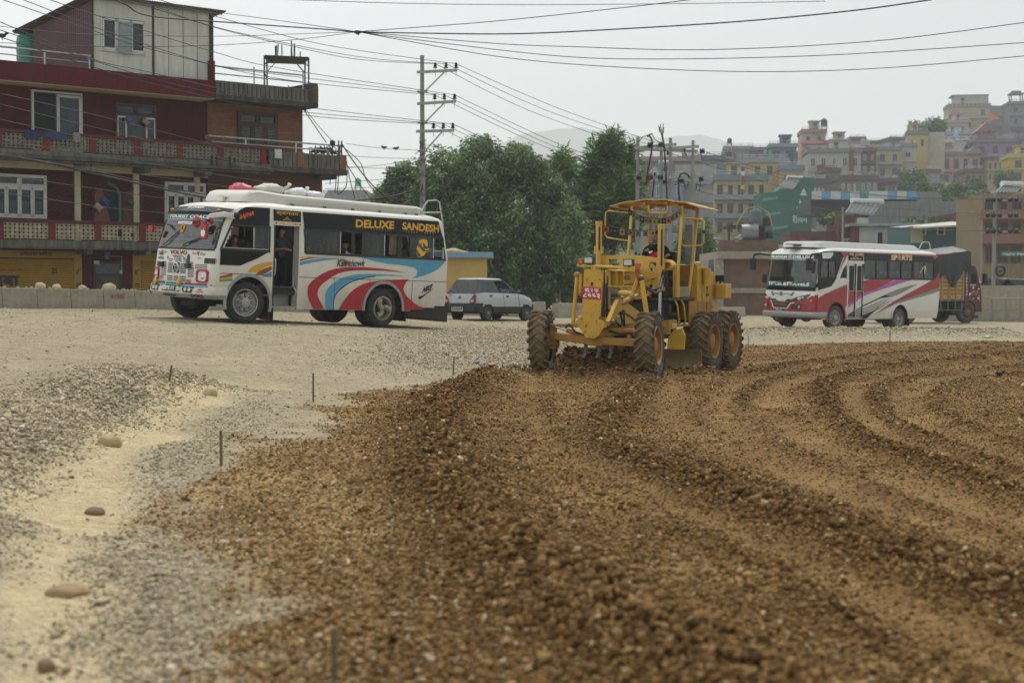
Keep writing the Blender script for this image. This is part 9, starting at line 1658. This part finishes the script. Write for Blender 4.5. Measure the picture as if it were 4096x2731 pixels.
 for px,pb,pt in ((3198,835,798),(3212,782,752)): x,z=P(px,pb); z2=P(px,pt)[1]; k.poly([[(x-.45,z),(x+.45,z),(x+.28,z+(z2-z)*.45),(x+.08,z2-.2),(x,z2),(x-.08,z2-.2),(x-.28,z+(z2-z)*.45)]],lambda a_,b_:V((a_,-.06,b_)),None,0)
 for px,py in ((3080,790),(3092,850),(3120,905)): x,z=P(px,py); k.poly([[(x-1.1,z-.5),(x+1.0,z-.2),(x+.9,z+.15),(x-1.0,z-.1)]],lambda a_,b_:V((a_,-.06,b_)),None,1)
 k.build('lettering',[mat('faded white lettering',(196,206,200),.7),mat('faded pale paint',(90,140,124),.7)],root,fix=False); HZ.append((a.x,Y+4,a.z-3)); heater('solar panel leaning against the green wall top',3118,752,3150,712,203,2.2)
 Y=190; a=at(3246,842,Y); root=thing('banner_wall','long hoarding with blue and white stripes on the shed under the hill houses','hoarding',a,'houses of the town'); X=lambda px:xpx(px,Y)-a.x; Z=lambda py:zpx(py,Y)-a.z; k=MB(); cols=(0,1,0,1,0,1,0,0,1,0,1)
 for i in range(11): q0=3246+415*i/11; q1=3246+415*(i+1)/11; k.box(X(q0),X(q1),0,.15,Z(797),Z(765),cols[i])
 k.build('panel',[wallm('hoarding white',(176,176,170)),wallm('hoarding blue',(92,138,168))],root); k=MB(); k.box(X(3243),X(3664),.2,9,Z(858),Z(799),0); k.build('shed_wall',wallm('shed dark',(56,64,64)),root); k=MB(); k.add([(X(3238),-2.5,Z(806)),(X(3668),-2.5,Z(800)),(X(3668),1,Z(797)),(X(3238),1,Z(800))],[(0,1,2,3)]); k.build('shed_roof',wallm('shed roof',(120,126,124)),root); HZ.append((a.x+6,Y+4,a.z))
 Y=186; a=at(3478,882,Y); b=at(3842,882,Y); k=MB(); w=b.x-a.x; k.box(0,w,0,.6,-3,zpx(806,Y)-a.z);
 for i in range(9): k.box(w*i/9,w*i/9+.25,-.2,0,-3,zpx(812,Y)-a.z)
 o=k.build('retaining_wall',stainmat('grey retaining wall',(124,126,122),(90,92,90),.6),None); o.matrix_world=Matrix.Translation(a); tag(o,'long grey ribbed retaining wall below the green hillside','wall'); H('hill_house','grey slab sided house end above the retaining wall',3642,3735,768,812,200,(122,126,126),1,2,FRG,None,-20,win=(.25,.6),par_=False)
 BRT=wallm('town brick',(112,56,52)); r,w,h=H('brick_house','long red brick house with a pale upper storey behind the red bus',3418,3642,905,1060,140,(112,56,52),2,3,FRW,None,-4,par_=False,win=(.28,.42),skip=((1,1),(1,2),(0,0))); k=MB(); k.box(w*.08,w*1.0,-.05,0,h*.52,h*.97); k.build('upper_storey',wallm('upper pale',(164,160,148)),r); k=MB(); k.box(-.5,w+.5,-.6,9,h,h+.25); k.build('roof',wallm('roof blue grey',(128,142,152)),r); k=MB(); k.box(-.3,w+.3,-.8,0,h*.40,h*.50); k.build('balcony',wallm('brick band',(84,66,62)),r); k=MB(); k.box(w*.36,w*.40,-.12,-.04,h*.56,h*.84); k.box(w*.40,w*.48,-.12,-.04,h*.56,h*.84,1); k.build('window',[FRW,GLT],r)
 for x in (.53,.60,.96): k=MB(); k.box(w*x,w*x+.2,-1.0,-.8,-4,h*.4); k.build('column',wallm('white column',(176,174,166)),r)
 r,w,h=H('brick_house','tall narrow brick stair block with a small window beside the long brick house',3356,3420,862,1060,143,(108,54,50),3,1,FRW,None,-4,win=(.5,.25),skip=((0,0),(2,0)),par_=False); H('brick_house','low brick house with flat grey roof slab left of the stair block',3158,3360,925,1060,146,(112,62,58),1,4,FRB,None,-4,win=(.35,.4),par_=False); H('hill_house','small cream shed with a blue grey gable behind the brick stair block',3310,3362,862,925,160,(120,126,130),1,1,FRG,None,-4,par_=False,skip=((0,0),))
 Y=128; a=at(3642,1080,Y); root=thing('green_shed','teal walled shed with a long pale sloping roof right of the brick house','shed',a,'houses of the town'); X=lambda px:xpx(px,Y)-a.x; Z=lambda py:zpx(py,Y)-a.z; k=MB(); k.box(0,X(3930),0,8,-3,Z(905)); k.build('wall',wallm('teal wall',(50,92,86)),root); k=MB(); k.add([(X(3632),-1.5,Z(912)),(X(3936),-1.5,Z(896)),(X(3925),9,Z(868)),(X(3660),9,Z(892))],[(0,1,2,3)]); k.add([(X(3632),-1.5,Z(918)),(X(3936),-1.5,Z(902)),(X(3936),-1.5,Z(896)),(X(3632),-1.5,Z(912))],[(0,1,2,3)]); k.build('roof',wallm('pale sheet roof',(178,172,160)),root,fix=False); k=MB(); k.box(0,X(3690),-.05,0,Z(972),Z(912)); k.build('wall_panel',wallm('cream panel',(170,160,138)),root)
 for q0,q1 in ((3678,3702),(3742,3778),(3840,3872)): k=MB(); k.box(X(q0),X(q1),-.12,-.06,Z(940),Z(908),0); k.box(X(q0)+.15,X(q1)-.15,-.14,-.11,Z(937),Z(911),1); k.build('window',[FRW,GLT],root)
 HZ.append((a.x+5,Y+6,a.z)); H('hill_house','low maroon shed roof behind the green shed',3832,3930,850,905,150,(110,52,56),1,1,FRB,None,0,par_=False,skip=((0,0),)); H('shop_house','dull pink long house behind the lorry',3640,3960,1000,1100,122,(126,86,84),1,3,FRG,None,-2,par_=False,win=(.25,.5))
 r,w,h=H('shop_house','ochre yellow shop house with large dark windows behind the right pole',3930,4140,775,1065,112,(146,122,84),3,4,FRB,(124,92,82),-4,win=(.7,.64),par_=False); k=MB(); k.box(w*.28,w*.8,-.9,-.8,h*.13,h*.20,0); text(k,'रेष्टुरेन्ट सेकुवा',(w*.32,-.92,h*.145),(w*.42,0,0),(0,0,h*.035),1,.02); k.build('shop_sign',[wallm('teal sign',(54,110,100)),mat('white lettering',(224,224,220))],r,fix=False); heater('slanted solar panel on the ochre shop house roof',3985,770,4012,742,114,1.8)
 k=MB(); a=at(3900,1195,93); w=at(4250,1195,93).x-a.x; k.box(0,w,0,.5,-2,zpx(1142,93)-a.z); o=k.build('retaining_wall',CONC,None); o.matrix_world=Matrix.Translation(a); tag(o,'plain beige retaining wall below the ochre shop house','wall')
 for lab,px,c in (('maroon car top showing above the wall at far right',3975,(110,34,50)),('pale blue car top showing above the wall at the right edge',4052,(140,156,176))):
  Y=98; a=at(px,1166,Y); root=thing('parked_car',lab,'car',Matrix.Translation(a)@Matrix.Rotation(PI,4,'Z'),'cars beyond the wall'); L=MB(); prof=[(-1.9,-.6),(-1.9,.1),(-1.75,.3),(-1.2,.36),(-.7,.78),(.6,.82),(1.2,.42),(1.85,.3),(1.95,-.1),(1.95,-.6)]; L.poly([prof],lambda x,z:V((x,-.75,z)),(0,1.5,0)); L.build('body',mat('car paint %d %d %d'%c,c,.3,coat=.4),root,bevel=.06); k=MB(); k.poly([[(-1.05,.38),(-.66,.72),(.55,.76),(1.0,.42)]],lambda x,z:V((x,.76,z))); k.poly([[(-1.05,.38),(-.66,.72),(.55,.76),(1.0,.42)]],lambda x,z:V((x,-.76,z))); k.build('window',HGL,root)
  for x in (-1.2,1.2):
   for s in (1,-1): wheel(root,(x,s*.66,-.62),.3,.18,0,s,'disc')
 Y=100; a=at(2872,1245,Y); root=thing('brick_building','unfinished low brick building with concrete bands right of the grader','building',a,'houses of the town'); X=lambda px:xpx(px,Y)-a.x; Z=lambda py:zpx(py,Y)-a.z; k=MB(); k.box(X(2896),X(3180),0,9,-1,Z(1030)); k.box(X(2874),X(3108),-.2,.2,Z(1006),Z(962)); k.build('wall',brickmat('pale dull brick',(120,82,64),(104,72,58),(120,108,96)),root); k=MB(); k.box(X(2866),X(3186),-.5,9.2,Z(1036),Z(1006)); k.box(X(2858),X(2892),-.3,.4,-1,Z(1036)); k.box(X(2882),X(3186),-.12,0,Z(1172),Z(1152)); k.build('concrete_band',CONC,root); k=MB(); k.box(X(2840),X(2884),.5,.7,Z(1140),Z(1062)); k.build('roller_shutter',mat('blue shutter',(60,96,150),.6,dust=.2),root); k=MB(); k.box(X(2838),X(2890),.6,8,-1,Z(1040)); k.build('annex',wallm('annex',(126,122,116)),root)
 k=MB(); k.box(X(3112),X(3178),-.2,0,Z(1006),Z(978));
 for i in range(14): k.box(X(3114+4.5*i),X(3116+4.5*i),-.24,-.2,Z(1004),Z(980),1)
 k.build('balustrade',[wallm('balustrade',(170,140,112)),wallm('balustrade white',(186,184,176))],root); k=MB(); k.box(X(2914),X(3062),.5,4,Z(908),Z(900));
 for px in (2916,2988,3058): k.box(X(px),X(px)+.12,.5,.62,Z(964),Z(905))
 k.box(X(3040),X(3062),1,1.3,Z(962),Z(905)); k.build('roof_shelter',mat('dark shelter',(58,54,50),.9,dust=.2),root)
 k=MB(); k.add([(X(3180),-.3,Z(1010)),(X(3205),-.3,Z(1010)),(X(3222),-.3,Z(952)),(X(3200),-.3,Z(950))],[(0,1,2,3)]); k.build('tiled_slope',mat('red tile slope',(150,62,52),.8,var=.3,scale=12),root)
 tank('large grey water tank under the brick building roof pipes',3022,888,832,101,(84,98,98)); tank('black squat water tank on the low brick building',3078,955,918,101,(26,28,30)); tank('small black water tank by the yellow pipe',3065,905,862,102,(28,30,32))
 k=MB(); p=at(2966,932,100.5); k.tube([p,at(3030,930,100.5)],.55,14); k.tube([at(2972,945,100.2),at(2946,962,99.5)],.2,6); o=k.build('solar_heater',mat('dull heater drum',(120,124,126),.5,.2),None,smooth=40); tag(o,'grey cylinder solar heater lying on the low brick building','solar heater','solar water heaters')
 k=MB(); k.tube([at(2940,960,100.3),at(2950,890,100.3),at(2985,835,100.3),at(3030,825,100.3),at(3075,850,100.3),at(3090,905,100.3)],.028,6); o=k.build('yellow_pipe',mat('yellow pipe',(190,150,40),.6),None,smooth=60); tag(o,'bent yellow pipe arching over the roof tanks','pipe')
 H('hill_house','distant grey concrete house between the brick house and the trees',1292,1466,760,860,165,(146,150,152),2,1,FRG,None,0,par_=False,skip=((0,0),(1,0))); tank('green water tank on a stand on the distant grey house',1432,742,712,164,(60,150,130),1.2); H('hill_house','tiny dark roof block beside the small tree',1488,1530,772,800,170,(110,116,120),1,1,FRG,None,0,par_=False)
 for lab,px,yb,yt,Y,c,s in (('black water tank on the stair tower of the beige tower house',3296,505,474,310,(36,38,40),1.8),('green water tank left of a pair above the ochre block',3696,508,484,350,(50,140,116),0),('green water tank right of a pair above the ochre block',3717,508,484,350,(50,140,116),0),('pale blue water tank above the pink upper block',3826,548,524,362,(110,150,190),0),('dark water tank left of the pair on the beige hilltop house',3808,478,452,398,(44,50,56),0),('dark water tank right of the pair on the beige hilltop house',3834,482,452,398,(44,50,56),0),('black water tank beside the dull blue house',3138,570,544,300,(36,38,40),0),('black water tank on a stand over the pale concrete house',2918,574,552,308,(36,38,40),1.5),('steel water tank left of a pair by the brown brick house',3452,580,556,318,(150,150,146),.6),('steel water tank right of a pair by the brown brick house',3469,580,556,318,(150,150,146),.6),('green water tank on the banner shed',3453,802,770,188,(34,112,90),0),('green tank left of the dull blue house',3062,618,600,300,(60,140,116),0),('green tank by the roof edge of the dull blue house',3080,618,600,300,(60,140,116),0),('dark tank on the pink brick house top',2738,635,608,245,(60,70,80),0),('black tank left on the pale concrete house roof',2896,630,602,309,(40,44,48),0),('black tank right on the pale concrete house roof',2914,630,602,309,(40,44,48),0),('black tank on the lilac house roof',3955,536,518,350,(40,42,46),0)): tank(lab,px,yb,yt,Y,c,s)
 for lab,a,b,Y,w in (('white solar panels sloping over the white and maroon house',(3238,660),(3275,604),287,2.0),('solar panel on the pink upper block',(3792,606),(3820,564),352,2.2),('second solar panel on the pink upper block',(3812,606),(3842,562),352,2.2),('flat solar panel on the brick stair block',(3382,852),(3412,808),140,3.2),('solar panel left of the pole group on the dull pink house',(2596,694),(2640,650),240,2.0),('low solar panel on the pale concrete roof',(2838,640),(2856,632),262,2.4),('low solar panel left of the brown brick house',(3400,602),(3420,592),316,2.4)): heater(lab,*a,*b,Y,w)
 k=MB(); p=at(3958,512,352); k.tube([p,p+V((0,0,3.6))],.05,5,0); k.add([p+V((0,0,3.6)),p+V((2.3,0,2.2)),p+V((1.4,0,2.0)),p+V((.2,0,1.6))],[(0,1,2,3)],1); o=k.build('flag',[GALV,cloth('orange flag',(206,110,50))],None,fix=False); tag(o,'small orange flag on a staff above the lilac house','flag')
 k=MB(); p=at(2963,770,214); k.tube([p,at(2963,650,214)],.06,5,0)
 for i,c in enumerate((1,2,3,4,5)): z0=zpx(668+18*i,214)-0; k.box(p.x,p.x+.5,213.97,214.0,z0-.6,z0,c)
 o=k.build('prayer_pole',[GALV,cloth('pf blue',(50,70,140)),cloth('pf white',(200,200,196)),cloth('pf red',(170,50,50)),cloth('pf green',(60,120,70)),cloth('pf yellow',(200,170,60))],None,fix=False); tag(o,'vertical prayer flag pole before the yellow house with red bands','prayer flags')
town()
def fillers():
 rr=random.Random(12); C=((150,140,128),(158,136,120),(140,112,100),(126,128,128),(168,152,120),(150,120,112),(132,126,116),(120,84,74))
 for px,yt,w,Y in ((2580,700,70,262),(2650,690,60,300),(2870,655,60,300),(2950,690,50,290),(3020,660,60,292),(3150,620,60,325),(3186,640,40,330),(3330,600,70,340),(3400,560,60,370),(3480,575,50,372),(3560,560,70,380),(3640,590,60,372),(3300,690,60,262),(3360,720,70,250),(3250,735,50,240),(3440,720,70,270),(3540,730,50,282),(3700,690,60,335),(3760,560,50,395),(3890,600,60,372),(3950,640,60,345),(4000,600,70,372),(3860,690,70,320),(2760,780,70,236),(2660,850,80,205),(2590,880,70,190),(2740,960,80,150),(2820,1010,60,140),(2700,1060,80,130)):
  house('hill_house','small plain muted house packed in among the larger hillside houses',px,px+w,yt,yt+70*300//Y+30,Y,rr.choice(C),2 if Y>200 else 2,3,rr.choice((FRB,FRG,FRW)),None,rr.uniform(-8,4),win=(.5,.5))
fillers()
def hillside():
 P=np.array([(x,y,z-.4) for x,y,z in HZ]+[(-10,150,0.3),(10,120,0),(40,105,0),(70,110,0),(120,150,5),(-40,260,2),(-30,400,4),(130,300,25),(180,420,40),(60,430,36),(130,500,44),(0,500,15),(60,600,30),(25,150,.5),(45,140,1)]);
 xs=np.linspace(-60,240,110); ys=np.linspace(106,620,120); X,Yg=np.meshgrid(xs,ys); W=np.zeros_like(X); S=np.zeros_like(X)
 for x,y,z in P: w=1/(((X-x)**2+(Yg-y)**2*.6)+18)**2; W+=w; S+=w*z
 Z=S/W; Z=np.minimum(Z,(Yg-104)*.5-1.2)-2.5+fbm(X*.08,Yg*.08,3,4)*1.2-.6; idx=np.arange(X.size).reshape(X.shape); q=np.stack([idx[:-1,:-1],idx[:-1,1:],idx[1:,1:],idx[1:,:-1]],-1).reshape(-1,4)
 o=npmesh('hillside',np.stack([X,Yg,Z],-1).reshape(-1,3),q,mat('hillside grass',(92,96,70),.95,var=.35,scale=.25,dust=.4,dcol=(128,112,82),dscale=.12,bump=.5,bscale=2),None,4,True); tag(o,kind='structure'); return xs,ys,Z
hillside()
for i,(px,py,rx,ry,Y,n) in enumerate(((3568,745,26,34,300,300),(3650,728,32,40,300,420),(3610,720,12,40,305,220),(3680,720,20,36,302,200),(3780,818,24,34,215,280),(3872,820,40,36,230,420),(3905,800,30,30,235,280),(4020,710,32,30,300,300),(4060,720,30,34,305,300),(3740,500,36,26,352,380),(3670,512,30,24,352,260),(3240,756,24,10,270,160))):
 tree('town tree '+('by the blue windowed house','before the long pink house','slim and pointed beside the blue windowed house','small at the left end of the long pink house','round by the grey retaining wall','broad below the lilac house','small behind the broad one below the lilac house','left of two under the lilac porch','right of two under the lilac porch','behind the green tanks on the skyline, right part','behind the green tanks on the skyline, left part','low behind the green wall')[i],[(px,py,rx,ry),(px+rx*.4,py+ry*.4,rx*.7,ry*.6),(px-rx*.5,py+ry*.3,rx*.6,ry*.6)],Y,n,.7,.28,BUSH,(px,py+ry+8,.15),seed=40+i,group='town trees',limbs=2)
def hedgerow():
 k=np.random.default_rng(5); bl=[]
 for i in range(40): bl.append((3700+230*k.random(),745+46*k.random(),14+10*k.random(),9+6*k.random()))
 B=pxblobs(bl,262,6); o=crown(None,B,2600,.8,.35,BUSH,.3,77,(0,0,0)); o.name='hill_shrubbery'; tag(o,kind='stuff')
 bl=[(3640+250*k.random(),895+18*k.random(),16,7) for i in range(26)]; o=crown(None,pxblobs(bl,158,3),1100,.5,.22,BUSH,.3,78,(0,0,0)); o.name='hill_shrubbery'; tag(o,kind='stuff')
 bl=[(3285+90*k.random(),872+8*k.random(),10,5) for i in range(10)]; o=crown(None,pxblobs(bl,150,2),300,.4,.2,BUSH,.3,79,(0,0,0)); o.name='roof_shrubbery'; tag(o,kind='stuff')
hedgerow()
def mountain():
 Y0=3300; prof=[(1300,1000),(1650,760),(1850,650),(1960,600),(2060,556),(2140,526),(2230,512),(2330,514),(2420,530),(2480,548),(2540,540),(2640,548),(2720,545),(2800,540),(2880,560),(2960,590),(3040,640),(3200,720),(3600,800),(4300,860)]
 xs=np.linspace(1300,4300,240); yy=np.interp(xs,[p[0] for p in prof],[p[1] for p in prof]); rows=[]
 for j,(f,dy) in enumerate(((0,-420),(.45,-260),(.8,-120),(1,0),(.9,150),(.5,420))):
  r=[]
  for x,y in zip(xs,yy):
   n_=float(fbm(np.array([x*.012]),np.array([j*1.7]),4,9)[0]-.5); p=at(x,y,Y0); r.append((p.x,Y0+dy+n_*120,max(-4,p.z*f+n_*26*(1-abs(f-1)*.3))))
  rows.append(r)
 v=np.array(rows).reshape(-1,3); n=len(xs); idx=np.arange(len(v)).reshape(len(rows),n); q=np.stack([idx[:-1,:-1],idx[:-1,1:],idx[1:,1:],idx[1:,:-1]],-1).reshape(-1,4)
 o=npmesh('mountain',v,q,mat('forested hill',(52,70,54),.95,var=.3,scale=.01),None,4,True); tag(o,kind='structure')
mountain()
